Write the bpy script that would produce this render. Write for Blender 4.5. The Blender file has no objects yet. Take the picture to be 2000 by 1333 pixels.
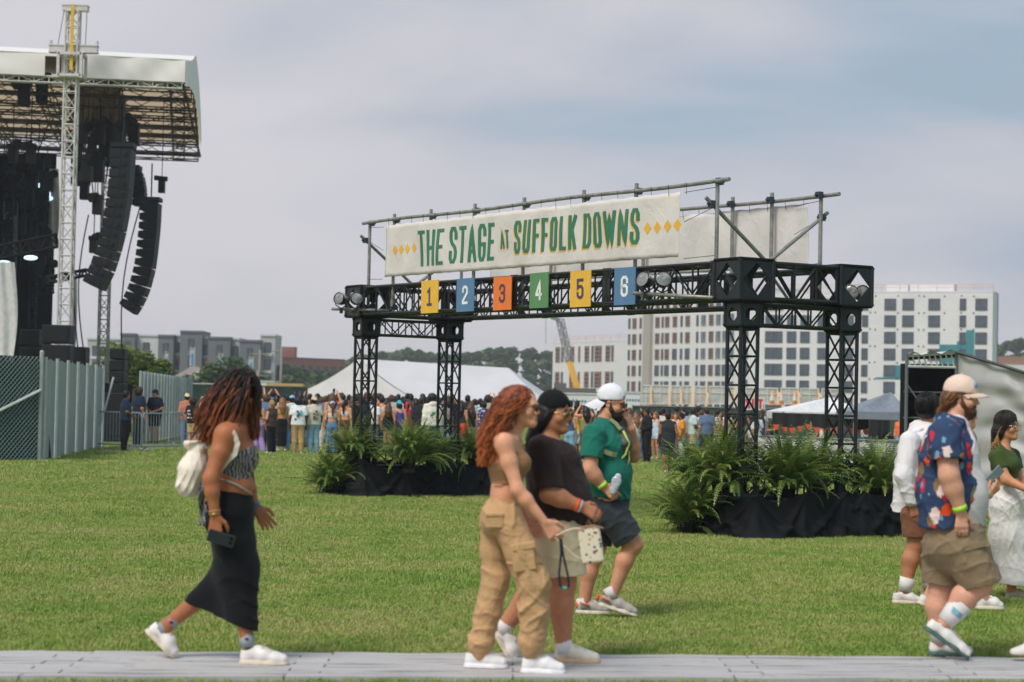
import bpy, math, random
import numpy as np
from mathutils import Vector, Matrix
V = Vector; rad = math.radians
RN = random.Random(11)
sc = bpy.context.scene
col = sc.collection
# ---------------------------------------------------------------- camera, sky, sun
FPX, PIT, ROLL, CAMZ = 3889.0, rad(1.783), rad(1.2), 1.55
CAM = V((0, 0, CAMZ))
_fw = V((0, math.cos(PIT), math.sin(PIT)))
_r0, _u0 = V((1, 0, 0)), V((0, -math.sin(PIT), math.cos(PIT)))
_rt = _r0*math.cos(ROLL) + _u0*math.sin(ROLL)
_up = -_r0*math.sin(ROLL) + _u0*math.cos(ROLL)
cd = bpy.data.cameras.new('camera'); co = bpy.data.objects.new('camera', cd); col.objects.link(co)
cd.lens = 70.0; cd.sensor_width = 36.0; cd.clip_end = 6000; cd.clip_start = .1
M = Matrix((_rt, _up, -_fw)).transposed().to_4x4(); M.translation = CAM
co.matrix_world = M
cd.dof.use_dof = True; cd.dof.focus_distance = 24.0; cd.dof.aperture_fstop = 2.8
sc.camera = co
w = bpy.data.worlds.new('World'); sc.world = w; w.use_nodes = True
SUN_EL, SUN_AZ = rad(52), rad(215)     # azimuth clockwise from +Y: behind the camera, to its left
def world_nodes():
    nt = w.node_tree; N = nt.nodes; L = nt.links; N.clear()
    out = N.new('ShaderNodeOutputWorld'); bg = N.new('ShaderNodeBackground'); bg.inputs['Strength'].default_value = .1
    sky = N.new('ShaderNodeTexSky'); sky.sky_type = 'NISHITA'; sky.sun_disc = False
    sky.sun_elevation = SUN_EL; sky.sun_rotation = SUN_AZ; sky.dust_density = 3
    tc = N.new('ShaderNodeTexCoord')
    mp = N.new('ShaderNodeMapping'); mp.inputs['Scale'].default_value = (2.0, 2.0, 7.5)
    mp.inputs['Rotation'].default_value = (0, rad(5), 0)
    n1 = N.new('ShaderNodeTexNoise'); n1.inputs['Scale'].default_value = 2.1; n1.inputs['Detail'].default_value = 5; n1.inputs['Roughness'].default_value = .45
    n1.inputs['Distortion'].default_value = .35
    L.new(tc.outputs['Generated'], mp.inputs['Vector']); L.new(mp.outputs['Vector'], n1.inputs['Vector'])
    sp = N.new('ShaderNodeSeparateXYZ'); L.new(tc.outputs['Generated'], sp.inputs[0])
    # the clouds thin and turn bluer towards the upper right
    m1 = N.new('ShaderNodeMath'); m1.operation = 'MULTIPLY_ADD'; m1.inputs[1].default_value = .62; m1.inputs[2].default_value = -.0
    m2 = N.new('ShaderNodeMath'); m2.operation = 'MULTIPLY_ADD'; m2.inputs[1].default_value = .95
    L.new(sp.outputs['X'], m1.inputs[0]); L.new(sp.outputs['Z'], m2.inputs[0]); L.new(m1.outputs[0], m2.inputs[2])
    m3 = N.new('ShaderNodeMath'); m3.operation = 'ADD'; L.new(n1.outputs['Fac'], m3.inputs[0]); L.new(m2.outputs[0], m3.inputs[1])
    cr = N.new('ShaderNodeValToRGB'); L.new(m3.outputs[0], cr.inputs['Fac'])
    e = cr.color_ramp.elements
    e[0].position = .5; e[0].color = (.635, .615, .66, 1)
    e[1].position = .95; e[1].color = (.345, .44, .54, 1)
    k = e.new(.68); k.color = (.575, .565, .62, 1)
    k = e.new(.80); k.color = (.475, .505, .58, 1)
    mul = N.new('ShaderNodeMix'); mul.data_type = 'RGBA'; mul.blend_type = 'MULTIPLY'; mul.inputs[0].default_value = 1
    L.new(cr.outputs['Color'], mul.inputs[6]); mul.inputs[7].default_value = (10.85, 10.95, 10.9, 1)
    mx = N.new('ShaderNodeMix'); mx.data_type = 'RGBA'; mx.inputs[0].default_value = .94
    L.new(sky.outputs['Color'], mx.inputs[6]); L.new(mul.outputs[2], mx.inputs[7])
    L.new(mx.outputs[2], bg.inputs['Color']); L.new(bg.outputs[0], out.inputs['Surface'])
world_nodes()
sd = bpy.data.lights.new('sun', 'SUN'); so = bpy.data.objects.new('sun', sd); col.objects.link(so)
sd.energy = 2.6; sd.angle = rad(22); sd.color = (1, .95, .87)
_sv = V((math.sin(SUN_AZ)*math.cos(SUN_EL), math.cos(SUN_AZ)*math.cos(SUN_EL), math.sin(SUN_EL)))
so.rotation_euler = _sv.to_track_quat('Z', 'Y').to_euler()
sc.view_settings.view_transform = 'Standard'; sc.view_settings.look = 'None'
sc.view_settings.exposure = 0; sc.view_settings.gamma = 1
sc.render.engine = 'CYCLES'; sc.cycles.use_denoising = True
sc.cycles.max_bounces = 6; sc.cycles.transparent_max_bounces = 12; sc.cycles.caustics_reflective = False; sc.cycles.caustics_refractive = False
# ---------------------------------------------------------------- pixel <-> place (photo pixels, 2000 x 1333)
def ray(px, py):
    d = _fw*FPX + _rt*(px - 1000) + _up*(666.5 - py)
    return d/d.y
def P(px, py, D): return CAM + ray(px, py)*D
def ss(t, a, b):
    t = min(1, max(0, (t - a)/(b - a))); return t*t*(3 - 2*t)
def gz(x, y): return -.22*ss(x, 0, 5)*ss(y, 28, 48)
def G(px, py):
    r = ray(px, py); z = 0
    for _ in range(8):
        D = (z - CAMZ)/r.z; z = gz(r.x*D, D)
    return CAM + r*D
def X_at(px, D, z):          # the point at depth D and height z seen in pixel column px
    p = P(px, 780, D)
    for _ in range(4):
        q = p - CAM; yy = 666.5 - FPX*(V((q.x, q.y, z - CAMZ)).dot(_up)/V((q.x, q.y, z - CAMZ)).dot(_fw)); p = P(px, yy, D)
    return V((p.x, p.y, z))
# ---------------------------------------------------------------- objects
ORG = {}
def tag(o, label=None, cat=None, group=None, kind=None):
    if label: o['label'] = label
    if cat: o['category'] = cat
    if group: o['group'] = group
    if kind: o['kind'] = kind
    return o
def thing(name, label, cat, loc=(0, 0, 0), group=None):
    o = bpy.data.objects.new(name, None); col.objects.link(o); o.location = loc; o.empty_display_size = .1
    ORG[o] = V(loc); return tag(o, label, cat, group)
def link_mesh(name, me, mat, parent=None, smooth=False, loc=None):
    o = bpy.data.objects.new(name, me); col.objects.link(o)
    if mat is not None and not me.materials:
        for m in (mat if isinstance(mat, (list, tuple)) else [mat]): me.materials.append(m)
    if smooth: me.polygons.foreach_set('use_smooth', np.ones(len(me.polygons), bool))
    if parent is not None: o.parent = parent; ORG[o] = ORG[parent]
    elif loc is not None: o.location = loc; ORG[o] = V(loc)
    else: ORG[o] = V((0, 0, 0))
    return o
def np_mesh(name, v, f, nv=4):
    me = bpy.data.meshes.new(name); v = np.asarray(v, np.float32); f = np.asarray(f, np.int32)
    me.vertices.add(len(v)); me.vertices.foreach_set('co', v.ravel())
    me.loops.add(f.size); me.loops.foreach_set('vertex_index', f.ravel())
    me.polygons.add(len(f)); me.polygons.foreach_set('loop_start', np.arange(0, f.size, nv, dtype=np.int32))
    me.update(calc_edges=True); me.validate(); return me
def copy_thing(o, loc, rz=0, label=None, parent=None):
    c = o.copy(); col.objects.link(c); c.parent = parent
    if parent is None:
        c.location = loc; c.rotation_euler = (0, 0, rz); ORG[c] = V(loc)
        if label: c['label'] = label
    for ch in list(o.children): copy_thing(ch, None, 0, None, c)
    return c
Z = V((0, 0, 1))
def frame(d):
    d = V(d).normalized(); a = V((0, 0, 1)) if abs(d.z) < .95 else V((1, 0, 0))
    u = d.cross(a).normalized(); return d, u, u.cross(d)
class MB:
    def __init__(s): s.v = []; s.f = []; s.mi = []; s.m = 0
    def _add(s, vs, fs):
        b = len(s.v); s.v.extend(tuple(p) for p in vs); s.f.extend(tuple(i + b for i in f) for f in fs); s.mi.extend([s.m]*len(fs))
    def box(s, c, size, ax=None):
        c = V(c); ax = ax or (V((1, 0, 0)), V((0, 1, 0)), V((0, 0, 1)))
        e = [V(ax[i])*size[i]*.5 for i in range(3)]
        vs = [c + e[0]*a + e[1]*b + e[2]*k for a in (-1, 1) for b in (-1, 1) for k in (-1, 1)]
        s._add(vs, [(0, 1, 3, 2), (4, 6, 7, 5), (0, 4, 5, 1), (2, 3, 7, 6), (0, 2, 6, 4), (1, 5, 7, 3)]); return s
    def bar(s, a, b, w, h=None, up=None):
        a, b = V(a), V(b); d = (b - a); L = d.length; d = d/L
        if up is None: d, u, n = frame(d)
        else: u = d.cross(V(up)).normalized(); n = u.cross(d)
        return s.box((a + b)/2, (L, w, h or w), (d, u, n))
    def tube(s, a, b, r, n=6, r2=None, cap=True):
        a, b = V(a), V(b); d, u, k = frame(b - a); r2 = r if r2 is None else r2
        vs = [p + (u*math.cos(t) + k*math.sin(t))*q for p, q in ((a, r), (b, r2)) for t in [2*math.pi*i/n for i in range(n)]]
        fs = [(i, (i + 1) % n, n + (i + 1) % n, n + i) for i in range(n)]
        if cap: fs += [tuple(range(n - 1, -1, -1)), tuple(range(n, 2*n))]
        s._add(vs, fs); return s
    def path(s, pts, rs, n=6, cap=True):
        pts = [V(p) for p in pts]; m = len(pts)
        if not isinstance(rs, (list, tuple)): rs = [rs]*m
        vs = []; pu = None
        for i, p in enumerate(pts):
            d = (pts[min(i + 1, m - 1)] - pts[max(i - 1, 0)]).normalized()
            if pu is None: _, u, k = frame(d)
            else: u = (pu - d*pu.dot(d)).normalized(); k = u.cross(d)
            pu = u
            vs += [p + (u*math.cos(2*math.pi*j/n) + k*math.sin(2*math.pi*j/n))*rs[i] for j in range(n)]
        fs = [(i*n + j, i*n + (j + 1) % n, (i + 1)*n + (j + 1) % n, (i + 1)*n + j) for i in range(m - 1) for j in range(n)]
        if cap: fs += [tuple(range(n - 1, -1, -1)), tuple(range((m - 1)*n, m*n))]
        s._add(vs, fs); return s
    def poly(s, pts): s._add(pts, [tuple(range(len(pts)))]); return s
    def prism(s, pts, d):
        n = len(pts); pts = [V(p) for p in pts]; d = V(d)
        s._add(pts + [p + d for p in pts], [tuple(range(n - 1, -1, -1)), tuple(range(n, 2*n))] + [(i, (i + 1) % n, n + (i + 1) % n, n + i) for i in range(n)]); return s
    def grid(s, fn, nu, nv):
        vs = [fn(i/nu, j/nv) for i in range(nu + 1) for j in range(nv + 1)]; q = nv + 1
        s._add(vs, [(i*q + j, (i + 1)*q + j, (i + 1)*q + j + 1, i*q + j + 1) for i in range(nu) for j in range(nv)]); return s
    def ball(s, c, r, n=8, m=6, ax=None):
        c = V(c); r = r if isinstance(r, (tuple, list)) else (r, r, r); ax = ax or (V((1, 0, 0)), V((0, 1, 0)), V((0, 0, 1)))
        ax = [V(a) for a in ax]; vs = []
        for i in range(m + 1):
            th = math.pi*i/m
            for j in range(n):
                ph = 2*math.pi*j/n
                vs.append(c + ax[0]*r[0]*math.sin(th)*math.cos(ph) + ax[1]*r[1]*math.sin(th)*math.sin(ph) + ax[2]*r[2]*math.cos(th))
        s._add(vs, [(i*n + j, (i + 1)*n + j, (i + 1)*n + (j + 1) % n, i*n + (j + 1) % n) for i in range(m) for j in range(n)]); return s
    def plate(s, c, a, b, w, h, hole, t):   # square plate with an eight-sided or four-sided hole, axes a, b
        c, a, b = V(c), V(a), V(b); n = a.cross(b).normalized()*t
        k = len(hole); outer = []
        for (x, y) in hole:
            q = max(abs(x)/(w/2), abs(y)/(h/2)); outer.append((x/q, y/q))
        # make sure the corners are met
        def pt(x, y, o): return c + a*x + b*y + o
        pts = []
        for i in range(k):
            j = (i + 1) % k; ring = [outer[i]]
            # corner between
            ca = (outer[i], outer[j])
            if abs(abs(ca[0][0]) - w/2) < 1e-6 and abs(abs(ca[1][1]) - h/2) < 1e-6: ring.append((ca[0][0], ca[1][1]))
            elif abs(abs(ca[0][1]) - h/2) < 1e-6 and abs(abs(ca[1][0]) - w/2) < 1e-6: ring.append((ca[1][0], ca[0][1]))
            ring.append(outer[j])
            loop = ring + [hole[j], hole[i]]
            s.prism([pt(x, y, -n*.5) for x, y in loop], n)
        return s
    def build(s, name, mat, parent=None, smooth=False, loc=None):
        me = bpy.data.meshes.new(name)
        o = ORG[parent] if parent is not None else (V(loc) if loc is not None else V((0, 0, 0)))
        me.from_pydata([(p[0] - o.x, p[1] - o.y, p[2] - o.z) for p in s.v], [], s.f)
        if isinstance(mat, (list, tuple)): me.polygons.foreach_set('material_index', s.mi)
        return link_mesh(name, me, mat, parent, smooth, loc)
# ---------------------------------------------------------------- materials
def s2l(c): return tuple(((x/255)/12.92 if x/255 <= .04045 else ((x/255 + .055)/1.055)**2.4) for x in c)
def C(r, g, b, k=1.0): return tuple(min(.9, x*k) for x in s2l((r, g, b)))
MATS = {}
class NT:
    def __init__(s, name):
        s.m = bpy.data.materials.new(name); s.m.use_nodes = True; s.t = s.m.node_tree; s.N = s.t.nodes; s.L = s.t.links
        s.b = s.N['Principled BSDF']; s.out = s.N['Material Output']; s._c = None
    def n(s, t, **kw):
        o = s.N.new(t)
        for k, v in kw.items():
            if k in o.inputs: o.inputs[k].default_value = v
            else: setattr(o, k, v)
        return o
    def co(s, kind='Object', scale=(1, 1, 1), rot=(0, 0, 0)):
        tc = s.n('ShaderNodeTexCoord'); mp = s.n('ShaderNodeMapping'); mp.inputs['Scale'].default_value = scale; mp.inputs['Rotation'].default_value = rot
        s.L.new(tc.outputs[kind], mp.inputs[0]); return mp.outputs[0]
    def noise(s, scale, detail=3, rough=.5, vec=None, dist=0):
        o = s.n('ShaderNodeTexNoise'); o.inputs['Scale'].default_value = scale; o.inputs['Detail'].default_value = detail; o.inputs['Roughness'].default_value = rough
        o.inputs['Distortion'].default_value = dist
        s.L.new(vec if vec is not None else s.co(), o.inputs['Vector']); return o.outputs['Fac']
    def ramp(s, fac, stops, interp='LINEAR'):
        r = s.n('ShaderNodeValToRGB'); s.L.new(fac, r.inputs['Fac']); e = r.color_ramp.elements; r.color_ramp.interpolation = interp
        while len(e) > 1: e.remove(e[-1])
        for i, (p, c) in enumerate(stops):
            c = tuple(c) + (1,) if len(c) == 3 else c
            if i == 0: e[0].position = p; e[0].color = c
            else: k = e.new(p); k.color = c
        return r.outputs['Color']
    def mix(s, fac, a, b, mode='MIX'):
        m = s.n('ShaderNodeMix', data_type='RGBA', blend_type=mode)
        for i, x in ((0, fac), (6, a), (7, b)):
            if hasattr(x, 'links'): s.L.new(x, m.inputs[i])
            elif i == 0: m.inputs[0].default_value = x
            else: m.inputs[i].default_value = tuple(x) + (1,) if len(x) == 3 else x
        return m.outputs[2]
    def math(s, op, a, b=0.):
        m = s.n('ShaderNodeMath', operation=op)
        for i, x in ((0, a), (1, b)):
            if hasattr(x, 'links'): s.L.new(x, m.inputs[i])
            else: m.inputs[i].default_value = x
        return m.outputs[0]
    def color(s, c):
        if hasattr(c, 'links'): s.L.new(c, s.b.inputs['Base Color'])
        else: s.b.inputs['Base Color'].default_value = tuple(c) + (1,)
    def bump(s, h, strength=.3, dist=.01):
        b = s.n('ShaderNodeBump'); b.inputs['Strength'].default_value = strength; b.inputs['Distance'].default_value = dist
        s.L.new(h, b.inputs['Height']); s.L.new(b.outputs[0], s.b.inputs['Normal'])
    def set(s, **kw):
        for k, v in kw.items(): s.b.inputs[k.replace('_', ' ')].default_value = v
        return s
def var(c, k): return tuple(min(.95, x*k) for x in c)
def plain(name, c, rough=.6, metal=0, var_=.12, scale=6, bump=0, bs=40, spec=.5):
    key = (name, tuple(round(x, 4) for x in c))
    if key in MATS: return MATS[key]
    t = NT(name); n = t.noise(scale, 4)
    t.color(t.ramp(n, [(.3, var(c, 1 - var_)), (.7, var(c, 1 + var_))]))
    t.set(Roughness=rough, Metallic=metal, Specular_IOR_Level=spec)
    if bump: t.bump(t.noise(bs, 3), bump)
    MATS[key] = t.m; return t.m
def fabric(name, c, var_=.1, rough=.9, fold=.35):
    key = (name, tuple(round(x, 4) for x in c), fold)
    if key in MATS: return MATS[key]
    t = NT(name); n = t.noise(9, 4)
    t.color(t.ramp(n, [(.3, var(c, 1 - var_)), (.7, var(c, 1 + var_))]))
    t.set(Roughness=rough, Specular_IOR_Level=.25)
    t.b.inputs['Sheen Weight'].default_value = .06
    if fold:
        f = t.noise(11, 3, .5, t.co(scale=(1, 1, .6)), 1.2); g = t.noise(160, 2); h = t.noise(34, 3, .55, t.co(scale=(1, 1, 1.7), rot=(.3, .5, .2)), 2.2)
        t.bump(t.math('ADD', t.math('ADD', f, t.math('MULTIPLY', h, .3)), t.math('MULTIPLY', g, .06)), fold, .03)
    MATS[key] = t.m; return t.m
def skin(name, c):
    key = (name,)
    if key in MATS: return MATS[key]
    t = NT(name); n = t.noise(7, 5, .6); m = t.noise(60, 3, .6)
    a = t.ramp(n, [(.3, var(c, .88)), (.7, (min(1, c[0]*1.1), c[1]*1.05, c[2]*1.02))])
    t.color(t.mix(.2, a, t.ramp(m, [(.35, var(c, .6)), (.65, var(c, 1.25))])))
    t.set(Roughness=.55, Specular_IOR_Level=.35)
    t.b.inputs['Subsurface Weight'].default_value = .12; t.b.inputs['Subsurface Radius'].default_value = (.012, .005, .003); t.b.inputs['Subsurface Scale'].default_value = 1
    t.bump(t.noise(220, 2), .08, .004)
    MATS[key] = t.m; return t.m
def hairmat(name, a, b, rough=.42):      # strand colour varies by the strand attribute and along the hair
    t = NT(name); at = t.n('ShaderNodeAttribute'); at.attribute_name = 'strand'
    n = t.noise(26, 4, .6, t.co(scale=(1, 1, .25)))
    f = t.math('ADD', t.math('MULTIPLY', n, .8), t.math('MULTIPLY', at.outputs['Fac'], .6))
    t.color(t.ramp(f, [(.25, a), (.8, b)])); t.set(Roughness=rough, Specular_IOR_Level=.35)
    t.bump(t.noise(90, 3, .6, t.co(scale=(1, 1, .15))), .5, .01); return t.m
BLACK = C(20, 24, 28)
# ---------------------------------------------------------------- bodies and clothes grown as one smooth surface
class SDF:
    def __init__(s, lo, hi, h):
        s.lo = np.array(lo, np.float32); s.h = h
        s.n = np.maximum(4, np.ceil((np.array(hi) - s.lo)/h).astype(int) + 1)
        s.F = np.full(s.n, .3, np.float32)
    def sub(s, lo, hi):
        a = np.clip(np.floor((np.array(lo) - s.lo)/s.h).astype(int), 0, s.n); b = np.clip(np.ceil((np.array(hi) - s.lo)/s.h).astype(int) + 1, 0, s.n)
        if np.any(b <= a): return None
        X, Y, Zc = [((np.arange(a[i], b[i])*s.h + s.lo[i]).astype(np.float32)) for i in range(3)]
        return (slice(a[0], b[0]), slice(a[1], b[1]), slice(a[2], b[2])), X[:, None, None], Y[None, :, None], Zc[None, None, :]
    def put(s, sl, d, k, op):
        F = s.F[sl]
        if op == 'c': d = -d
        if k <= 0: s.F[sl] = np.minimum(F, d) if op == 'u' else np.maximum(F, d); return
        h = np.maximum(k - np.abs(F - d), 0)/k
        s.F[sl] = np.minimum(F, d) - h*h*k*.25 if op == 'u' else np.maximum(F, d) + h*h*k*.25
    def cap(s, a, b, ra, rb=None, k=.03, lat=None, su=1., op='u', flat=(0, 0)):
        a, b = V(a), V(b); rb = ra if rb is None else rb; R = max(ra, rb)*max(su, 1) + k + .02
        q = s.sub([min(a[i], b[i]) - R for i in range(3)], [max(a[i], b[i]) + R for i in range(3)])
        if q is None: return s
        sl, X, Y, Zc = q; e = b - a; L2 = max(e.length_squared, 1e-9); L = math.sqrt(L2)
        x, y, z = X - a.x, Y - a.y, Zc - a.z
        tr = (x*e.x + y*e.y + z*e.z)/L2; t = np.clip(tr, 0, 1)
        dx, dy, dz = x - t*e.x, y - t*e.y, z - t*e.z
        if flat[0] or flat[1]:
            tt = tr.copy()
            if not flat[0]: tt = np.maximum(tt, 0)*(tr > 0) + 0*tt
            tq = np.where((tr < 0) & bool(flat[0]), tr, t); tq = np.where((tr > 1) & bool(flat[1]), tr, tq)
            dx, dy, dz = x - tq*e.x, y - tq*e.y, z - tq*e.z
        d2 = dx*dx + dy*dy + dz*dz
        if lat is not None and su != 1.:
            l = V(lat).normalized(); dl = dx*l.x + dy*l.y + dz*l.z
            d2 = d2 - dl*dl + (dl/su)**2
        d = np.sqrt(np.maximum(d2, 0)) - (ra + (rb - ra)*t)
        if flat[0]: d = np.maximum(d, -tr*L)
        if flat[1]: d = np.maximum(d, (tr - 1)*L)
        s.put(sl, d.astype(np.float32), k, op); return s
    def chain(s, pts, rs, k=.03, lat=None, su=1., **kw):
        sus = su if isinstance(su, (list, tuple)) else [su]*len(pts)
        for i in range(len(pts) - 1):
            s.cap(pts[i], pts[i + 1], rs[i], rs[i + 1], k, lat, (sus[i] + sus[i + 1])/2, **kw)
        return s
    def ell(s, c, r, ax=None, k=.03, op='u'):
        c = V(c); R = max(r) + k + .02
        q = s.sub([c[i] - R for i in range(3)], [c[i] + R for i in range(3)])
        if q is None: return s
        sl, X, Y, Zc = q; x, y, z = X - c.x, Y - c.y, Zc - c.z
        if ax is None: u, v, w_ = x, y, z
        else: u, v, w_ = [x*a[0] + y*a[1] + z*a[2] for a in ax]
        k0 = np.sqrt((u/r[0])**2 + (v/r[1])**2 + (w_/r[2])**2); k1 = np.sqrt((u/r[0]**2)**2 + (v/r[1]**2)**2 + (w_/r[2]**2)**2)
        d = k0*(k0 - 1)/np.maximum(k1, 1e-6); s.put(sl, d.astype(np.float32), k, op); return s
    def cut(s, p, n, k=0.):            # keep the side n points away from
        p, n = V(p), V(n).normalized(); sl, X, Y, Zc = s.sub(s.lo, s.lo + s.n*s.h)
        s.put(sl, (((X - p.x)*n.x + (Y - p.y)*n.y + (Zc - p.z)*n.z)*-1).astype(np.float32), k, 'c'); return s
    def fold(s, amp, fr, d, seed=0, lo=None, hi=None):    # cloth creases: narrow wandering ridges across direction d
        q = s.sub(lo if lo is not None else s.lo, hi if hi is not None else s.lo + s.n*s.h)
        if q is None: return s
        sl, X, Y, Zc = q; d = V(d).normalized(); r = random.Random(seed)
        for k in range(3):
            e = (d + V((r.uniform(-.55, .55), r.uniform(-.3, .3), r.uniform(-.55, .55)))).normalized(); ph = [r.uniform(0, 6.3) for _ in range(8)]; f = fr*r.uniform(.6, 1.25)
            wx = 1.5*np.sin(X*7 + Zc*3 + ph[0]) + 1.2*np.sin(Zc*9 - X*4 + ph[1]) + .9*np.sin(Y*10 + Zc*5 + ph[2]) + .5*np.sin(X*19 + Zc*13 + ph[6])
            a = np.sin((X*e.x + Y*e.y + Zc*e.z)*f + wx + ph[3]); rg = (1 - np.abs(a))**2.2
            en = np.clip(.25 + .8*np.sin(X*8 + Zc*6 + ph[4])*np.sin(Zc*9 - Y*7 + X*3 + ph[5]), 0, 1)
            s.F[sl] -= (amp*1.25*rg*en).astype(np.float32)
            s.F[sl] += (amp*.25*np.sin(X*11 + Zc*13 + Y*9 + ph[7])).astype(np.float32)
        return s
    def bumpy(s, amp, fr, seed=0):
        sl, X, Y, Zc = s.sub(s.lo, s.lo + s.n*s.h); r = random.Random(seed); ph = [r.uniform(0, 6.3) for _ in range(6)]
        a = np.sin(X*fr + ph[0] + 1.3*np.sin(Zc*fr*.6))*np.sin(Y*fr*1.1 + ph[1])*np.sin(Zc*fr*.9 + ph[2] + np.sin(X*fr*.7))
        b = np.sin(X*fr*2.1 + ph[3])*np.sin(Y*fr*2.3 + ph[4])*np.sin(Zc*fr*2. + ph[5])
        s.F += (amp*(a + .5*b)).astype(np.float32); return s
    def mesh(s, name='m'):
        F = s.F; F[0] = F[-1] = .3; F[:, 0] = F[:, -1] = .3; F[:, :, 0] = F[:, :, -1] = .3
        I = F < 0; nx, ny, nz = F.shape
        cnt = np.zeros((nx - 1, ny - 1, nz - 1), np.int8)
        for a in (0, 1):
            for b in (0, 1):
                for c in (0, 1): cnt += I[a:nx - 1 + a, b:ny - 1 + b, c:nz - 1 + c]
        act = (cnt > 0) & (cnt < 8); ii, jj, kk = np.nonzero(act)
        idx = np.full(act.shape, -1, np.int32); idx[ii, jj, kk] = np.arange(len(ii))
        acc = np.zeros((len(ii), 3), np.float32); num = np.zeros(len(ii), np.float32)
        cs = [(a, b, c) for a in (0, 1) for b in (0, 1) for c in (0, 1)]
        val = {q: F[ii + q[0], jj + q[1], kk + q[2]] for q in cs}
        for q in cs:
            for ax in range(3):
                if q[ax]: continue
                p = list(q); p[ax] = 1; p = tuple(p); f0, f1 = val[q], val[p]
                m = (f0 < 0) != (f1 < 0); t = np.where(m, f0/np.where(m, f0 - f1, 1), 0)
                pos = np.array(q, np.float32)[None, :].repeat(len(ii), 0); pos[:, ax] += t
                acc += pos*m[:, None]; num += m
        vs = (np.stack([ii, jj, kk], 1) + acc/num[:, None])*s.h + s.lo
        fs = []
        for ax in range(3):
            sl0 = [slice(1, -1)]*3; sl0[ax] = slice(0, -1); sl1 = list(sl0); sl1[ax] = slice(1, None)
            a, b = I[tuple(sl0)], I[tuple(sl1)]; d = np.nonzero(a != b); fl = a[d]
            p = [d[i] + (0 if i == ax else 1) for i in range(3)]; o1, o2 = [(1, 2), (2, 0), (0, 1)][ax]
            def cell(u, v):
                q = [p[0].copy(), p[1].copy(), p[2].copy()]; q[o1] = q[o1] - u; q[o2] = q[o2] - v; return idx[q[0], q[1], q[2]]
            Q = np.stack([cell(1, 1), cell(0, 1), cell(0, 0), cell(1, 0)], 1); Q[~fl] = Q[~fl][:, ::-1]; fs.append(Q)
        return np_mesh(name, vs, np.concatenate(fs))
def lerp(a, b, t): return V(a)*(1 - t) + V(b)*t
def limb(s, pts, rs, k=.03): return s.chain(pts, rs, k)
def head_axes(fw, tilt=0):
    fw = V(fw).normalized(); lat = V((0, 0, 1)).cross(fw).normalized(); up = fw.cross(lat).normalized(); return fw, lat, up    # lat = the person's left
def head(s, c, fw, sc_=1., jaw=1., cheeks=1., face=True):
    fw, lat, up = head_axes(fw); c = V(c); ax = (fw, lat, up)
    def p(x, y, z): return c + fw*(x*sc_) + lat*(y*sc_) + up*(z*sc_)
    def e(x, y, z, r, k=.02, op='u'): s.ell(p(x, y, z), tuple(q*sc_ for q in r), ax, k, op)
    e(-.012, 0, .035, (.098, .077, .088)); e(.022, 0, -.03, (.07, .064*cheeks, .085), .03)
    s.cap(p(.01, .045*jaw, -.07), p(.07, .012, -.1), .026*sc_, .022*sc_, .03); s.cap(p(.01, -.045*jaw, -.07), p(.07, -.012, -.1), .026*sc_, .022*sc_, .03)
    if not face: return
    e(.078, 0, -.098, (.022, .024, .02), .02)
    s.cap(p(.083, -.032, .022), p(.083, .032, .022), .013*sc_, k=.015)
    for q in (-1, 1):
        e(.098, .033*q, .001, (.017, .02, .013), .012, 'c'); e(.058, .045*q*cheeks, -.032, (.03, .026, .026), .02)
        s.ell(p(-.008, .078*q, -.008), (.019*sc_, .008*sc_, .033*sc_), ax, .006); s.ell(p(-.004, .086*q, -.006), (.009*sc_, .006*sc_, .018*sc_), ax, .004, 'c')
        e(.099, .011*q, -.034, (.011, .009, .009), .006)
    s.cap(p(.088, 0, .012), p(.111, 0, -.028), .008*sc_, .011*sc_, .01)
    s.cap(p(.091, -.018, -.062), p(.091, .018, -.062), .008*sc_, k=.008); s.cap(p(.089, -.015, -.075), p(.089, .015, -.075), .009*sc_, k=.008)
    s.cap(p(.108, -.02, -.0685), p(.108, .02, -.0685), .006*sc_, k=.004, op='c')
def hand(s, wr, d, n, thumb, curl=.5, S=1., spread=.0, k=.006, curls=None):
    # wr wrist, d towards the knuckles, n back of the hand, thumb = +1/-1 side along d x n
    d = V(d).normalized(); n = V(n); n = (n - d*n.dot(d)).normalized(); t = d.cross(n).normalized()*thumb; wr = V(wr)
    kn = wr + d*.088*S
    for q in (-1.5, -.5, .5, 1.5):
        s.cap(wr + t*q*.011*S + d*.015*S, kn + t*q*.0205*S, .0125*S, .0115*S, .014)
    ln = {1.5: .071, .5: .08, -.5: .075, -1.5: .058}
    for i, q in enumerate((1.5, .5, -.5, -1.5)):
        cu = curls[i] if curls else curl*(1 + .18*i)
        p = kn + t*q*.0205*S; L = ln[q]*S; a = cu*.55; r = .0092*S; ds = (d + t*q*spread).normalized()
        for j, fr in enumerate((.45, .3, .25)):
            dd = ds*math.cos(a) - n*math.sin(a); p2 = p + dd*L*fr
            s.cap(p, p2, r, r*.92, k); p = p2; r *= .92; a += cu*(.9 if j == 0 else .6)
    p = wr + d*.02*S + t*.022*S - n*.004; a1 = (d*.62 + t*.72 - n*.25).normalized(); p2 = p + a1*.042*S
    s.cap(p, p2, .0155*S, .0115*S, .015); a2 = (d*.88 + t*.3 - n*.35*(.4 + curl)).normalized(); p3 = p2 + a2*.03*S
    s.cap(p2, p3, .0112*S, .0102*S, k); a3 = (d*.9 - n*.5*(.3 + curl)).normalized(); s.cap(p3, p3 + a3*.026*S, .0102*S, .0085*S, k)
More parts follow.
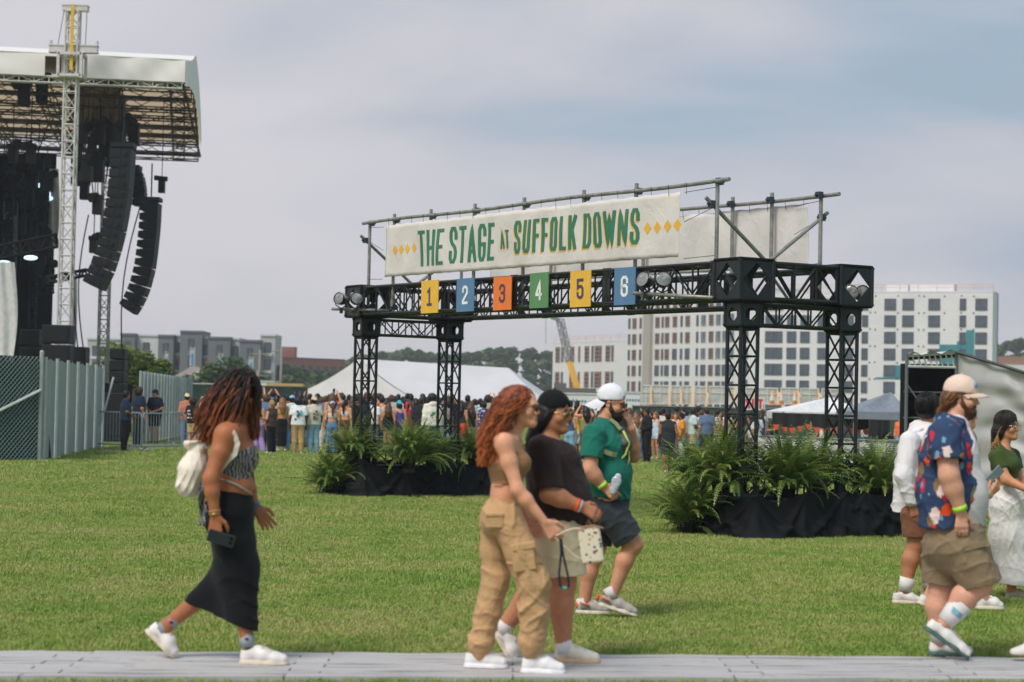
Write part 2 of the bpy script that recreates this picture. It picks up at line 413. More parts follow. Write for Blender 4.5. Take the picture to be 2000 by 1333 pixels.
def shoe(heel, toe, up, ankle, wid=.046, high=.078, h=.004):   # returns (upper, sole) meshes
    heel, toe, up, ankle = V(heel), V(toe), V(up), V(ankle); f = (toe - heel).normalized(); up = (up - f*up.dot(f)).normalized(); L = (toe - heel).length
    lat = f.cross(up); lo = [min(heel[i], toe[i], ankle[i]) - .12 for i in range(3)]; hi = [max(heel[i], toe[i], ankle[i]) + .12 for i in range(3)]
    s = SDF(lo, hi, h); b = up*.028
    s.cap(heel + f*.04 + up*.04, heel + f*.043 + up*high, .036, .034, .02, lat, .9, flat=(0, 1))
    s.chain([heel + f*.075 + up*.062, heel + f*.14 + up*.05, toe - f*.085 + up*.034, toe - f*.042 + up*.03], [.039, .042, .036, .031], .02, lat, [.85, .95, 1.22, 1.25])
    s.cap(heel + f*.07 + up*high, heel + f*.11 + up*(high + .012), .024, .018, .012, lat, 1.05, flat=(0, 0))
    s.cap(heel + f*.05 + up*high*.95, heel + f*.05 + up*(high + .06), .029, .031, .004, lat, .85, op='c')
    s.cut(heel + up*.016, -up)
    a = s.mesh('shoe')
    s = SDF(lo, hi, h)
    s.chain([heel + f*.042, heel + f*L*.35, heel + f*L*.66, toe - f*.045], [.045, .041, .049, .042], .02, lat, [.95, .95, 1.02, 1.0])
    s.cut(heel + up*.027, up); s.cut(heel, -up); bsole = s.mesh('sole'); return a, bsole
def strands(name, paths, mat, parent, r0=.004, r1=.002, n=4, shade=None, tip=0.):
    vs, fs, at = [], [], []
    for pi, pts in enumerate(paths):
        m = len(pts); b = len(vs); pu = None; sv = shade[pi] if shade else RN.random()
        for i, p in enumerate(pts):
            d = (pts[min(i + 1, m - 1)] - pts[max(i - 1, 0)])
            d = d.normalized() if d.length > 1e-7 else V((0, 0, -1))
            if pu is None: _, u, k = frame(d)
            else:
                u = pu - d*pu.dot(d); u = u.normalized() if u.length > 1e-6 else frame(d)[1]; k = u.cross(d)
            pu = u; r = r0 + (r1 - r0)*i/(m - 1)
            for j in range(n): vs.append(p + (u*math.cos(6.2832*j/n) + k*math.sin(6.2832*j/n))*r); at.append(sv + tip*i/m)
        for i in range(m - 1):
            for j in range(n): fs.append((b + i*n + j, b + i*n + (j + 1) % n, b + (i + 1)*n + (j + 1) % n, b + (i + 1)*n + j))
    me = np_mesh(name, np.array([(p.x, p.y, p.z) for p in vs]), fs)
    a = me.attributes.new('strand', 'FLOAT', 'POINT'); a.data.foreach_set('value', np.array(at, np.float32))
    return link_mesh(name, me, mat, parent, True)
# ---------------------------------------------------------------- the field, the mat path
def build_ground():
    xs = [-4000, -1500, -600, -250, -120, -80, -60, -45, -35] + [x*1.0 for x in range(-28, 29)] + [35, 45, 60, 80, 120, 250, 600, 1500, 4000]
    ys = [-60, -20, 0, 5] + [8 + i for i in range(0, 60)] + [75, 90, 120, 160, 220, 300, 420, 600, 1000, 2000, 5000]
    v = [(x, y, gz(x, y)) for x in xs for y in ys]; q = len(ys)
    f = [(i*q + j, (i + 1)*q + j, (i + 1)*q + j + 1, i*q + j + 1) for i in range(len(xs) - 1) for j in range(q - 1)]
    t = NT('lawn'); co_ = t.co(scale=(1, 1, 1))
    a = t.noise(.35, 5, .6, co_); b = t.noise(3.2, 4, .6, co_); c = t.noise(45, 4, .7, t.co(scale=(1, .5, 1)))
    g1 = t.ramp(a, [(.3, (.145, .23, .043)), (.5, (.19, .27, .055)), (.72, (.26, .305, .08))])
    g2 = t.ramp(b, [(.3, (.13, .2, .04)), (.7, (.23, .265, .065))]); g3 = t.ramp(c, [(.3, (.1, .15, .03)), (.7, (.24, .27, .08))])
    t.color(t.mix(.4, t.mix(.45, g1, g2), g3)); t.set(Roughness=.95, Specular_IOR_Level=.1)
    t.bump(t.noise(60, 4, .7), .6, .03)
    me = np_mesh('grass_ground', v, f); o = link_mesh('grass_ground', me, t.m, None, True); o['kind'] = 'structure'
    return o
def blade_mat():
    t = NT('grass blade'); at = t.n('ShaderNodeAttribute'); at.attribute_name = 'tint'; gi = t.n('ShaderNodeObjectInfo')
    geo = t.n('ShaderNodeNewGeometry'); n = t.noise(.5, 4, .6, geo.outputs['Position']); n2 = t.noise(2.6, 3, .6, geo.outputs['Position'])
    f = t.math('ADD', t.math('MULTIPLY', at.outputs['Fac'], .46), t.math('SUBTRACT', t.math('MULTIPLY', t.math('ADD', n, n2), .85), .33))
    t.color(t.ramp(f, [(.3, (.10, .22, .034)), (.57, (.222, .35, .062)), (.82, (.34, .40, .105)), (1, (.48, .43, .18))]))
    t.set(Roughness=.7, Specular_IOR_Level=.2); t.b.inputs['Transmission Weight'].default_value = 0
    return t.m
def build_grass():
    mat = blade_mat(); srcs = []
    mats_ = bpy.data.collections.new('turf_clumps')      # not linked to the scene: only instanced by the turf
    for q in range(3):
        r = random.Random(q + 3); vs, fs, tint = [], [], []
        for _ in range(380):
            x, y = r.uniform(-.16, .16), r.uniform(-.16, .16); a = r.uniform(0, 6.28); h = r.uniform(.016, .036); le = r.uniform(.1, .9)*h; w_ = r.uniform(.0013, .0026)
            dx, dy = math.cos(a), math.sin(a); px, py = -dy*w_, dx*w_; b = len(vs)
            vs += [(x - px, y - py, -.004), (x + px, y + py, -.004), (x + dx*le*.35 - px*.8, y + dy*le*.35 - py*.8, h*.6), (x + dx*le*.35 + px*.8, y + dy*le*.35 + py*.8, h*.6), (x + dx*le, y + dy*le, h)]
            fs += [(b, b + 1, b + 3, b + 2), (b + 2, b + 3, b + 4, b + 4)]; tint += [r.random()]*5
        me = bpy.data.meshes.new('turf_clump'); me.from_pydata(vs, [], [f if f[2] != f[3] else f[:3] for f in fs]); me.materials.append(mat)
        at = me.attributes.new('tint', 'FLOAT', 'POINT'); at.data.foreach_set('value', np.array(tint, np.float32))
        o = bpy.data.objects.new('turf_clump', me); mats_.objects.link(o); srcs.append(o)
    # where the clumps stand: a point cloud mesh in front of the camera, thinning with distance
    r = random.Random(5); pts, scs = [], []
    def add(y0, y1, step, s):
        y = y0
        while y < y1:
            hw = y*.262 + .5; x = -hw
            while x < hw:
                X, Y = x + r.uniform(-.5, .5)*step, y + r.uniform(-.5, .5)*step
                if not (path_lo(X) - .0 < Y < path_hi(X) + .0): pts.append((X, Y, gz(X, Y))); scs.append(s*r.uniform(.75, 1.25))
                x += step
            y += step
    add(10.55, 16.5, .155, 1.0); add(16.5, 24, .21, 1.1); add(24, 36, .36, 1.35); add(36, 48, .6, 1.9); add(48, 66, .85, 2.4)
    me = bpy.data.meshes.new('grass'); me.from_pydata(pts, [], [])
    a = me.attributes.new('size', 'FLOAT', 'POINT'); a.data.foreach_set('value', np.array(scs, np.float32))
    o = bpy.data.objects.new('grass', me); col.objects.link(o); o['kind'] = 'stuff'; o['label'] = 'short mown green grass of the festival field'; o['category'] = 'grass'
    ng = bpy.data.node_groups.new('turf', 'GeometryNodeTree')
    ng.interface.new_socket('Geometry', in_out='INPUT', socket_type='NodeSocketGeometry'); ng.interface.new_socket('Geometry', in_out='OUTPUT', socket_type='NodeSocketGeometry')
    N = ng.nodes; L = ng.links; gi = N.new('NodeGroupInput'); go = N.new('NodeGroupOutput')
    ci = N.new('GeometryNodeCollectionInfo'); ci.inputs['Collection'].default_value = mats_; ci.inputs['Separate Children'].default_value = True; ci.inputs['Reset Children'].default_value = True
    ip = N.new('GeometryNodeInstanceOnPoints'); ip.inputs['Pick Instance'].default_value = True
    rv = N.new('FunctionNodeRandomValue'); rv.data_type = 'FLOAT_VECTOR'; rv.inputs[0].default_value = (0, 0, 0); rv.inputs[1].default_value = (0, 0, 6.283)
    na = N.new('GeometryNodeInputNamedAttribute'); na.data_type = 'FLOAT'; na.inputs['Name'].default_value = 'size'
    L.new(gi.outputs[0], ip.inputs['Points']); L.new(ci.outputs[0], ip.inputs['Instance']); L.new(rv.outputs[0], ip.inputs['Rotation']); L.new(na.outputs[0], ip.inputs['Scale'])
    L.new(ip.outputs[0], go.inputs[0])
    md = o.modifiers.new('turf', 'NODES'); md.node_group = ng
def build_path():
    t = NT('grey plastic mat'); co_ = t.co(); a = t.noise(1.3, 5, .6, t.co(scale=(.6, 2.5, 1))); b = t.noise(30, 3)
    c = t.mix(.15, t.ramp(a, [(.3, C(170, 167, 166)), (.7, C(198, 194, 194))]), t.ramp(b, [(.3, C(156, 152, 150)), (.7, C(208, 204, 202))]))
    d = t.noise(5, 5, .7); c = t.mix(t.math('MULTIPLY', t.math('GREATER_THAN', d, .62), .3), c, C(138, 126, 108))
    t.color(c); t.set(Roughness=.62, Specular_IOR_Level=.35); t.bump(b, .1)
    p = MB(); r = random.Random(4); s = MB(); L = 1.22
    x = -9.0; i = 0
    # planks run along the path; each panel is a run of six narrow boards with wavy joints
    while x < 9.0:
        L = r.choice((1.1, 1.25, 1.4)); n = 8
        for j in range(n):
            def ed(k, X): return path_lo(X) + (path_hi(X) - path_lo(X))*k/n
            x1 = x + L - .012; sh = (.18 if j % 2 else 0)*1
            xa, xb = x + sh, x1 + sh; m = 6; zt = .034 + r.uniform(-.003, .003); tilt = r.uniform(-.004, .004)
            g = .006; top0 = []; top1 = []
            for q in range(m + 1):
                X = xa + (xb - xa)*q/m; wv = .005*math.sin(q*2.1 + j) + .004*math.sin(X*7 + j*2)
                top0.append(V((X, ed(j, X) + g + wv, zt + tilt*math.sin(q*1.3)))); top1.append(V((X, ed(j + 1, X) - g + wv*.6, zt - tilt + .003*math.sin(q*1.7 + j))))
            for q in range(m):
                a0, a1, b1, b0 = top0[q], top0[q + 1], top1[q + 1], top1[q]; dn = V((0, 0, -.03))
                p._add([a0, a1, b1, b0, a0 + dn, a1 + dn, b1 + dn, b0 + dn], [(0, 1, 2, 3), (0, 4, 5, 1), (2, 6, 7, 3)])
            for e0, e1 in ((top0[0], top1[0]), (top0[-1], top1[-1])): p.poly([e0, e1, e1 + V((0, 0, -.03)), e0 + V((0, 0, -.03))])
        x += L
    o = p.build('path', t.m); o['kind'] = 'structure'
    s.poly([(-9.6, path_lo(-9.6) + .01, .006), (9.6, path_lo(9.6) + .01, .006), (9.6, path_hi(9.6) - .01, .006), (-9.6, path_hi(-9.6) - .01, .006)])
    o2 = s.build('path_underlay', plain('mat underside', C(70, 70, 72), .9)); o2['kind'] = 'structure'
def _gp(px, py): r = ray(px, py); return CAM + r*((.036 - CAMZ)/r.z)
_pl = [_gp(0, 1320), _gp(2000, 1325)]; _ph = [_gp(0, 1271), _gp(2000, 1283)]
def path_lo(x): return _pl[0].y + (_pl[1].y - _pl[0].y)*(x - _pl[0].x)/(_pl[1].x - _pl[0].x)
def path_hi(x): return _ph[0].y + (_ph[1].y - _ph[0].y)*(x - _ph[0].x)/(_ph[1].x - _ph[0].x)
build_ground(); build_path(); build_grass()
# ---------------------------------------------------------------- the truss gateway
def proj(p):
    d = V(p) - CAM; z = d.dot(_fw); return (1000 + FPX*d.dot(_rt)/z, 666.5 - FPX*d.dot(_up)/z)
def solve(fn, px, a=0., b=1., y=False):
    k = 1 if y else 0; fa = proj(fn(a))[k] - px
    for _ in range(40):
        m = (a + b)/2; fm = proj(fn(m))[k] - px
        if (fm > 0) == (fa > 0): a, fa = m, fm
        else: b = m
    return (a + b)/2
LF, RF, RB = V((-2.375, 32.4, 0)), V((2.78, 24.0, 0)), V((4.153, 24.85, 0))
EL = (RF - LF).normalized(); ES = V((-EL.y, EL.x, 0)); RB = RF + ES*1.57; LB = LF + ES*1.57
GL = (RF - LF).length
OCT = [(math.cos(rad(22.5 + 45*i)), math.sin(rad(22.5 + 45*i))) for i in range(8)]
steel = None
def truss_mat():
    t = NT('black powder coated truss'); a = t.noise(5, 4); b = t.noise(38, 4, .7)
    c = t.ramp(a, [(.3, C(15, 20, 23)), (.7, C(27, 33, 37))])
    t.color(t.mix(t.math('MULTIPLY', t.math('GREATER_THAN', b, .71), .5), c, C(120, 122, 122))); t.set(Roughness=.42, Specular_IOR_Level=.5); return t.m
def box_truss(mb, a, b, e1, e2, wd, n, rc=.024, rl=.013, frames=True):
    a, b, e1, e2 = V(a), V(b), V(e1), V(e2); d = b - a; h = wd/2 - rc
    cs = [e1*h + e2*h, e1*h - e2*h, e1*-h - e2*h, e1*-h + e2*h]
    for c in cs: mb.tube(a + c, b + c, rc, 8)
    for i in range(4):
        c0, c1 = cs[i], cs[(i + 1) % 4]
        for k in range(n):
            p, q = a + d*(k/n), a + d*((k + 1)/n); m = (p + q)/2
            if k % 2 == 0: mb.tube(p + c0, q + c1, rl, 6)
            else: mb.tube(p + c1, q + c0, rl, 6)
            if frames and k: mb.tube(p + c0, p + c1, rl*1.1, 6)
        for e in (a + d.normalized()*.02, b - d.normalized()*.02): mb.tube(e + c0, e + c1, rc*.9, 6)
def corner_block(mb, c, ax, sx, hz, hole, rc=.022):
    # six plates with a hole; ax horizontal axes, sx plan size, hz height
    c = V(c); a, b = ax
    hp = [(x*hole, y*hole*hz/sx) for x, y in ([(1, 0), (0, 1), (-1, 0), (0, -1)] if hole > sx*.36 else OCT)]
    for s_ in (-1, 1):
        mb.plate(c + a*s_*sx/2, b, Z, sx, hz, hp, .014); mb.plate(c + b*s_*sx/2, a, Z, sx, hz, hp, .014)
        hq = [(x*hole, y*hole) for x, y in OCT]
        mb.plate(c + Z*s_*(hz/2 - .01), a, b, sx - .02, sx - .02, hq, .012)
    for i in (-1, 1):
        for j in (-1, 1):
            mb.tube(c + a*i*sx/2 + b*j*sx/2 - Z*hz/2, c + a*i*sx/2 + b*j*sx/2 + Z*hz/2, rc, 8)
            for k in (-1, 1):
                mb.tube(c + a*i*(sx/2) + b*j*(sx/2 + .012) + Z*k*(hz/2 - .02), c + a*i*sx/2 + b*j*(sx/2 + .03) + Z*k*(hz/2 - .02), .016, 6)
                mb.tube(c + a*(-sx/2) + b*i*sx/2 + Z*k*hz/2, c + a*(sx/2) + b*i*sx/2 + Z*k*hz/2, rc*.85, 6)
                mb.tube(c + a*i*sx/2 + b*(-sx/2) + Z*k*hz/2, c + a*i*sx/2 + b*(sx/2) + Z*k*hz/2, rc*.85, 6)
ZB0, ZB1, ZC, ZT0, ZT1 = .45, .75, 2.52, 2.84, 3.33
def pipe_mat():
    t = NT('galvanised scaffold pipe'); a = t.noise(9, 4); b = t.noise(50, 3)
    t.color(t.mix(.3, t.ramp(a, [(.3, C(120, 118, 112)), (.7, C(172, 170, 164))]), t.ramp(b, [(.35, C(60, 58, 54)), (.65, C(180, 178, 172))]))); t.set(Roughness=.45, Metallic=.35); return t.m
PIPE = pipe_mat(); TRUSS = truss_mat()
def build_gate():
    g = thing('truss_gateway', 'black box truss gateway carrying the long cream banner and numbers', 'gateway', (LF + RF)/2)
    for c in (LF, LB, RF, RB):
        dz = Z*(.06 if c in (LF, LB) else 0)
        m = MB(); box_truss(m, c + Z*(ZB1 + .03), c + Z*ZC + dz, EL, ES, .305, 5)
        for k in (-1, 1):
            for e in (EL, ES):
                o_ = ES if e is EL else EL
                m.bar(c + o_*.15*k - e*.15 + Z*(ZB1 + .09), c + o_*.15*k + e*.15 + Z*(ZB1 + .09), .02, .1)
        m.build('column', TRUSS, g)
        m = MB(); corner_block(m, c + Z*(ZC + .155) + dz, (EL, ES), .30, .29, .085); m.build('corner_block', TRUSS, g)
        m = MB(); corner_block(m, c + Z*((ZB0 + ZB1)/2), (EL, ES), .30, .29, .085); m.build('base_block', TRUSS, g)
        m = MB(); m.box(c + Z*.02, (.5, .5, .02), (EL, ES, Z)); m.tube(c + Z*.02, c + Z*.45, .05, 8); m.build('base_plate', TRUSS, g)
        m = MB(); corner_block(m, c + Z*((ZT0 + ZT1)/2) + dz, (EL, ES), .5, ZT1 - ZT0, .21, .026); m.build('beam_block', TRUSS, g)
    for (a, b) in ((LF, LB), (RF, RB)):
        dz = Z*(.06 if a is LF else 0)
        m = MB(); box_truss(m, a + ES*.16 + Z*(ZC + .155) + dz, b - ES*.16 + Z*(ZC + .155) + dz, EL, Z, .285, 5, .02, .011); m.build('lower_beam', TRUSS, g)
        m = MB(); box_truss(m, a + ES*.16 + Z*.6, b - ES*.16 + Z*.6, EL, Z, .285, 4, .02, .011); m.build('base_beam', TRUSS, g)
        m = MB(); box_truss(m, a + ES*.27 + Z*(ZT0 + ZT1)/2 + dz, b - ES*.27 + Z*(ZT0 + ZT1)/2 + dz, EL, Z, .48, 3); m.build('end_beam', TRUSS, g)
    for (a, b) in ((LF, RF), (LB, RB)):
        n = 4; d = (b - a) - EL*.54 - Z*.06; s0 = a + EL*.27 + Z*.06
        for k in range(n):
            p, q = s0 + d*(k/n), s0 + d*((k + 1)/n)
            m = MB(); box_truss(m, p + Z*(ZT0 + ZT1)/2, q + Z*(ZT0 + ZT1)/2, ES, Z, .48, 5)
            for e in (p + EL*.05, q - EL*.05):      # dark end frames with chamfered corners
                for j in (-1, 1):
                    m.bar(e + ES*.225*j + Z*ZT0, e + ES*.225*j + Z*ZT1, .07, .02, ES)
                    m.prism([e + ES*.235*j + Z*(ZT1 - .02) - EL*.03, e + ES*.235*j + Z*(ZT1 - .02) + EL*.14, e + ES*.235*j + Z*(ZT1 - .15) - EL*.03], ES*.008)
                    m.prism([e + ES*.235*j + Z*(ZT0 + .02) - EL*.03, e + ES*.235*j + Z*(ZT0 + .02) + EL*.14, e + ES*.235*j + Z*(ZT0 + .15) - EL*.03], ES*.008)
            m.build('main_beam', TRUSS, g)
    return g
GATE = build_gate()
def clamp(t_, p): m = MB(); m.box(p, (.075, .075, .085), (EL, ES, Z)); m.tube(p - ES*.07, p + ES*.07, .018, 6); m.build('clamp', CLAMP, t_)
CLAMP = plain('blue grey pipe clamp', C(52, 62, 74), .5)
def pipe_frame(origin, offs, ups, rail, zr, label, brace):
    # uprights clamped inside one long beam, one rail on top, a leaning brace near each end
    fn = lambda t: origin + EL*(t*GL) + ES*offs + Z*(.085 - .1*t)
    t_ = thing('pipe_frame', label, 'pipe frame', fn(.5) + Z*2.9); r = .026; cl = t_
    for u in ups:
        m = MB(); m.tube(fn(u) + Z*2.86, fn(u) + Z*(zr + (.1 if 0.1 < u < .9 else .02)), r, 8); m.build('upright', PIPE, t_)
        for z in (2.95, 3.25, zr): clamp(cl, fn(u) + Z*z + ES*brace*.03)
    m = MB(); n = 14
    m.path([fn(rail[0] + (rail[1] - rail[0])*i/n) - ES*.05*brace + Z*(zr + .012*math.sin(i*.9)) for i in range(n + 1)], r, 8); m.build('rail', PIPE, t_)
    for u in (ups[0], ups[-1]):
        m = MB(); a = fn(u) + Z*(zr - .28) - ES*.05*brace - EL*.04; b = fn(u) + ES*brace*.85 + Z*3.36 - EL*.04
        m.tube(a + (a - b).normalized()*.12, b, r, 8); m.build('brace', PIPE, t_); clamp(cl, a)
    cord = plain('black cord', C(25, 28, 32), .8)
    for i in range(22):
        t = .1 + .8*i/21; w_ = MB(); w_.tube(fn(t) - ES*.08*brace + Z*(zr + .02), fn(t + .002) - ES*.08*brace + Z*(zr - .13), .003, 4); w_.build('tie', cord, t_)
    for u, s_ in ((ups[0], 1), (ups[-1], -1)):
        for z0, z1 in ((zr - .07, zr - .1), (zr - .3, zr - .47), (3.42, 3.4)):
            w_ = MB(); w_.tube(fn(u) + Z*z0, fn(u + s_*.06) + Z*z1 - ES*.06*brace, .004, 4); w_.build('tie', cord, t_)
pipe_frame(LF, -.08, (.02, .105, .225, .36, .5, .655, .78, .955), (.005, .985), 4.33, 'grey scaffold pipe frame holding the lettered banner on the front beam', 1)
pipe_frame(LB, .08, (.02, .3, .55, .76, .845, .945), (.01, .975), 4.29, 'grey scaffold pipe frame standing on the rear beam behind the blank cloth', -1)
# ---- banners
def cloth_mat(name, c):
    t = NT(name); a = t.noise(2.5, 4); t.color(t.ramp(a, [(.3, var(c, .95)), (.7, var(c, 1.04))])); t.set(Roughness=.75, Specular_IOR_Level=.25)
    t.bump(t.math('ADD', t.noise(4, 3, .5, t.co(scale=(1, 1, .7)), 1.5), t.math('MULTIPLY', t.noise(120, 2), .04)), .3, .05)
    return t.m
BAN = {}
def banner(origin, offs, u0, u1, z0, z1, seed):
    def f(u, v):
        p = origin + EL*((u0 + (u1 - u0)*u)*GL) + ES*offs + Z*(.075 - .085*u)
        e = math.sin(u*19 + seed + v*2)*.012 + math.sin(u*41 + v*5 + seed)*.006 + .012*math.sin(u*60 - v*6)*(.3 + .7*abs(v - .5))
        sag = .005*math.cos(u*22*6.283)*(1 if v > .5 else -.6)*abs(v - .5)**3*8
        return p + ES*e + Z*(z0 + (z1 - z0)*v + sag - .03*u*0)
    return f
FRONT = banner(LF, -.17, .093, .888, 3.43, 4.245, 0); BACK = banner(LB, .17, .10, .91, 3.4, 4.22, 2)
GREEN = C(52, 122, 92); YEL = C(235, 180, 62)
GLY = {'T': [[(0, 1), (1, 1)], [(.5, 1), (.5, 0)]], 'H': [[(0, 0), (0, 1)], [(1, 0), (1, 1)], [(0, .5), (1, .5)]], 'E': [[(1, 1), (0, 1), (0, 0), (1, 0)], [(0, .5), (.85, .5)]],
 'S': [[(1, .72), (1, .88), (.75, 1), (.25, 1), (0, .88), (0, .7), (.2, .57), (.8, .43), (1, .3), (1, .12), (.75, 0), (.25, 0), (0, .12), (0, .28)]],
 'A': [[(0, 0), (.5, 1), (1, 0)], [(.2, .27), (.8, .27)]], 'G': [[(1, .74), (1, .88), (.75, 1), (.25, 1), (0, .88), (0, .12), (.25, 0), (.75, 0), (1, .12), (1, .45), (.5, .45)]],
 'U': [[(0, 1), (0, .12), (.25, 0), (.75, 0), (1, .12), (1, 1)]], 'F': [[(1, 1), (0, 1), (0, 0)], [(0, .5), (.85, .5)]],
 'O': [[(.5, 0), (.25, 0), (0, .12), (0, .88), (.25, 1), (.75, 1), (1, .88), (1, .12), (.75, 0), (.5, 0)]], 'L': [[(0, 1), (0, 0), (1, 0)]],
 'K': [[(0, 0), (0, 1)], [(1, 1), (.1, .42)], [(.35, .6), (1, 0)]], 'D': [[(0, .5), (0, 1), (.7, 1), (1, .86), (1, .14), (.7, 0), (0, 0), (0, .5)]],
 'W': [[(0, 1), (.25, 0), (.5, .9), (.75, 0), (1, 1)]], 'N': [[(0, 0), (0, 1), (1, 0), (1, 1)]], 'X': [[(0, 0), (1, 1)], [(0, 1), (1, 0)]], 'I': [[(.5, 0), (.5, 1)]],
 '1': [[(.1, .82), (.5, 1), (.5, 0)], [(.05, 0), (.95, 0)]], '2': [[(0, .72), (0, .88), (.25, 1), (.75, 1), (1, .88), (1, .62), (0, .12), (0, 0), (1, 0)]],
 '3': [[(0, .8), (0, .88), (.25, 1), (.75, 1), (1, .88), (1, .62), (.75, .53), (.4, .53)], [(.75, .53), (1, .42), (1, .12), (.75, 0), (.25, 0), (0, .12), (0, .2)]],
 '4': [[(.75, 0), (.75, 1), (0, .3), (0, .25), (1, .25)]], '5': [[(.95, 1), (0, 1), (0, .54), (.25, .63), (.75, .63), (1, .5), (1, .12), (.75, 0), (.25, 0), (0, .12), (0, .24)]],
 '6': [[(1, .74), (1, .88), (.75, 1), (.25, 1), (0, .88), (0, .12), (.25, 0), (.75, 0), (1, .12), (1, .42), (.75, .53), (.25, .53), (0, .44)]]}
def glyph(mb, ch, x, y, wd, hg, t, fn, off, ty=None):
    if ty and ty != t:
        k_ = t/ty; f0 = fn; glyph(mb, ch, x/k_, y, wd/k_, hg, ty, lambda a, b, l: f0(a*k_, b, l), off); return      # strokes of width t (metres); fn(x, y, lift)
    for si, st in enumerate(GLY[ch]):
        pts = [(x + t/2 + a*(wd - t), y + t/2 + b*(hg - t)) for a, b in st]; q = []
        for i in range(len(pts) - 1):
            (x0, y0), (x1, y1) = pts[i], pts[i + 1]; k = max(1, int(math.hypot(x1 - x0, y1 - y0)/.06))
            q += [(x0 + (x1 - x0)*j/k, y0 + (y1 - y0)*j/k) for j in range(k)]
        q.append(pts[-1]); n = len(q); closed = math.hypot(q[0][0] - q[-1][0], q[0][1] - q[-1][1]) < 1e-6
        vs = []
        for i in range(n):
            a, b, c = q[max(i - 1, 0)], q[i], q[min(i + 1, n - 1)]
            if closed and i in (0, n - 1): a, c = q[-2], q[1]
            d0 = (b[0] - a[0], b[1] - a[1]); d1 = (c[0] - b[0], c[1] - b[1])
            l0 = math.hypot(*d0) or 1; l1 = math.hypot(*d1) or 1
            if l0 == 1 and d0 == (0, 0): d0, l0 = d1, l1
            if d1 == (0, 0): d1, l1 = d0, l0
            d0 = (d0[0]/l0, d0[1]/l0); d1 = (d1[0]/l1, d1[1]/l1); mx_, my_ = d0[0] + d1[0], d0[1] + d1[1]; ml = math.hypot(mx_, my_) or 1
            mx_, my_ = mx_/ml, my_/ml; ks = t/2/max(.5, d0[0]*mx_ + d0[1]*my_); e = (0, 0)
            if not closed and i == 0: e = (-d1[0]*t/2, -d1[1]*t/2)
            if not closed and i == n - 1: e = (d0[0]*t/2, d0[1]*t/2)
            vs += [fn(b[0] - my_*ks + e[0], b[1] + mx_*ks + e[1], off + si*.0004), fn(b[0] + my_*ks + e[0], b[1] - mx_*ks + e[1], off + si*.0004)]
        mb._add(vs, [(2*i, 2*i + 1, 2*i + 3, 2*i + 2) for i in range(n - 1)])
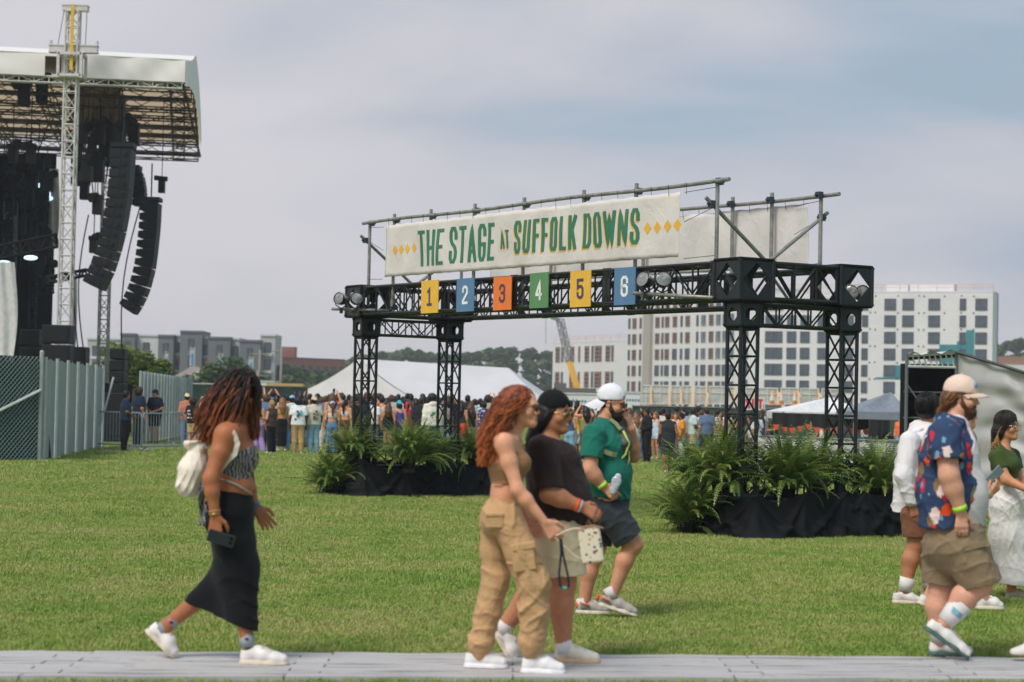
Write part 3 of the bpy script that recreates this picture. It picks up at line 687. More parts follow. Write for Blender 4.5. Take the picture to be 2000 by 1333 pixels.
def build_banners():
    cl = cloth_mat('cream banner vinyl', C(219, 213, 208)); cb = cloth_mat('pale banner back', C(226, 222, 218))
    def sheet(fn, name, mat, label):
        m = MB(); m.grid(fn, 150, 14); o = m.build(name, mat, None, True); tag(o, label, 'banner')
        sm = o.modifiers.new('cloth', 'SOLIDIFY'); sm.thickness = .002; sm.offset = 0; return o
    fo = sheet(FRONT, 'banner', cl, 'long cream banner with green lettering strung above the truss gateway')
    ORG[fo] = V((0, 0, 0))
    BO = sheet(BACK, 'banner', cb, 'blank pale cloth behind the lettered banner on the rear pipe frame')
    Wd = (.888 - .093)*GL; Hb = 4.245 - 3.43
    def fn(x, y, lift):
        return FRONT(x/Wd, y/Hb) - ES*lift
    un = lambda px: solve(lambda u: FRONT(u, .5), px)*Wd
    gm, ym = MB(), MB()
    def word(tx, p0, p1, h, base, t, shadow):
        x0, x1 = un(p0), un(p1); n = len(tx); gap = .055 if h > .5 else .03; ws = {'I': .4, 'W': 1.45, 'N': 1.12, 'A': 1.1, 'K': 1.05, 'L': .85, 'F': .85, 'E': .85, 'T': .95}
        tot = sum(ws.get(c, 1) for c in tx); uw = (x1 - x0 - gap*(n - 1))/tot; x = x0
        for c in tx:
            wd = uw*ws.get(c, 1)
            if shadow: glyph(ym, c, x - .022, base*Hb - .022, wd, h*Hb, t*.95, fn, .004, t*.62)
            glyph(gm, c, x, base*Hb, wd, h*Hb, t, fn, .0075, t*.66); x += wd + gap
    word('THE', 817, 866, .67, .155, .08, 0); word('STAGE', 878, 966, .67, .165, .08, 0); word('AT', 978, 994.5, .32, .36, .042, 1)
    word('SUFFOLK', 1004.5, 1127, .575, .245, .075, 1); word('DOWNS', 1140, 1250, .575, .245, .075, 1)
    for px, v in ((772, .5), (784, .505), (796, .51), (809, .515), (1265, .48), (1284, .48), (1304, .485), (1323.5, .49)):
        x = un(px); r = .083; y = v*Hb
        dm = MB(); dm._add([fn(x - r, y, .004), fn(x, y - r, .004), fn(x + r, y, .004), fn(x, y + r, .004)], [(0, 1, 2, 3)]); dm.build('diamond', plain('gold lettering', YEL, .6, 0, .06), fo)
    gm.build('lettering', plain('green lettering', GREEN, .6, 0, .08), fo); ym.build('gold_lettering', plain('gold lettering', YEL, .6, 0, .06), fo)
    cols = [(C(236, 184, 62), C(72, 66, 92), 'yellow'), (C(86, 128, 168), C(240, 238, 234), 'blue'), (C(240, 124, 48), C(74, 64, 84), 'orange'), (C(92, 142, 92), C(240, 238, 234), 'green'), (C(236, 184, 62), C(72, 66, 92), 'yellow'), (C(86, 128, 168), C(240, 238, 234), 'blue')]
    spans = [(822, 855, 548, 612), (891, 925, 544, 609), (963, 998, 541, 606), (1034, 1070, 533, 602), (1113, 1153, 529, 600), (1199, 1240, 523, 596)]
    for i, (bg, fg, nm) in enumerate(cols):
        a, b, y0, y1 = spans[i]; base = lambda u: LF + EL*(u*GL) - ES*.3 + Z*3.1
        u0, u1 = solve(base, a), solve(base, b); p0 = LF + EL*(u0*GL) - ES*.29; p1 = LF + EL*(u1*GL) - ES*.29; m_ = (p0 + p1)/2; wd = (p1 - p0).length
        zt = solve(lambda z: m_ + Z*(2.5 + 1.2*z), y0, y=True)*1.2 + 2.5; zb = solve(lambda z: m_ + Z*(2.5 + 1.2*z), y1, y=True)*1.2 + 2.5
        c = m_ + Z*(zt + zb)/2; m = MB(); m.box(c, (wd, .012, zt - zb), (EL, ES, Z))
        o = m.build('number_sign', plain('sign board ' + nm, bg, .55, 0, .05), None, False, c)
        tag(o, '%s sign board with the number %d hanging on the truss beam' % (nm, i + 1), 'number sign', 'number signs on the front beam')
        hg = (zt - zb)*.56; gw = .165; m = MB()
        fs = lambda x, y, l: c + EL*x + Z*y - ES*(.0065 + l)
        glyph(m, str(i + 1), -gw/2, -hg/2, gw, hg, .046, fs, .003, .04); m.build('numeral', plain('numeral %d' % (i % 2), fg, .6), o)
build_banners()
# ---- floodlights on pipes
def flood(p, aim, label, grp):
    t_ = thing('floodlight', label, 'floodlight', p, grp); f, u, k = frame(aim); P_ = V(p)
    m = MB(); n = 12; prof = [(-.1, .03), (-.09, .06), (-.03, .088), (.05, .1), (.085, .1)]
    ring = lambda x, r: [P_ + f*x + (u*math.cos(6.2832*i/n) + k*math.sin(6.2832*i/n))*r for i in range(n)]
    vs = []; [vs.extend(ring(x, r)) for x, r in prof]
    m._add(vs, [(j*n + i, j*n + (i + 1) % n, (j + 1)*n + (i + 1) % n, (j + 1)*n + i) for j in range(len(prof) - 1) for i in range(n)] + [tuple(range(n - 1, -1, -1))])
    m.build('housing', plain('black lamp housing', C(24, 26, 28), .4), t_, True)
    m = MB(); m._add(ring(.07, .095) + [P_ + f*.1], [(i, (i + 1) % n, n) for i in range(n)]); m.build('lens', plain('lamp lens', C(150, 152, 150), .15, .4), t_, True)
    m = MB(); m.path([P_ + u*.11 + Z*0, P_ + u*.115 - Z*.09, P_ - Z*.15, P_ - u*.115 - Z*.09, P_ - u*.11], .01, 5); m.box(P_ - Z*.18, (.05, .06, .09)); m.build('yoke', plain('black lamp housing', C(24, 26, 28), .4), t_)
    t = MATS.get('bag')
    if not t:
        q = NT('clear rain bag'); q.set(Roughness=.12, IOR=1.1, Transmission_Weight=.0, Specular_IOR_Level=.9); q.color(C(205, 205, 208))
        tr = q.n('ShaderNodeBsdfTransparent'); mx = q.n('ShaderNodeMixShader'); lw = q.noise(14, 3)
        q.L.new(q.ramp(lw, [(.45, (.05, .05, .05)), (.66, (.6, .6, .6))]), mx.inputs[0]); q.L.new(tr.outputs[0], mx.inputs[1]); q.L.new(q.b.outputs[0], mx.inputs[2]); q.L.new(mx.outputs[0], q.out.inputs[0])
        q.bump(q.noise(18, 4), .8, .05); t = MATS['bag'] = q.m
    m = MB(); r = random.Random(int(p[0]*100)); m.ball(P_ + Z*.015, (.112, .112, .105), 14, 10)
    m.v = [(x + r.uniform(-.008, .008), y + r.uniform(-.008, .008), z + r.uniform(-.008, .008)) for x, y, z in m.v]; m.build('rain_cover', t, t_, True)
def light_pipe(a, b, label):
    m = MB(); m.tube(a, b, .024, 8); o = m.build('light_pipe', PIPE, None, True, V(a)); tag(o, label, 'pipe', 'pipes holding the floodlights')
a, b = P(648, 604, 32.0), P(757, 607, 31.8); light_pipe(a, b, 'grey pipe sticking out past the left end of the gateway beam')
flood(P(667, 585, 31.85), V((-.5, -.75, .15)), 'bagged floodlight on the left pipe, the outer one', 'bagged floodlights on the gateway'); flood(P(695, 585, 31.8), V((.3, -.8, .2)), 'bagged floodlight on the left pipe, beside the corner block', 'bagged floodlights on the gateway')
a, b = P(1237, 573, 25.2), P(1392, 582, 24.05); light_pipe(a, b, 'grey pipe in front of the beam right of sign number 6')
flood(P(1261, 549, 25.0), V((-.6, -.7, .25)), 'bagged floodlight touching the blue number 6 sign', 'bagged floodlights on the gateway'); flood(P(1294, 549, 24.8), V((.1, -.9, .3)), 'bagged floodlight on the right pipe, farther from number 6', 'bagged floodlights on the gateway')
flood(P(1662, 574, 24.95), V((-.2, -.9, .1)), 'bagged floodlight inside the end beam block, left of the pair', 'bagged floodlights on the gateway'); flood(P(1681, 574, 25.05), V((.2, -.9, .1)), 'bagged floodlight inside the end beam block, right of the pair', 'bagged floodlights on the gateway')
# ---- black drapes round the two bases
def drape(A, Lf, Ls, seed, label):
    r = random.Random(seed); pts = [A - EL*Ls, A, A + ES*Lf, A + ES*Lf - EL*Ls]; segs = [(pts[i] - pts[(i + 1) % 4]).length for i in range(4)]; T = sum(segs)
    cen = sum(pts, V())/4; pins = sorted([segs[0]*.45, segs[0], segs[0] + Lf*.34, segs[0] + Lf*.62, segs[0] + Lf*.74, segs[0] + Lf] + [segs[0] + Lf + Ls*.6, T - segs[3], T - segs[3]*.5, T])
    ns = {p: (r.uniform(-.03, .05), r.uniform(.04, .13), r.uniform(-1, 1)) for p in pins}
    def f(u, v):
        s_ = u*T; q = s_
        for i in range(4):
            if q <= segs[i] + 1e-9 or i == 3: break
            q -= segs[i]
        a, b = pts[i], pts[(i + 1) % 4]; p = a + (b - a)*(q/segs[i]); nn = V(((b - a).y, -(b - a).x, 0)).normalized()
        if nn.dot(p - cen) < 0: nn = -nn
        e = min(q, segs[i] - q); dirc = (p - cen).normalized(); nn = (nn + dirc*max(0, 1 - e/.15)*.6).normalized()
        prev = max([x for x in pins if x <= s_ + 1e-9] + [0]); nxt = min([x for x in pins if x > s_ + 1e-9] + [T + .01]); w_ = (s_ - prev)/max(nxt - prev, .05)
        hp, sag, sl = ns.get(prev, (0, .08, 0)); hn = ns.get(nxt, (0, 0, 0))[0]
        top = .56 + hp*(1 - w_) + hn*w_ - sag*math.sin(math.pi*w_)**.8
        z = top*v - .0*u; h = 1 - v
        off = .02 + .14*h**1.5
        d0 = s_ - prev; d1 = nxt - s_
        for dd, sg in ((d0, 1), (d1, -1)):       # creases that fan out from each tied point
            for k, (an, am) in enumerate(((.4, .04), (1.2, .05), (.05, .025))):
                off += 1.2*am*math.exp(-((dd - an*h*top*1.1)/(.03 + .05*h))**2)*(.35 + h)
        off += .03*math.sin(s_*6 + 3*h + seed)*(.3 + h) + .006*math.sin(s_*17 - 9*h)*(.3 + h)
        return p + nn*off + Z*max(z - (0 if v else .0), .004)
    m = MB(); m.grid(f, 330, 26)
    t = MATS.get('drape')
    if not t:
        q = NT('black drape'); a_ = q.noise(3, 4); q.color(q.ramp(a_, [(.3, C(9, 11, 13)), (.7, C(17, 20, 23))])); q.set(Roughness=.75, Specular_IOR_Level=.2)
        q.bump(q.noise(3, 3, .5, None, 1.), .3, .04); t = MATS['drape'] = q.m
    o = m.build('drape', t, None, True, A); tag(o, label, 'drape', 'black drapes round the truss feet')
    sm = o.modifiers.new('cloth', 'SOLIDIFY'); sm.thickness = .003
    m = MB(); m.box(cen + Z*.2, (Ls - .12, Lf - .12, .38), (EL, ES, Z)); k = m.build('ballast_block', plain('dark ballast', C(26, 29, 32), .8), None, False, cen); tag(k, 'dark ballast block inside the black drape of the %s truss foot' % ('nearer' if seed == 2 else 'farther'), 'ballast block')
drape(RF + EL*.45 - ES*.12, 2.25, 1.2, 2, 'creased black drape round the nearer truss foot, between the ferns'); drape(LF + EL*.45 - ES*.25, 2.45, 1.1, 5, 'black drape round the farther truss foot, behind the curly haired woman')
# ---- ferns
def fern_mesh(seed, n=215, R_=.62):
    r = random.Random(seed); vs, fs, at = [], [], []
    for i in range(n):
        az = r.uniform(0, 6.283); el = rad(r.triangular(20, 90, 74)); L = r.uniform(.55, 1.)*R_*1.25; dr = r.uniform(.5, 1.9); m = 11
        p = V((r.gauss(0, .05), r.gauss(0, .05), .0)); h = V((math.cos(az), math.sin(az), 0)); sd = V((-h.y, h.x, 0)); e = el; sv = r.random(); tw = r.uniform(-.5, .5)
        seg = L/m; wd = r.uniform(.042, .066)
        e0 = -.25 if i % 4 == 0 else 0; e += e0
        for k in range(m):
            t = k/m; d = h*math.cos(e) + Z*math.sin(e); p2 = p + d*seg; nup = d.cross(sd)
            ww = wd*(min(1, .35 + t*2.2))*(1 - t**2.5)
            if k > 0:
                for g in (-1, 1):
                    for hf in (0, .5):
                        q = p.lerp(p2, hf); a = (sd*g*(1 - .15*t) + d*.55 - nup*.25*g*tw).normalized(); b = len(vs); l = ww*r.uniform(.8, 1.2)*1.35
                        vs.extend([q, q + a*l*.5 + d*seg*.17 - Z*l*.05, q + a*l - Z*l*.28, q + a*l*.5 - d*seg*.12 - Z*l*.05]); fs.append((b, b + 1, b + 2, b + 3)); at.extend([sv + .15*t]*4)
            b = len(vs); w0 = .004; vs.extend([p - sd*w0, p + sd*w0, p2 + sd*w0, p2 - sd*w0]); fs.append((b, b + 1, b + 2, b + 3)); at.extend([sv]*4)
            p = p2; e -= dr*seg/L*(.4 + 1.6*t)
    me = np_mesh('foliage', np.array([tuple(v) for v in vs]), fs); a = me.attributes.new('strand', 'FLOAT', 'POINT'); a.data.foreach_set('value', np.array(at, np.float32)); return me
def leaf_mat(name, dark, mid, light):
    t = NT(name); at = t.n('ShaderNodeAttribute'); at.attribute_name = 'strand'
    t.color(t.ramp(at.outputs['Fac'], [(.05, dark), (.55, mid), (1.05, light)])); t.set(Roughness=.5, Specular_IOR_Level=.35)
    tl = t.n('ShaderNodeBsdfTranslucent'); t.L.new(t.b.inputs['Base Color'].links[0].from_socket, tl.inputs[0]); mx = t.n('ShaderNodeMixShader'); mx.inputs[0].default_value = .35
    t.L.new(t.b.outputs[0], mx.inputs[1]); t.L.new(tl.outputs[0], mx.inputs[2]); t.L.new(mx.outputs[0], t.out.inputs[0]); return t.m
def build_ferns():
    fm = leaf_mat('fern frond', (.045, .105, .018), (.145, .25, .045), (.36, .42, .11)); pm = plain('black nursery pot', C(22, 24, 26), .5)
    ms = [fern_mesh(3), fern_mesh(8), fern_mesh(14)]
    for m in ms: m.materials.append(fm)
    spots = [(1343, 24.15, 0, .95, 'potted fern on the grass at the left end of the nearer drape'), (1408, 24.0, .52, .95, 'fern left of the nearer front truss column, above the drape'), (1362, 24.9, .5, .85, 'fern half hidden behind the one left of the nearer front column'),
      (1536, 24.1, .48, 1.0, 'fern between the two nearer truss columns, the left one'), (1592, 24.6, .5, .9, 'fern between the two nearer truss columns, the right one'), (1708, 24.9, .44, .95, 'fern right of the nearer rear truss column, beside the white shirt man'),
      (648, 32.2, 0, .95, 'potted fern on the grass at the left end of the farther drape'), (688, 32.3, .5, .9, 'fern left of the farther front truss column, above the drape'), (798, 32.0, .46, 1.0, 'fern between the two farther truss columns'), (927, 33.2, .45, .85, 'fern right of the farther rear truss column, by the curly haired woman'), (845, 32.6, .44, .8, 'small fern beside the farther rear column, left of it')]
    for i, (px, D, z, s_, lab) in enumerate(spots):
        p = X_at(px, D, z); t_ = thing('potted_fern', lab, 'fern', p, 'potted ferns round the truss feet'); m = MB(); n = 12
        zb = -min(z, .1) if z else 0; prof = [(0.0, .1), (.17, .12), (.18, .13), (.18, .11)]; vs = []
        for zz, rr in prof: vs += [p + V((rr*math.cos(6.2832*k/n), rr*math.sin(6.2832*k/n), zz)) for k in range(n)]
        m._add(vs, [(j*n + k, j*n + (k + 1) % n, (j + 1)*n + (k + 1) % n, (j + 1)*n + k) for j in range(3) for k in range(n)] + [tuple(range(n - 1, -1, -1)), tuple(range(3*n, 4*n))]); m.build('pot', pm, t_, True)
        o = bpy.data.objects.new('foliage', ms[i % 3]); col.objects.link(o); o.parent = t_; o.location = (0, 0, .1); o.scale = (s_*1.15, s_*1.15, s_*1.3); o.rotation_euler = (0, 0, i*1.3)
        if z: m = MB(); m.tube(p - Z*(z - .40 if z > .4 else 0), p + Z*.002, .1, 10); m.build('saucer', pm, t_)
build_ferns()
# ---------------------------------------------------------------- far buildings, hills, trees
def leafy(m, c, r, n, leaf, rnd, at, low=-.35, squash=1.):
    for _ in range(n):
        while True:
            d = V((rnd.gauss(0, 1), rnd.gauss(0, 1), rnd.gauss(0, 1)));
            if d.length > .01:
                d = d.normalized()
                if d.z > low: break
        k = rnd.uniform(.72, 1.04); p = V(c) + V((d.x*r[0], d.y*r[1], d.z*r[2]))*k
        nn = (d + V((rnd.uniform(-.7, .7), rnd.uniform(-.7, .7), rnd.uniform(-.2, .8)))).normalized(); _, u, w_ = frame(nn); s = leaf*rnd.uniform(.5, 1.2)
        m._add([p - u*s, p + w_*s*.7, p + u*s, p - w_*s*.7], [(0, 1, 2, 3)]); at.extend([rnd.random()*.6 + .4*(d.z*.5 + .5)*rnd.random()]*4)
def crown(name, blobs, leaf, dens, mat, parent, seed, loc=None):
    rnd = random.Random(seed); m = MB(); at = []
    for c, r in blobs:
        sub = max(4, int(6*max(r)/leaf/3))
        for q in range(sub):       # clumps over the lobe's surface
            d = V((rnd.gauss(0, 1), rnd.gauss(0, 1), rnd.gauss(0, .8))).normalized(); cc = V(c) + V((d.x*r[0], d.y*r[1], d.z*r[2]))*.72; k = rnd.uniform(.28, .5)
            leafy(m, cc, (r[0]*k, r[1]*k, r[2]*k), int(dens), leaf, rnd, at, -.6)
        leafy(m, c, tuple(q*.8 for q in r), int(dens*3), leaf*1.4, rnd, at, -.7)
    o = m.build(name, mat, parent, False, loc); a = o.data.attributes.new('strand', 'FLOAT', 'POINT'); a.data.foreach_set('value', np.array(at, np.float32)); return o
LEAF_DK = leaf_mat('dark tree leaves', (.04, .085, .03), (.085, .155, .05), (.15, .24, .075)); LEAF_YL = leaf_mat('yellow green leaves', (.08, .13, .018), (.19, .26, .04), (.33, .38, .07))
BARK = plain('bark', C(70, 60, 50), .9)
def tree(name, label, px0, px1, ytop, D, blobs_n, mat, seed, group=None, ybase=None):
    c = P((px0 + px1)/2, ytop, D); wd = (px1 - px0)/FPX*D; top = c.z; rnd = random.Random(seed); t_ = thing(name, label, 'tree', (c.x, D, gz(c.x, D)), group)
    m = MB(); m.path([V((c.x, D, -.3)), V((c.x + .1, D, top*.3)), V((c.x - .1, D, top*.6))], [wd*.035, wd*.028, wd*.012], 7)
    for k in range(5): a = rnd.uniform(0, 6.28); m.path([V((c.x, D, top*.3)), V((c.x + math.cos(a)*wd*.2, D + math.sin(a)*wd*.2, top*.62))], [wd*.018, wd*.007], 5)
    m.build('trunk', BARK, t_, True); bl = []
    for k in range(blobs_n):
        u = (k + .5)/blobs_n; x = c.x - wd/2 + wd*u; h = top*(1 - .32*(2*u - 1)**2)*rnd.uniform(.88, 1.0); r = wd/blobs_n*rnd.uniform(.75, 1.05); rv = min(r*.9, h*.3)
        bl.append((V((x, D + rnd.uniform(-r, r), h - rv)), (r, r, rv))); bl.append((V((x + rnd.uniform(-r, r)*.5, D + rnd.uniform(-r, r), max(h*.45, rv*.7))), (r*1.05, r, h*.32)))
    crown('crown', bl, max(.16, wd*.018), 42, mat, t_, seed)
tree('tree', 'yellow green leafy tree behind the speaker stack left of the gray apartments', 168, 332, 662, 105, 4, LEAF_YL, 3)
tree('tree', 'broad dark green tree in front of the gray apartment block', 372, 522, 692, 165, 5, LEAF_DK, 4)
def woods(label, prof, D, seed, leaf):
    # one mass: crowns packed along a profile of (px, ytop)
    rnd = random.Random(seed); bl = []
    for i in range(len(prof) - 1):
        (x0, y0), (x1, y1) = prof[i], prof[i + 1]; n = max(1, int((x1 - x0)/13))
        for k in range(n):
            t = (k + rnd.random())/n
            for dd in (0, 10, -8):
                p = P(x0 + (x1 - x0)*t, y0 + (y1 - y0)*t + rnd.uniform(-3, 5) + (dd == -8)*22, D + dd); r = rnd.uniform(9, 15)/FPX*D; bl.append((V((p.x, p.y, p.z - r*.8)), (r, r, r*.85)))
            bl.append((V((p.x, D + 2, p.z*.4)), (r*1.2, r, p.z*.5)))
    o = crown('woods', bl, leaf, 14, LEAF_DK, None, seed, V((0, D, 0))); tag(o, label, 'woods', None, 'stuff')
woods('dark green wooded hill behind the white tent', [(560, 722), (640, 712), (690, 700), (745, 690), (790, 684), (850, 692), (900, 694), (945, 684), (1000, 680), (1050, 684), (1100, 690), (1160, 708)], 480, 3, 1.0)
woods('dark green trees below the brick building', [(530, 728), (560, 712), (600, 726), (660, 730)], 300, 6, .7)
woods('dark green trees behind the white building at the right edge', [(1930, 682), (1960, 672), (2000, 664), (2040, 668)], 500, 9, 1.0)
def hill():
    m = MB(); r = random.Random(2)
    for D, z0, x0, x1, kd in ((560, 6, -160, 140, 0),): m.grid(lambda u, v: V((x0 + (x1 - x0)*u, D - 60 + 160*v, -1 + z0*math.sin(math.pi*min(1, v))*(.8 + .2*math.sin(u*12)))), 24, 6)
    o = m.build('hill', plain('hill ground', (.05, .08, .025), .95), None, True); o['kind'] = 'structure'
hill()
GLASS = plain('window glass', C(62, 76, 88), .12, 0, .25, .8, spec=.8); FRAME = plain('window frame', C(44, 60, 62), .5); FRAMEW = plain('pale window frame', C(170, 176, 176), .5); LATH = plain('timber lath', C(150, 114, 90), .85)
class Facade:      # windows on one straight wall from a to b; x, z in metres along the wall
    def __init__(s, a, b, t_): s.a, s.b, s.t = V(a), V(b), t_; s.e = (s.b - s.a).normalized(); s.n = V((s.e.y, -s.e.x, 0)); s.L = (s.b - s.a).length; s.n = s.n if s.n.y < 0 else -s.n; s.cache = {}
    def at(s, x, z, o=0): return s.a + s.e*x + s.n*o + Z*z
    def xp(s, px): return solve(lambda u: s.a + s.e*(u*s.L*1.0) + Z*8, px, -.3, 1.3)*s.L if False else s._xp(px)
    def _xp(s, px):
        lo, hi = -.5*s.L, 1.5*s.L
        for _ in range(40):
            m = (lo + hi)/2
            if proj(s.a + s.e*m + Z*8)[0] < px: lo = m
            else: hi = m
        return (lo + hi)/2
    def win(s, x, z, w_, h, kind='glass'):
        key = (round(w_, 2), round(h, 2), kind); ax = (s.e, s.n, Z)
        if key not in s.cache:
            f = MB(); t = .09; dep = .12
            for q in (-1, 1): f.box(s.e*q*(w_/2 - t/2) + s.n*.02, (t, dep, h), ax); f.box(Z*q*(h/2 - t/2) + s.n*.02, (w_ - 2*t, dep, t), ax)
            g = MB()
            if kind == 'lath':
                n = 4
                for k in range(n): f.box(Z*(-h/2 + h*(k + .5)/n + .1) + s.n*.0, (w_ - .1, .04, h*.09), ax)
                g.box(s.n*-.03, (w_ - .1, .02, h - .1), ax)
            else:
                if w_ > 1.1: f.box(s.e*w_*-.12 + s.n*.02, (.08, .1, h - .1), ax)
                if w_ > 1.1 and h > 1.4: f.box(s.n*.02 - Z*h*.28, (w_ - .1, .1, .06), ax)
                g.box(s.n*-.01, (w_ - .1, .03, h - .1), ax)
            fm = bpy.data.meshes.new('window'); fm.from_pydata(f.v, [], f.f); fm.materials.append(LATH if kind == 'lath' else FRAMEW if kind == 'pale' else FRAME)
            gm = bpy.data.meshes.new('pane'); gm.from_pydata(g.v, [], g.f); gm.materials.append(plain('dark opening', C(40, 36, 36), .8) if kind == 'lath' else GLASS); s.cache[key] = (fm, gm)
        fm, gm = s.cache[key]; o = bpy.data.objects.new('window', fm); col.objects.link(o); o.parent = s.t; o.location = s.at(x, z, .05) - ORG[s.t]
        g = bpy.data.objects.new('pane', gm); col.objects.link(g); g.parent = o; return o
    def panel(s, x0, x1, z0, z1, o, d, name, mat): m = MB(); m.box(s.at((x0 + x1)/2, (z0 + z1)/2, o), (x1 - x0, d, z1 - z0), (s.e, s.n, Z)); return m.build(name, mat, s.t)
def wrap_mat():
    t = NT('white building wrap'); a = t.noise(.25, 4); b = t.n('ShaderNodeTexBrick'); b.inputs['Scale'].default_value = .35; b.inputs['Color1'].default_value = (.74, .72, .75, 1); b.inputs['Color2'].default_value = (.8, .77, .79, 1); b.inputs['Mortar'].default_value = (.66, .65, .69, 1); b.inputs['Mortar Size'].default_value = .012
    t.L.new(t.co(rot=(rad(90), 0, 0)), b.inputs['Vector']); t.color(t.mix(.25, b.outputs['Color'], t.ramp(a, [(.35, (.66, .65, .69)), (.65, (.82, .79, .8))]))); t.set(Roughness=.6); return t.m
WRAP = wrap_mat(); TEAL = plain('teal air barrier', C(34, 128, 138), .7, 0, .08); SLAB = plain('bare concrete', C(170, 164, 156), .8); SAFE = plain('orange guard rail', C(226, 160, 80), .6); GREYB = plain('grey sheathing', C(110, 112, 112), .8)
def block(name_, label, a, b, z0, z1, depth, mat=None, roofm=None):
    t_ = thing('building', label, 'building', (V(a) + V(b))/2); f = Facade(a, b, t_); m = MB()
    m.box(f.at(f.L/2, (z0 + z1)/2, -depth/2), (f.L, depth, z1 - z0), (f.e, f.n, Z)); m.build('wall', mat or WRAP, t_)
    m = MB(); m.box(f.at(f.L/2, z1 + .12, -depth/2), (f.L + .1, depth + .1, .24), (f.e, f.n, Z)); m.build('roof', roofm or WRAP, t_); return t_, f
def white_blocks():
    xz = lambda px, D: V((P(px, 780, D).x, D, 0))
    K = [(1078, 432), (1262, 396), (1440, 370), (1937, 352)]
    # left wing under construction
    t_, f = block('b', 'low white wrapped wing under construction behind the yellow crane', xz(1078, 432), xz(1222, 404), 4.2, 14.6, 16)
    sy = [9.1, 11.6]
    for i, px in enumerate((1089, 1098, 1117, 1131, 1146, 1157, 1166, 1173, 1187, 1196)):
        for z in (6.8, 12.2): f.win(f.xp(px), z, (1.9 if i % 4 in (0, 2) else .8), 3.3, 'lath' if i % 4 in (0, 2, 3) else 'glass')
    for i in range(9): f.panel(f.L*(i + .3)/9, f.L*(i + .3)/9 + .5, 0, 4.2, -2, .5, 'pillar', SLAB)
    f.panel(.3, f.L - .3, 0, 4.2, -3.2, .3, 'ground_floor_wall', GREYB)
    for i in range(8): f.win(f.L*(i + .75)/9, 2.2, 1.6, 2.6).location += -f.n*3.05
    rail(f, 0, f.L, 14.8, 16)
    # middle wing
    t_, f = block('b', 'tall white wrapped wing with timber barred windows between the crane and the nearer column', xz(1222, 404), xz(1440, 370), 0, 24, 16)
    nl = 6; cols = [(1228, 0), (1238, 1), (1250, 0), (1258, 0), (1283, 1), (1293, 0), (1302, 1), (1317, 1), (1330, 0), (1342, 1), (1361, 0), (1373, 2), (1388, 1), (1402, 2), (1415, 2), (1428, 2)]
    for px, k in cols:
        x = f.xp(px)
        for j in range(7):
            z = 2.0 + j*3.18
            kind = 'lath' if (k == 1 and (j > 3 or px in (1238, 1388) or (px < 1310 and j > 2))) else 'pale' if j in (3, 4, 5) and k == 2 else 'glass'
            f.win(x, z + .2, (.7, 1.5, 1.6)[k], 2.1, kind)
    x = f.xp(1267); m = MB(); m.box(f.at(x, 11.8, .35), (2.6, .8, 23.6), (f.e, f.n, Z)); m.build('hoist_shaft', SLAB, t_)
    f.panel(f.xp(1223), x - 1.4, .1, 3.9, .08, .1, 'ground_floor_wall', GREYB); f.panel(x + 1.4, f.xp(1303), .1, 3.9, .08, .1, 'ground_floor_wall', GREYB)
    # tower
    t_, f = block('b', 'white wrapped apartment tower with teal patches and guard rails on its roof', xz(1440, 370), xz(1937, 352), 0, 22.9, 5)
    lv = [2.0 + .9, 6.5, 9.55, 12.5, 15.55, 18.55, 21.0]
    zs = [20.75, 17.75, 14.75, 11.75, 8.75, 5.75, 2.6]
    for px, w_ in ((1452, 1.6), (1502, 1.7), (1518, 1.8), (1545, 1.8), (1571, 1.8), (1606, 2.0), (1656, 1.9), (1688, 1.15), (1737, 2.1), (1772, 2.1), (1823, 2.1), (1879, 1.15), (1915, 2.1)):
        for z in zs: f.win(f.xp(px), z, w_, 2.1 if z > 3 else 2.3)
    f.panel(f.xp(1834), f.xp(1868), 9.4, 13.6, .0, .04, 'teal_patch', TEAL); f.panel(f.xp(1886), f.xp(1902), 7.2, 16.2, .0, .04, 'teal_patch', TEAL); f.panel(f.xp(1868), f.xp(1887), 8, 14.2, .0, .03, 'teal_patch', TEAL); f.panel(f.xp(1748), f.xp(1760), 7.4, 9.8, .0, .04, 'teal_patch', TEAL); f.panel(f.xp(1710), f.xp(1770), 7.2, 7.6, .0, .04, 'teal_patch', TEAL)
    r = random.Random(1); vm = plain('vent hole', C(60, 60, 64), .7)
    for px in (1698, 1708, 1752, 1793, 1803, 1843, 1876, 1900):
        for z in zs[:6]: m = MB(); m.tube(f.at(f.xp(px), z + 1.5 + r.uniform(-.1, .1), -.05), f.at(f.xp(px), z + 1.5, .06), .16, 8); m.build('vent', vm, t_)
    rail(f, 0, f.L, 23.1, 24.4)
    for px, w_ in ((1808, 8), (1740, 4)): m = MB(); m.box(f.at(f.xp(px), 23.9, -6), (w_, 3, 1.6), (f.e, f.n, Z)); m.build('roof_unit', WRAP, t_)
    m = MB(); m.tube(f.at(f.L + .9, 0, .3), f.at(f.L + .9, 22.6, .3), .09, 6); m.build('standpipe', plain('vent hole', C(60, 60, 64), .7), t_)
    t_, f = block('b', 'low white wrapped block with raw timber sheathing beyond the tower at the right edge', V((88.5, 372, 0)), V((108, 370, 0)), 0, 10.4, 12)
    f.panel(.2, 8.5, 10.7, 12.2, -1, .3, 'timber_panel', LATH); f.panel(9, 18, 10.7, 12.0, -2, .3, 'timber_panel', WRAP)
    for x in (2.5, 7, 12): f.win(x, 8.6, 2.6, 1.4)
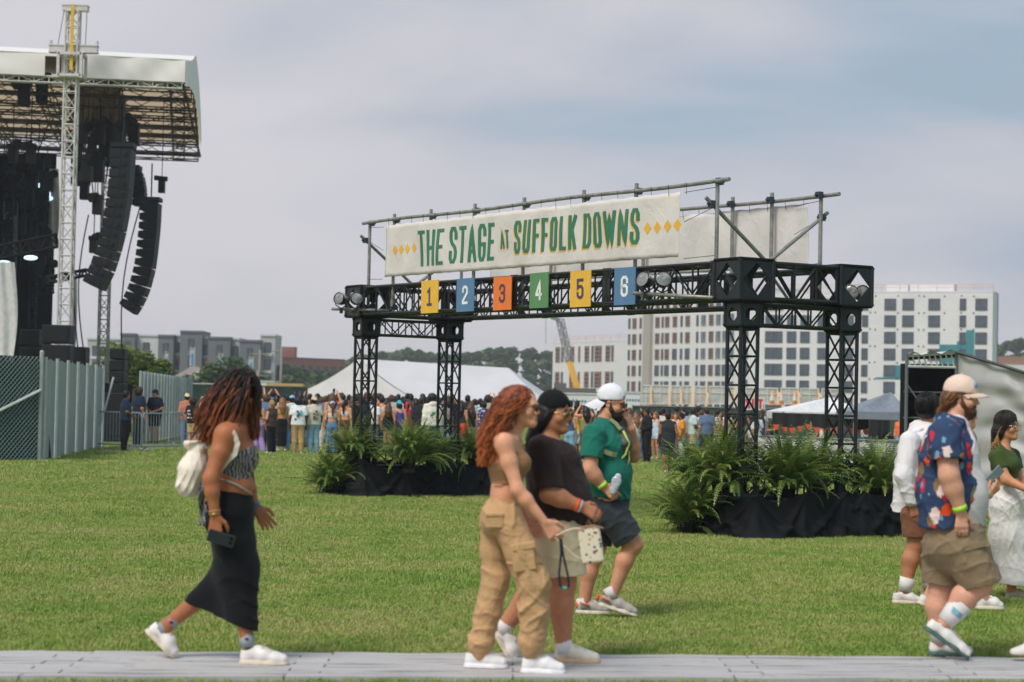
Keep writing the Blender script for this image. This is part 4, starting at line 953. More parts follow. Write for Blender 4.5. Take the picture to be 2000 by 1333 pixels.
def rail(f, x0, x1, z0, z1):
    m = MB(); n = max(3, int((x1 - x0)/3.3))
    for i in range(n + 1): m.tube(f.at(x0 + (x1 - x0)*i/n, z0, -.3), f.at(x0 + (x1 - x0)*i/n, z1, -.3), .045, 5)
    for k in (.55, .97): m.tube(f.at(x0, z0 + (z1 - z0)*k, -.3), f.at(x1, z0 + (z1 - z0)*k, -.3), .035, 5)
    m.build('guard_rail', SAFE, f.t)
white_blocks()
def grey_blocks():
    xz = lambda px, D: V((P(px, 780, D).x, D, 0)); DG = plain('dark grey cladding', C(100, 104, 110), .6); LG = plain('light grey cladding', C(178, 178, 180), .6); WG = plain('white cladding', C(208, 208, 210), .6); BLU = plain('blue banner cloth', C(60, 140, 200), .6)
    segs = [(168, 232, 664, 0), (232, 260, 655, 1), (260, 306, 657, 2), (306, 336, 658, 1), (336, 349, 657, 0), (349, 392, 650, 1), (392, 404, 662, 0), (404, 447, 662, 1), (447, 465, 664, 0), (465, 506, 668, 1), (506, 535, 657, 0)]
    t_ = thing('building', 'grey and white apartment block on the left behind the trees', 'building', xz(350, 300))
    for x0, x1, yt, k in segs:
        D = 300 + (350 - x0)*.02 - (3 if k == 1 else 0); a, b = xz(x0, D), xz(x1, D); zt = P((x0 + x1)/2, yt, D).z; f = Facade(a, b, t_); mat = (LG, DG, WG)[k]
        f.panel(0, f.L, -1, zt, -4, 8, 'wall', mat); f.panel(-.05, f.L + .05, zt + .002, zt + .3, -3.9, 8.2, 'cornice', DG if k == 1 else WG)
        n = max(1, int(f.L/1.9)) if k != 1 else max(1, int(f.L/3))
        for j in range(4):
            z = zt - 1.7 - j*2.55
            for i in range(n):
                f.win(f.L*(i + .5)/n, z, 1.0 if k != 1 else .8, 1.5)
                if k == 0: f.panel(f.L*(i + .5)/n - .7, f.L*(i + .5)/n + .7, z - 1.25, z - .85, .35, .6, 'balcony', WG)
        if k == 1: f.panel(f.L*.45, f.L*.7, zt - 11, zt - 2.2, .03, .1, 'pale_strip', LG)
        if k == 1 and x0 != 232: f.panel(f.L*.53, f.L*.62, zt - 4.6, zt - 3.1, .14, .05, 'blue_sign', BLU)
    # brick school with a water tank
    BR = plain('brick wall', C(140, 88, 78), .85, 0, .2, .5); a, b = xz(534, 360), xz(672, 372); t_, f = block('b', 'long low red brick building with a square brick tank on top', a, b, 0, P(600, 702, 366).z, 14, BR, plain('grey roof felt', C(92, 84, 86), .8))
    zt = P(600, 702, 366).z
    for i in range(9): f.win(f.L*(i + .5)/9, zt - 1.8, .8, 1.2)
    m = MB(); c = P(565, 690, 366); m.box(c, (2.5, 3, 2.2)); m.box(c - Z*1.5, (1.9, 2.2, 1.2)); m.build('water_tank', BR, t_)
    # the small house with a hipped roof
    c = xz(388, 180); t_ = thing('house', 'small pale house with a pitched grey roof among the trees', 'house', c); s = 180/FPX
    m = MB(); zt = P(388, 747, 180).z; m.box(c + Z*zt/2 - Z*.5, (92*s, 6, zt + 1)); m.build('wall', plain('house wall', C(168, 150, 140), .8), t_)
    zr = P(388, 717, 180).z; m = MB(); x0, x1 = c.x - 54*s, c.x + 50*s
    m._add([(x0, 176.4, zt), (x1, 176.4, zt), (x1, 183.6, zt), (x0, 183.6, zt), (c.x - 16*s, 180, zr), (c.x + 14*s, 180, zr)], [(0, 1, 5, 4), (1, 2, 5), (2, 3, 4, 5), (3, 0, 4), (0, 3, 2, 1)]); m.build('roof', plain('grey shingles', C(140, 130, 126), .9), t_)
    m = MB(); m._add([(c.x - 12*s, 176.2, zt), (c.x + 30*s, 176.2, zt), (c.x + 9*s, 176.3, zt + 1.0), (c.x - 12*s, 179, zt), (c.x + 30*s, 179, zt), (c.x + 9*s, 179, zt + 1.0)], [(0, 1, 2), (0, 2, 5, 3), (1, 4, 5, 2)]); m.build('gable', plain('house gable', C(196, 194, 190), .8), t_)
    m = MB(); m.box((c.x + 18*s, 180, zr - .1), (.6, .6, 1.2)); m.build('chimney', BR, t_)
grey_blocks()
def crane():
    D = 330; t_ = thing('crane', 'mobile crane with a yellow boom and grey lattice jib in front of the white wing', 'crane', P(1132, 790, D)); YC = plain('crane yellow', C(238, 178, 42), .5); GC = plain('crane lattice grey', C(120, 122, 124), .6)
    a, b, c = P(1131, 772, D), P(1112, 706, D + 2), P(1094, 626, D + 5); m = MB(); m.bar(a, b, .8, .7); m.build('boom', YC, t_)
    m = MB(); box_truss(m, b, c, *frame(c - b)[1:], 1.1, 9, .09, .05); m.build('jib', GC, t_); m = MB(); m.bar(c, c - V((1.6, 0, -.5)), .6); m.build('jib_head', GC, t_)
    m = MB(); e = c - V((1.6, 0, -.4)); m.tube(c, P(1066, 600, D + 5), .06, 5); m.tube(P(1066, 600, D + 5), P(1066, 672, D + 5), .05, 5); m.build('hoist_rope', GC, t_)
    m = MB(); q = P(1122, 768, D); m.box(q, (7, 3, 1.6)); m.box(q + V((-2.4, 0, 1.0)), (2, 2.6, 1.2)); m.build('carrier', plain('crane carrier', C(90, 86, 78), .7), t_)
crane()
for px, yt, D, lab in ((1213 - 705, 684, 190, 'plain grey utility pole left of the tall one, behind the crowd'), (550, 678, 190, 'tall grey utility pole below the brick building'), (504, 724, 150, 'short grey pole with a crossbar over the white trailers')):
    p = P(px, yt, D); m = MB(); m.tube((p.x, D, 0), p, .16, 8, .11); m.bar(p - V((.9, 0, .4)), p + V((.9, 0, -.4)), .12)
    tag(m.build('utility_pole', plain('weathered pole', C(140, 132, 124), .9), None, True, V((p.x, D, 0))), lab, 'pole')
# ---------------------------------------------------------------- tents, trailers, fences, barriers
def tent():
    D = 150; t_ = thing('marquee_tent', 'large white marquee tent with a ridge behind the crowd', 'tent', P(820, 790, D)); WH = NT('white tent vinyl'); a = WH.noise(.3, 4); WH.color(WH.ramp(a, [(.3, C(206, 203, 205)), (.7, C(218, 214, 216))])); WH.set(Roughness=.5); WH.bump(WH.noise(.6, 3), .3, .3); WH = WH.m
    A = P(573, 772, D + 9); B = P(812, 781, D - 6); Cc = P(1072, 786, D - 2); R1 = P(701, 701, D + 2); R2 = P(993, 719, D + 3); E = P(900, 786, D + 20)
    m = MB()
    def sag(a, b, c, d, n=14, k=.35):
        m.grid(lambda u, v: lerp(lerp(a, b, u), lerp(c, d, u), v) - Z*(k*math.sin(math.pi*v)*(.55 + .45*math.cos(u*6.283*2))*.5), n, 8)
    sag(B, Cc, R1, R2); sag(A, B, R1, R1, 10, .5); sag(Cc, E + V((9, 0, 0)), R2, R2, 8); sag(E + V((9, 0, 0)), A, R2, R1); m.build('roof', WH, t_, True)
    m = MB()
    for a, b in ((A, B), (B, Cc)): m.grid(lambda u, v, a=a, b=b: lerp(a, b, u) - Z*(.42*v) + V((0, -.02 - .03*math.sin(u*60), 0)), 40, 2)
    m.build('valance', WH, t_); m = MB()
    for k in range(7): p = lerp(B, Cc, k/6); q = MB(); q.tube((p.x, p.y, 0), p, .05, 6); q.build('tent_pole', PIPE, t_)
tent()
def canopy(name, label, pl, pr, ptop, D, dep, mat, zleg=0):
    a, b = P(*pl, D), P(*pr, D); p = P(*ptop, D + dep/2); z = (a.z + b.z)/2; t_ = thing(name, label, 'canopy', (p.x, D + dep/2, zleg)); c = [V((a.x, D, z)), V((b.x, D, z)), V((b.x, D + dep, z)), V((a.x, D + dep, z))]
    m = MB()
    for i in range(4): q, r_ = c[i], c[(i + 1) % 4]; m.grid(lambda u, v, q=q, r_=r_: lerp(lerp(q, r_, u), p, v) - Z*(.18*math.sin(math.pi*v)*math.sin(math.pi*u)), 8, 6)
    m.build('canopy_top', mat, t_, True); m = MB()
    for i in range(4): q, r_ = c[i], c[(i + 1) % 4]; m.grid(lambda u, v, q=q, r_=r_: lerp(q, r_, u) - Z*.22*v, 8, 1)
    m.build('valance', mat, t_)
    for q in c: k = MB(); k.tube((q.x, q.y, zleg), q, .025, 6); k.build('leg', PIPE, t_)
    return t_
canopy('canopy_tent', 'small white pointed canopy behind the two nearer columns', (1530, 804), (1700, 808), (1622, 776), 60, 4, plain('white canopy', C(226, 224, 224), .6), -.22)
canopy('canopy_tent', 'grey pointed canopy beside the black booth', (1668, 804), (1778, 806), (1740, 766), 57, 3, plain('grey canopy', C(128, 136, 146), .6), -.22)
def valance_bunting():
    a, b = P(1508, 806, 59), P(1715, 812, 59); m = MB(); n = 40
    def f(u, v):
        p = lerp(a, b, u); return p - Z*((.30 + .14*abs(math.sin(u*3.14*3)))*v + .1*abs(math.sin(u*9.42))*0) + V((0, .03*math.sin(u*50), 0))
    m.grid(f, 60, 3); o = m.build('black_swag', plain('black netting', C(34, 34, 36), .9), None, True, a); tag(o, 'black cloth swag hung below the eave of the small white canopy', 'cloth swag')
    for k in range(13):
        u = (k + .5)/13; p = f(u, 1.0) + V((0, -.04, 0)); m = MB(); m.prism([p + V((-.1, 0, 0)), p + V((.1, 0, 0)), p + V((.06, 0, -.15)), p + V((-.03, 0, -.17))], (0, .01, 0))
        o = m.build('pennant', plain('orange pennant', C(216, 84, 60), .7), None, False, p); tag(o, 'small orange pennant hanging from the black swag', 'pennant', 'orange pennants under the white canopy')
valance_bunting()
def screens():
    GS = plain('dark green fence screen', C(52, 74, 66), .9, 0, .15, .8)
    # green mesh fence behind the crowd, far side
    def fence(x0, x1, D0, D1, h, label, step=3.0):
        a, b = G(x0, 800), G(x1, 800); a = V((P(x0, 800, D0).x, D0, -.25)); b = V((P(x1, 800, D1).x, D1, -.25)); t_ = thing('screened_fence', label, 'fence', (a + b)/2); m = MB(); m.grid(lambda u, v: lerp(a, b, u) + Z*(.03 + h*v) + V((0, .04*math.sin(u*40), 0)), 60, 2); m.build('screen', GS, t_)
        n = int((b - a).length/step)
        for i in range(n + 1): q = MB(); p = lerp(a, b, i/n); q.tube(p - V((0, .08, 0)), p + Z*(h + .08) - V((0, .08, 0)), .03, 6); q.build('post', PIPE, t_)
        q = MB(); q.tube(a + Z*(h + .05) - V((0, .08, 0)), b + Z*(h + .05) - V((0, .08, 0)), .02, 6); q.build('top_rail', PIPE, t_)
    fence(1235, 1790, 88, 78, 1.75, 'dark green screened fence behind the right hand crowd'); fence(330, 600, 120, 125, 2.5, 'dark green screened fence behind the left hand crowd')
    # white trailers
    WT = plain('white trailer panel', C(222, 222, 226), .45, 0, .04)
    def trailer(x0, x1, y0, y1, D, label, mark=True):
        a, b = P(x0, y0, D), P(x1, y1, D); t_ = thing('trailer', label, 'trailer', (a.x, D, -.2)); m = MB(); m.box(((a.x + b.x)/2, D + 1.3, (a.z + b.z)/2), (b.x - a.x, 2.6, a.z - b.z)); m.build('body', WT, t_)
        m = MB(); m.box(((a.x + b.x)/2, D + 1.3, a.z + .05), (b.x - a.x + .1, 2.7, .1)); m.build('roof', plain('trailer roof', C(196, 196, 198), .6), t_)
        if mark:
            for px in mark: p = P(px, y0 + 14, D); m = MB(); [m.box((p.x + k*.17, D - .012, p.z + .01*(k % 2)), (.11, .02, .12)) for k in range(-2, 3)]; m.build('blue_lettering', plain('faded blue print', C(70, 130, 160), .6), t_)
        for q in (.15, .85): m = MB(); m.tube((a.x + (b.x - a.x)*q, D + .1, b.z + .05), (a.x + (b.x - a.x)*q, D + .35, b.z + .05), .35, 12); m.build('wheel', BLK, t_)
    BLK = plain('black rubber', BLACK, .8); globals()['BLK'] = BLK
    trailer(1085, 1205, 770, 812, 118, 'long white trailer wall behind the black cap and white cap heads', [1132]); trailer(1206, 1250, 768, 815, 116, 'short white trailer right of the white cap', [1236])
    trailer(322, 480, 750, 772, 140, 'white trailer under the small house roof', None); trailer(486, 534, 746, 778, 138, 'pale grey trailer right of the long haired head', None)
    p = P(558, 762, 132); m = MB(); m.box(p - Z*.35, (2.2, 1.2, .9)); m.box(p - V((0, 0, -.3)), (2.4, 1.4, .25)); tag(m.build('site_hut', plain('tan plywood', C(196, 160, 104), .8), None, False, p), 'small tan timber hut roof behind the crowd below the poles', 'hut')
    # glazed units leaning in front of the white building, propped with orange braces, on a grass berm
    m = MB(); a, b = P(1245, 806, 190), P(1700, 806, 190); m.grid(lambda u, v: V((a.x + (b.x - a.x)*u, 150 + 60*v, -.25 + 1.55*ss(v, .35, .7) + .12*math.sin(u*21)*v)), 40, 12)
    o = m.build('berm', plain('dry berm grass', C(168, 162, 96), .95, 0, .25, .4), None, True); o['kind'] = 'structure'
    PG = NT('plastic glazing film'); n_ = PG.noise(.7, 4); PG.color(PG.ramp(n_, [(.35, C(150, 160, 160)), (.65, C(204, 206, 208))])); PG.set(Roughness=.2, Specular_IOR_Level=.7); PG = PG.m; FW = plain('white steel frame', C(216, 214, 212), .5); OB = plain('orange timber brace', C(222, 176, 122), .8)
    for i, (x0, x1, yt) in enumerate(((1252, 1272, 752), (1272, 1308, 752), (1310, 1330, 753), (1332, 1352, 753), (1356, 1381, 754), (1384, 1436, 754), (1440, 1474, 756), (1478, 1520, 757), (1524, 1560, 757), (1563, 1600, 758), (1604, 1640, 759))):
        D = 188; a, b = P(x0, yt, D), P(x1, yt, D); z0 = P(x0, 790, D).z; t_ = thing('glazing_unit', 'film wrapped glazing unit %s, propped up on the berm' % ('beside the trailer', 'next to the trailer end unit', 'third from the trailer', 'fourth from the trailer', 'left of the widest unit', 'the widest one', 'left behind the front column', 'behind the front column', 'right of the front column', 'above the white canopy', 'last before the rear column')[i], 'glazing unit', (a.x, D, z0), 'wrapped glazing units in a row')
        m = MB(); wd = b.x - a.x; c = V(((a.x + b.x)/2, D, (a.z + z0)/2)); h = a.z - z0; m.box(c, (wd - .05, .05, h)); m.build('film', PG, t_); m = MB()
        for q in (-1, 1): m.box(c + V((q*wd/2 - q*.06, -.06, 0)), (.1, .1, h)); m.box(c + V((0, -.06, q*(h/2 - .06))), (wd, .11, .1))
        m.box(c + V((0, -.06, 0)), (.07, .09, h)); m.box(c + V((0, -.065, h*.12)), (wd, .09, .07)); m.build('frame', FW, t_)
        m = MB(); m.bar(c + V((wd*.45, -.1, h*.3)), c + V((wd*.45, -1.3, -h/2)), .16, .09); m.bar(c + V((wd*.45 - .3, -1.3, -h/2 + .05)), c + V((wd*.45 - .3, -.1, -h/2 + .05)), .12); m.build('brace', OB, t_)
    for i, px in enumerate((1508, 1526, 1552)):
        q = P(px, 792, 170); m = MB(); m.box(q + Z*.05, (.7, .7, .08)); m.tube(q + Z*.08, q + Z*1.25, .22, 10, .06); o = m.build('traffic_cone', [plain('cone orange', C(232, 168, 116), .6)], None, True, q); m = MB(); m.tube(q + Z*.4, q + Z*.85, .19, 10, .125); m.build('white_band', FW, o); tag(o, 'pale orange cone on the berm, %s' % ('nearest the EXIT board', 'middle of the three', 'beside the white canopy')[i], 'traffic cone', 'cones on the berm')
    # EXIT board
    q = P(1467, 789, 70); t_ = thing('exit_sign', 'white board with red EXIT letters half hidden behind the front column', 'sign', (q.x, 70, -.22)); wd, h = 54/FPX*70, 25/FPX*70; m = MB(); m.box(q, (wd, .04, h)); m.build('board', FW, t_); m = MB()
    for k, ch in enumerate('EXIT'): glyph(m, ch, q.x - wd*.44 + k*wd*.225, q.z - h*.38, wd*.19 if ch != 'I' else wd*.1, h*.76, .075, lambda x, y, l: V((x, 70 - .022 - l, y)), .003)
    m.build('lettering', plain('red print', C(206, 44, 44), .6), t_)
    for s_ in (-1, 1): m = MB(); m.tube((q.x + s_*wd*.45, 70, -.22), (q.x + s_*wd*.45, 70, q.z), .03, 6); m.build('post', PIPE, t_)
    # pale panelled crowd barrier on the right
    WB = plain('pale barrier panel', C(196, 196, 194), .6, 0, .1, 2)
    xs = [1470, 1538, 1606, 1676, 1746, 1775]
    for i in range(5):
        a = X_at(xs[i], 52 - i*1.2, -.2); b = X_at(xs[i + 1] - 2, 52 - (i + 1)*1.2, -.2); t_ = thing('crowd_barrier', 'pale panelled crowd barrier %s' % ('behind the nearer front column', 'left of the nearer rear column', 'behind the nearer rear column', 'beside the blue cap person', 'ending at the black booth')[i], 'barrier', (a + b)/2, 'pale panelled barriers behind the gateway')
        m = MB(); m.grid(lambda u, v: lerp(a, b, u) + Z*(.05 + .95*v) + V((0, .03*math.sin(u*30), 0)), 24, 1); m.build('panel', WB, t_); m = MB(); m.tube(a + Z*1.03, b + Z*1.03, .03, 6); m.build('top_rail', PIPE, t_)
        for p in (a, b): m = MB(); m.tube(p, p + Z*1.05, .025, 6); m.build('post', PIPE, t_)
screens()
def booth():
    # black scaffold booth with a truss header and a tarpaulin side
    D = 46; a = P(1771, 716, D); b = P(1868, 713, D); zt = P(1868, 690, D).z; z1 = a.z; t_ = thing('black_booth', 'black scaffold booth with a grey tarpaulin side behind the cap man', 'booth', (b.x, D, -.2)); BK = plain('black booth cloth', C(10, 12, 14), .8); GP = plain('grey scaffold tube', C(104, 110, 112), .5, .2)
    m = MB(); zt2 = P(1771, 696, D).z
    m.tube((a.x, D, z1), (b.x, D, z1), .035, 6); m.tube((a.x, D, zt2), (b.x, D, zt), .03, 6); n = 9
    for i in range(n): x = a.x + (b.x - a.x)*i/n; x2 = a.x + (b.x - a.x)*(i + .6)/n; m.tube((x, D, zt2 + (zt - zt2)*i/n), (x2, D, z1), .02, 5)
    m.build('header_truss', plain('pale truss', C(206, 206, 204), .5), t_)
    for x in (a.x, b.x): m = MB(); m.tube((x, D, -.2), (x, D, zt + .05), .04, 6); m.build('post', GP, t_)
    m = MB(); m.tube((a.x, D, z1 - .4), (b.x, D, z1 - 2.0), .02, 5); m.tube((a.x, D + .3, 2.0), (b.x, D + .3, 2.0), .02, 5); m.tube((a.x, D + .3, 1.4), (b.x, D + .3, 1.4), .025, 5); m.tube((a.x, D + .3, .8), (b.x, D + .3, .8), .02, 5); m.build('bracing', GP, t_)
    m = MB(); k_ = (D + 2.9)/D; m.box(((a.x + b.x)/2*k_, D + 2.9, zt/2 - .2), ((b.x - a.x)*k_ + .3, .06, zt)); m.prism([(a.x, D + .06, -.2), (a.x*k_, D + 2.85, -.2), (a.x*k_, D + 2.85, zt2), (a.x, D + .06, zt2)], (.03, 0, 0)); m.prism([(a.x, D + .1, zt2 - .02), (b.x, D + .1, zt - .02), (b.x*k_, D + 2.85, zt - .02), (a.x*k_, D + 2.85, zt2 - .02)], (0, 0, .03)); m.prism([(b.x - .02, D + .06, -.2), (b.x*k_, D + 2.85, -.2), (b.x*k_, D + 2.85, zt), (b.x - .02, D + .06, zt)], (.03, 0, 0)); m.build('back_wall', BK, t_)
    m = MB(); m.grid(lambda u, v: V((a.x + (b.x - a.x)*u, D + .1 - .3*v, zt2 + (zt - zt2)*u + .05 + .05*math.sin(u*17)*v)), 12, 2); m.build('roof_sheet', plain('pale roof sheet', C(214, 216, 218), .5), t_)
    TP = NT('grey tarpaulin'); n_ = TP.noise(.8, 4); TP.color(TP.ramp(n_, [(.3, C(156, 156, 154)), (.7, C(186, 186, 184))])); TP.set(Roughness=.5, Specular_IOR_Level=.4); TP.bump(TP.noise(1.1, 3, .45, TP.co(scale=(.35, .35, 2.2)), .8), .3, .06); TP = TP.m
    e = P(2040, 742, D - 1.5); m = MB(); c0 = V((b.x, D, zt))
    def f(u, v):
        zz = zt + (e.z - zt)*u; return V((b.x + .04 + (e.x - b.x)*u, D - 1.5*u + .1*math.sin(u*8 + v*5)*(1 - v)*v + .07*math.sin(v*26 + u*4 + math.sin(u*9))*math.exp(-((u - .55)/.4)**2) + .035*math.sin(v*47 - u*6)*u + .06*math.sin((u - v*.7)*20)*v*(1 - u), -.2 + (zz + .2)*v))
    m.grid(f, 60, 40); m.build('tarpaulin', TP, t_, True); m = MB(); m.tube(c0 + V((0, -.05, .02)), e + V((0, -.05, .02)), .04, 6); m.build('eave_pole', plain('dark eave pole', C(48, 56, 56), .5), t_)
    # seats stacked in the dark below the grey canopy
    for i, px in enumerate((1712, 1722)):
        p = X_at(px, 53, .55); m = MB(); m.box(p, (.5, .5, .5)); m.tube(p + Z*.3, p + Z*.75, .22, 10); m.box(p + V((.1, -.28, .2)), (.3, .2, .3)); o = m.build('equipment_case', plain('dark equipment', C(22, 25, 27), .5), None, False, p); tag(o, 'dark equipment under the grey canopy, %s' % ('nearer the blue cap', 'nearer the booth')[i], 'equipment')
booth()
def left_fences():
    # corner of the festival fence: green mesh front, pale slatted return
    a0, a1 = V((P(-40, 780, 44.2).x, 44.2, 0)), G(76, 901); h = 2.36; t_ = thing('chain_link_fence', 'chain link fence with dark green backing at the left edge', 'fence', a1)
    GM = plain('green windscreen mesh', C(26, 70, 62), .9, 0, .2, 1.2); m = MB(); m.grid(lambda u, v: lerp(a0, a1, u) + V((0, .05, .02 + (h - .14)*v)), 8, 4); m.build('windscreen', GM, t_)
    m = MB(); r = .0085; e = (a1 - a0); L = e.length; e = e/L; st = .115
    for k in range(-int(h/st), int(L/st) + 1):
        for sg in (1,):
            x0 = k*st; pa = max(0, -x0) if x0 < 0 else 0; s0, s1 = max(x0, 0), min(x0 + h, L)
            if s1 > s0: m.tube(a0 + e*s0 + Z*(s0 - x0 + .02), a0 + e*s1 + Z*(s1 - x0 + .02), r, 4, None, False)
            x2 = k*st + h; s0, s1 = max(x2 - h, 0), min(x2, L)
            if s1 > s0: m.tube(a0 + e*s0 + Z*(x2 - s0 + .02) - V((0, .012, 0)), a0 + e*s1 + Z*(x2 - s1 + .02) - V((0, .012, 0)), r*.55, 4, None, False)
    m.build('mesh', plain('galvanised wire', C(150, 166, 164), .5, .3), t_)
    for p in (a0, a1): m = MB(); m.tube(p, p + Z*(h + .12), .05, 8); m.ball(p + Z*(h + .12), .055); m.build('post', plain('pale fence post', C(160, 170, 167), .6), t_)
    m = MB(); m.tube(a0 + Z*.9 - V((0, .06, 0)), a1 + Z*1.62 - V((0, .06, 0)), .035, 6); m.build('brace', plain('white brace', C(212, 216, 214), .6), t_)
    p = a1 + V((-.2, -.08, 1.16)); m = MB(); m.grid(lambda u, v: p + V((-.12*v - .05*v*v + .05*u, -.01*u, -.75*v + .02*math.sin(v*9))) , 2, 10); o = m.build('tape_strip', plain('white tape', C(224, 214, 208), .6), None, True, p); tag(o, 'loose end of white tape hanging on the chain link fence', 'tape')
    SL = plain('pale green grey slats', C(150, 160, 156), .7, 0, .08, 3); PT = plain('pale fence post', C(160, 170, 167), .6)
    def slat_run(p0, p1, n, h, label, lean=0):
        t_ = thing('slatted_fence', label, 'fence', (p0 + p1)/2); e = (p1 - p0)/n; nn = V((e.y, -e.x, 0)).normalized(); nn = nn if nn.x > 0 else -nn
        for i in range(n):
            a = p0 + e*i; m = MB(); m.grid(lambda u, v: a + e*(.04 + .9*u) + Z*(.04 + (h - .06)*v + .06*math.sin(u*3.14)*(v > .9)) + nn*(.05*math.sin(u*6.3)), 10, 1); m.build('panel', SL, t_)
            m = MB(); m.tube(a + nn*.02, a + Z*(h + .06) + nn*.02, .045, 6); m.build('post', PT, t_)
        m = MB(); m.tube(p1 + nn*.02, p1 + Z*(h + .06), .045, 6); m.build('post', PT, t_)
    slat_run(a1 + V((.05, .1, 0)), G(198, 876), 6, 2.32, 'pale slatted return of the corner fence beside the steel barriers')
    slat_run(X_at(270, 62, 0), X_at(372, 84, 0), 18, 2.25, 'pale slatted fence running away behind the guards')
    m = MB(); p = G(184, 876); m.tube(p + V((.05, -.2, .05)), p + V((.55, -.25, 2.05)), .03, 6); tag(m.build('leaning_prop', plain('white brace', C(212, 216, 214), .6), None, False, p), 'thin white prop leaning on the end of the slatted fence', 'prop')
    p = G(96, 898); m = MB(); m.tube(p + V((.0, .05, 0)), p + V((-.2, .0, 1.7)), .045, 6); tag(m.build('leaning_prop', plain('black prop', C(24, 44, 42), .6), None, False, p), 'dark prop leaning on the corner of the slatted fence', 'prop')
    # steel crowd barriers
    ST = plain('galvanised barrier', C(142, 156, 160), .45, .25)
    def barrier(p0, p1, label):
        t_ = thing('steel_barrier', label, 'barrier', (p0 + p1)/2, 'steel barriers before the stage'); e = (p1 - p0); L = e.length; e = e/L; n = int(L/.13); m = MB(); r = .022; h = 1.06
        m.path([p0 + Z*.16, p0 + Z*(h - .1), p0 + e*.03 + Z*(h - .03), p0 + e*.1 + Z*h, p1 - e*.1 + Z*h, p1 - e*.03 + Z*(h - .03), p1 + Z*(h - .1), p1 + Z*.16, p0 + Z*.16], r, 6); m.build('frame', ST, t_)
        for i in range(1, n): q = MB(); q.tube(p0 + e*L*i/n + Z*.16, p0 + e*L*i/n + Z*h, .009, 5); q.build('bar', ST, t_)
        for u in (.12, .88): q = MB(); p = p0 + e*L*u; nn = V((-e.y, e.x, 0)); q.path([p - nn*.25, p - nn*.02 + Z*.16, p + nn*.25], .018, 5); q.build('leg', ST, t_)
    barrier(G(172, 877), G(275, 882), 'steel barrier left, beside the slatted fence'); barrier(G(277, 884), G(356, 882), 'steel barrier right, beside the black printed shirt')
    barrier(X_at(330, 60, 0), X_at(376, 61, 0), 'steel barrier standing behind the front pair, by the crowd'); barrier(X_at(1730, 47, -.2), X_at(1790, 46, -.2), 'steel barrier at the black booth on the right')
    m = MB(); a, b, c, d = G(170, 885), G(270, 886), G(345, 872), G(250, 870); m.poly([a + Z*.03, b + Z*.03, c + Z*.03, d + Z*.03]); o = m.build('pavement', plain('pale matting', C(168, 160, 148), .9)); o['kind'] = 'structure'
left_fences()
def red_planter():
    p = X_at(1752, 27.5, -.02); t_ = thing('red_planter', 'terracotta planter of red leaved plants half hidden by the white shirt man', 'planter', p); m = MB(); m.tube(p, p + Z*.32, .17, 12, .22); m.build('pot', plain('terracotta', C(176, 104, 72), .8), t_, True)
    crown('foliage', [(p + Z*.55, (.26, .26, .28))], .045, 40, leaf_mat('red leaves', (.06, .012, .01), (.16, .04, .025), (.2, .14, .05)), t_, 5)
red_planter()
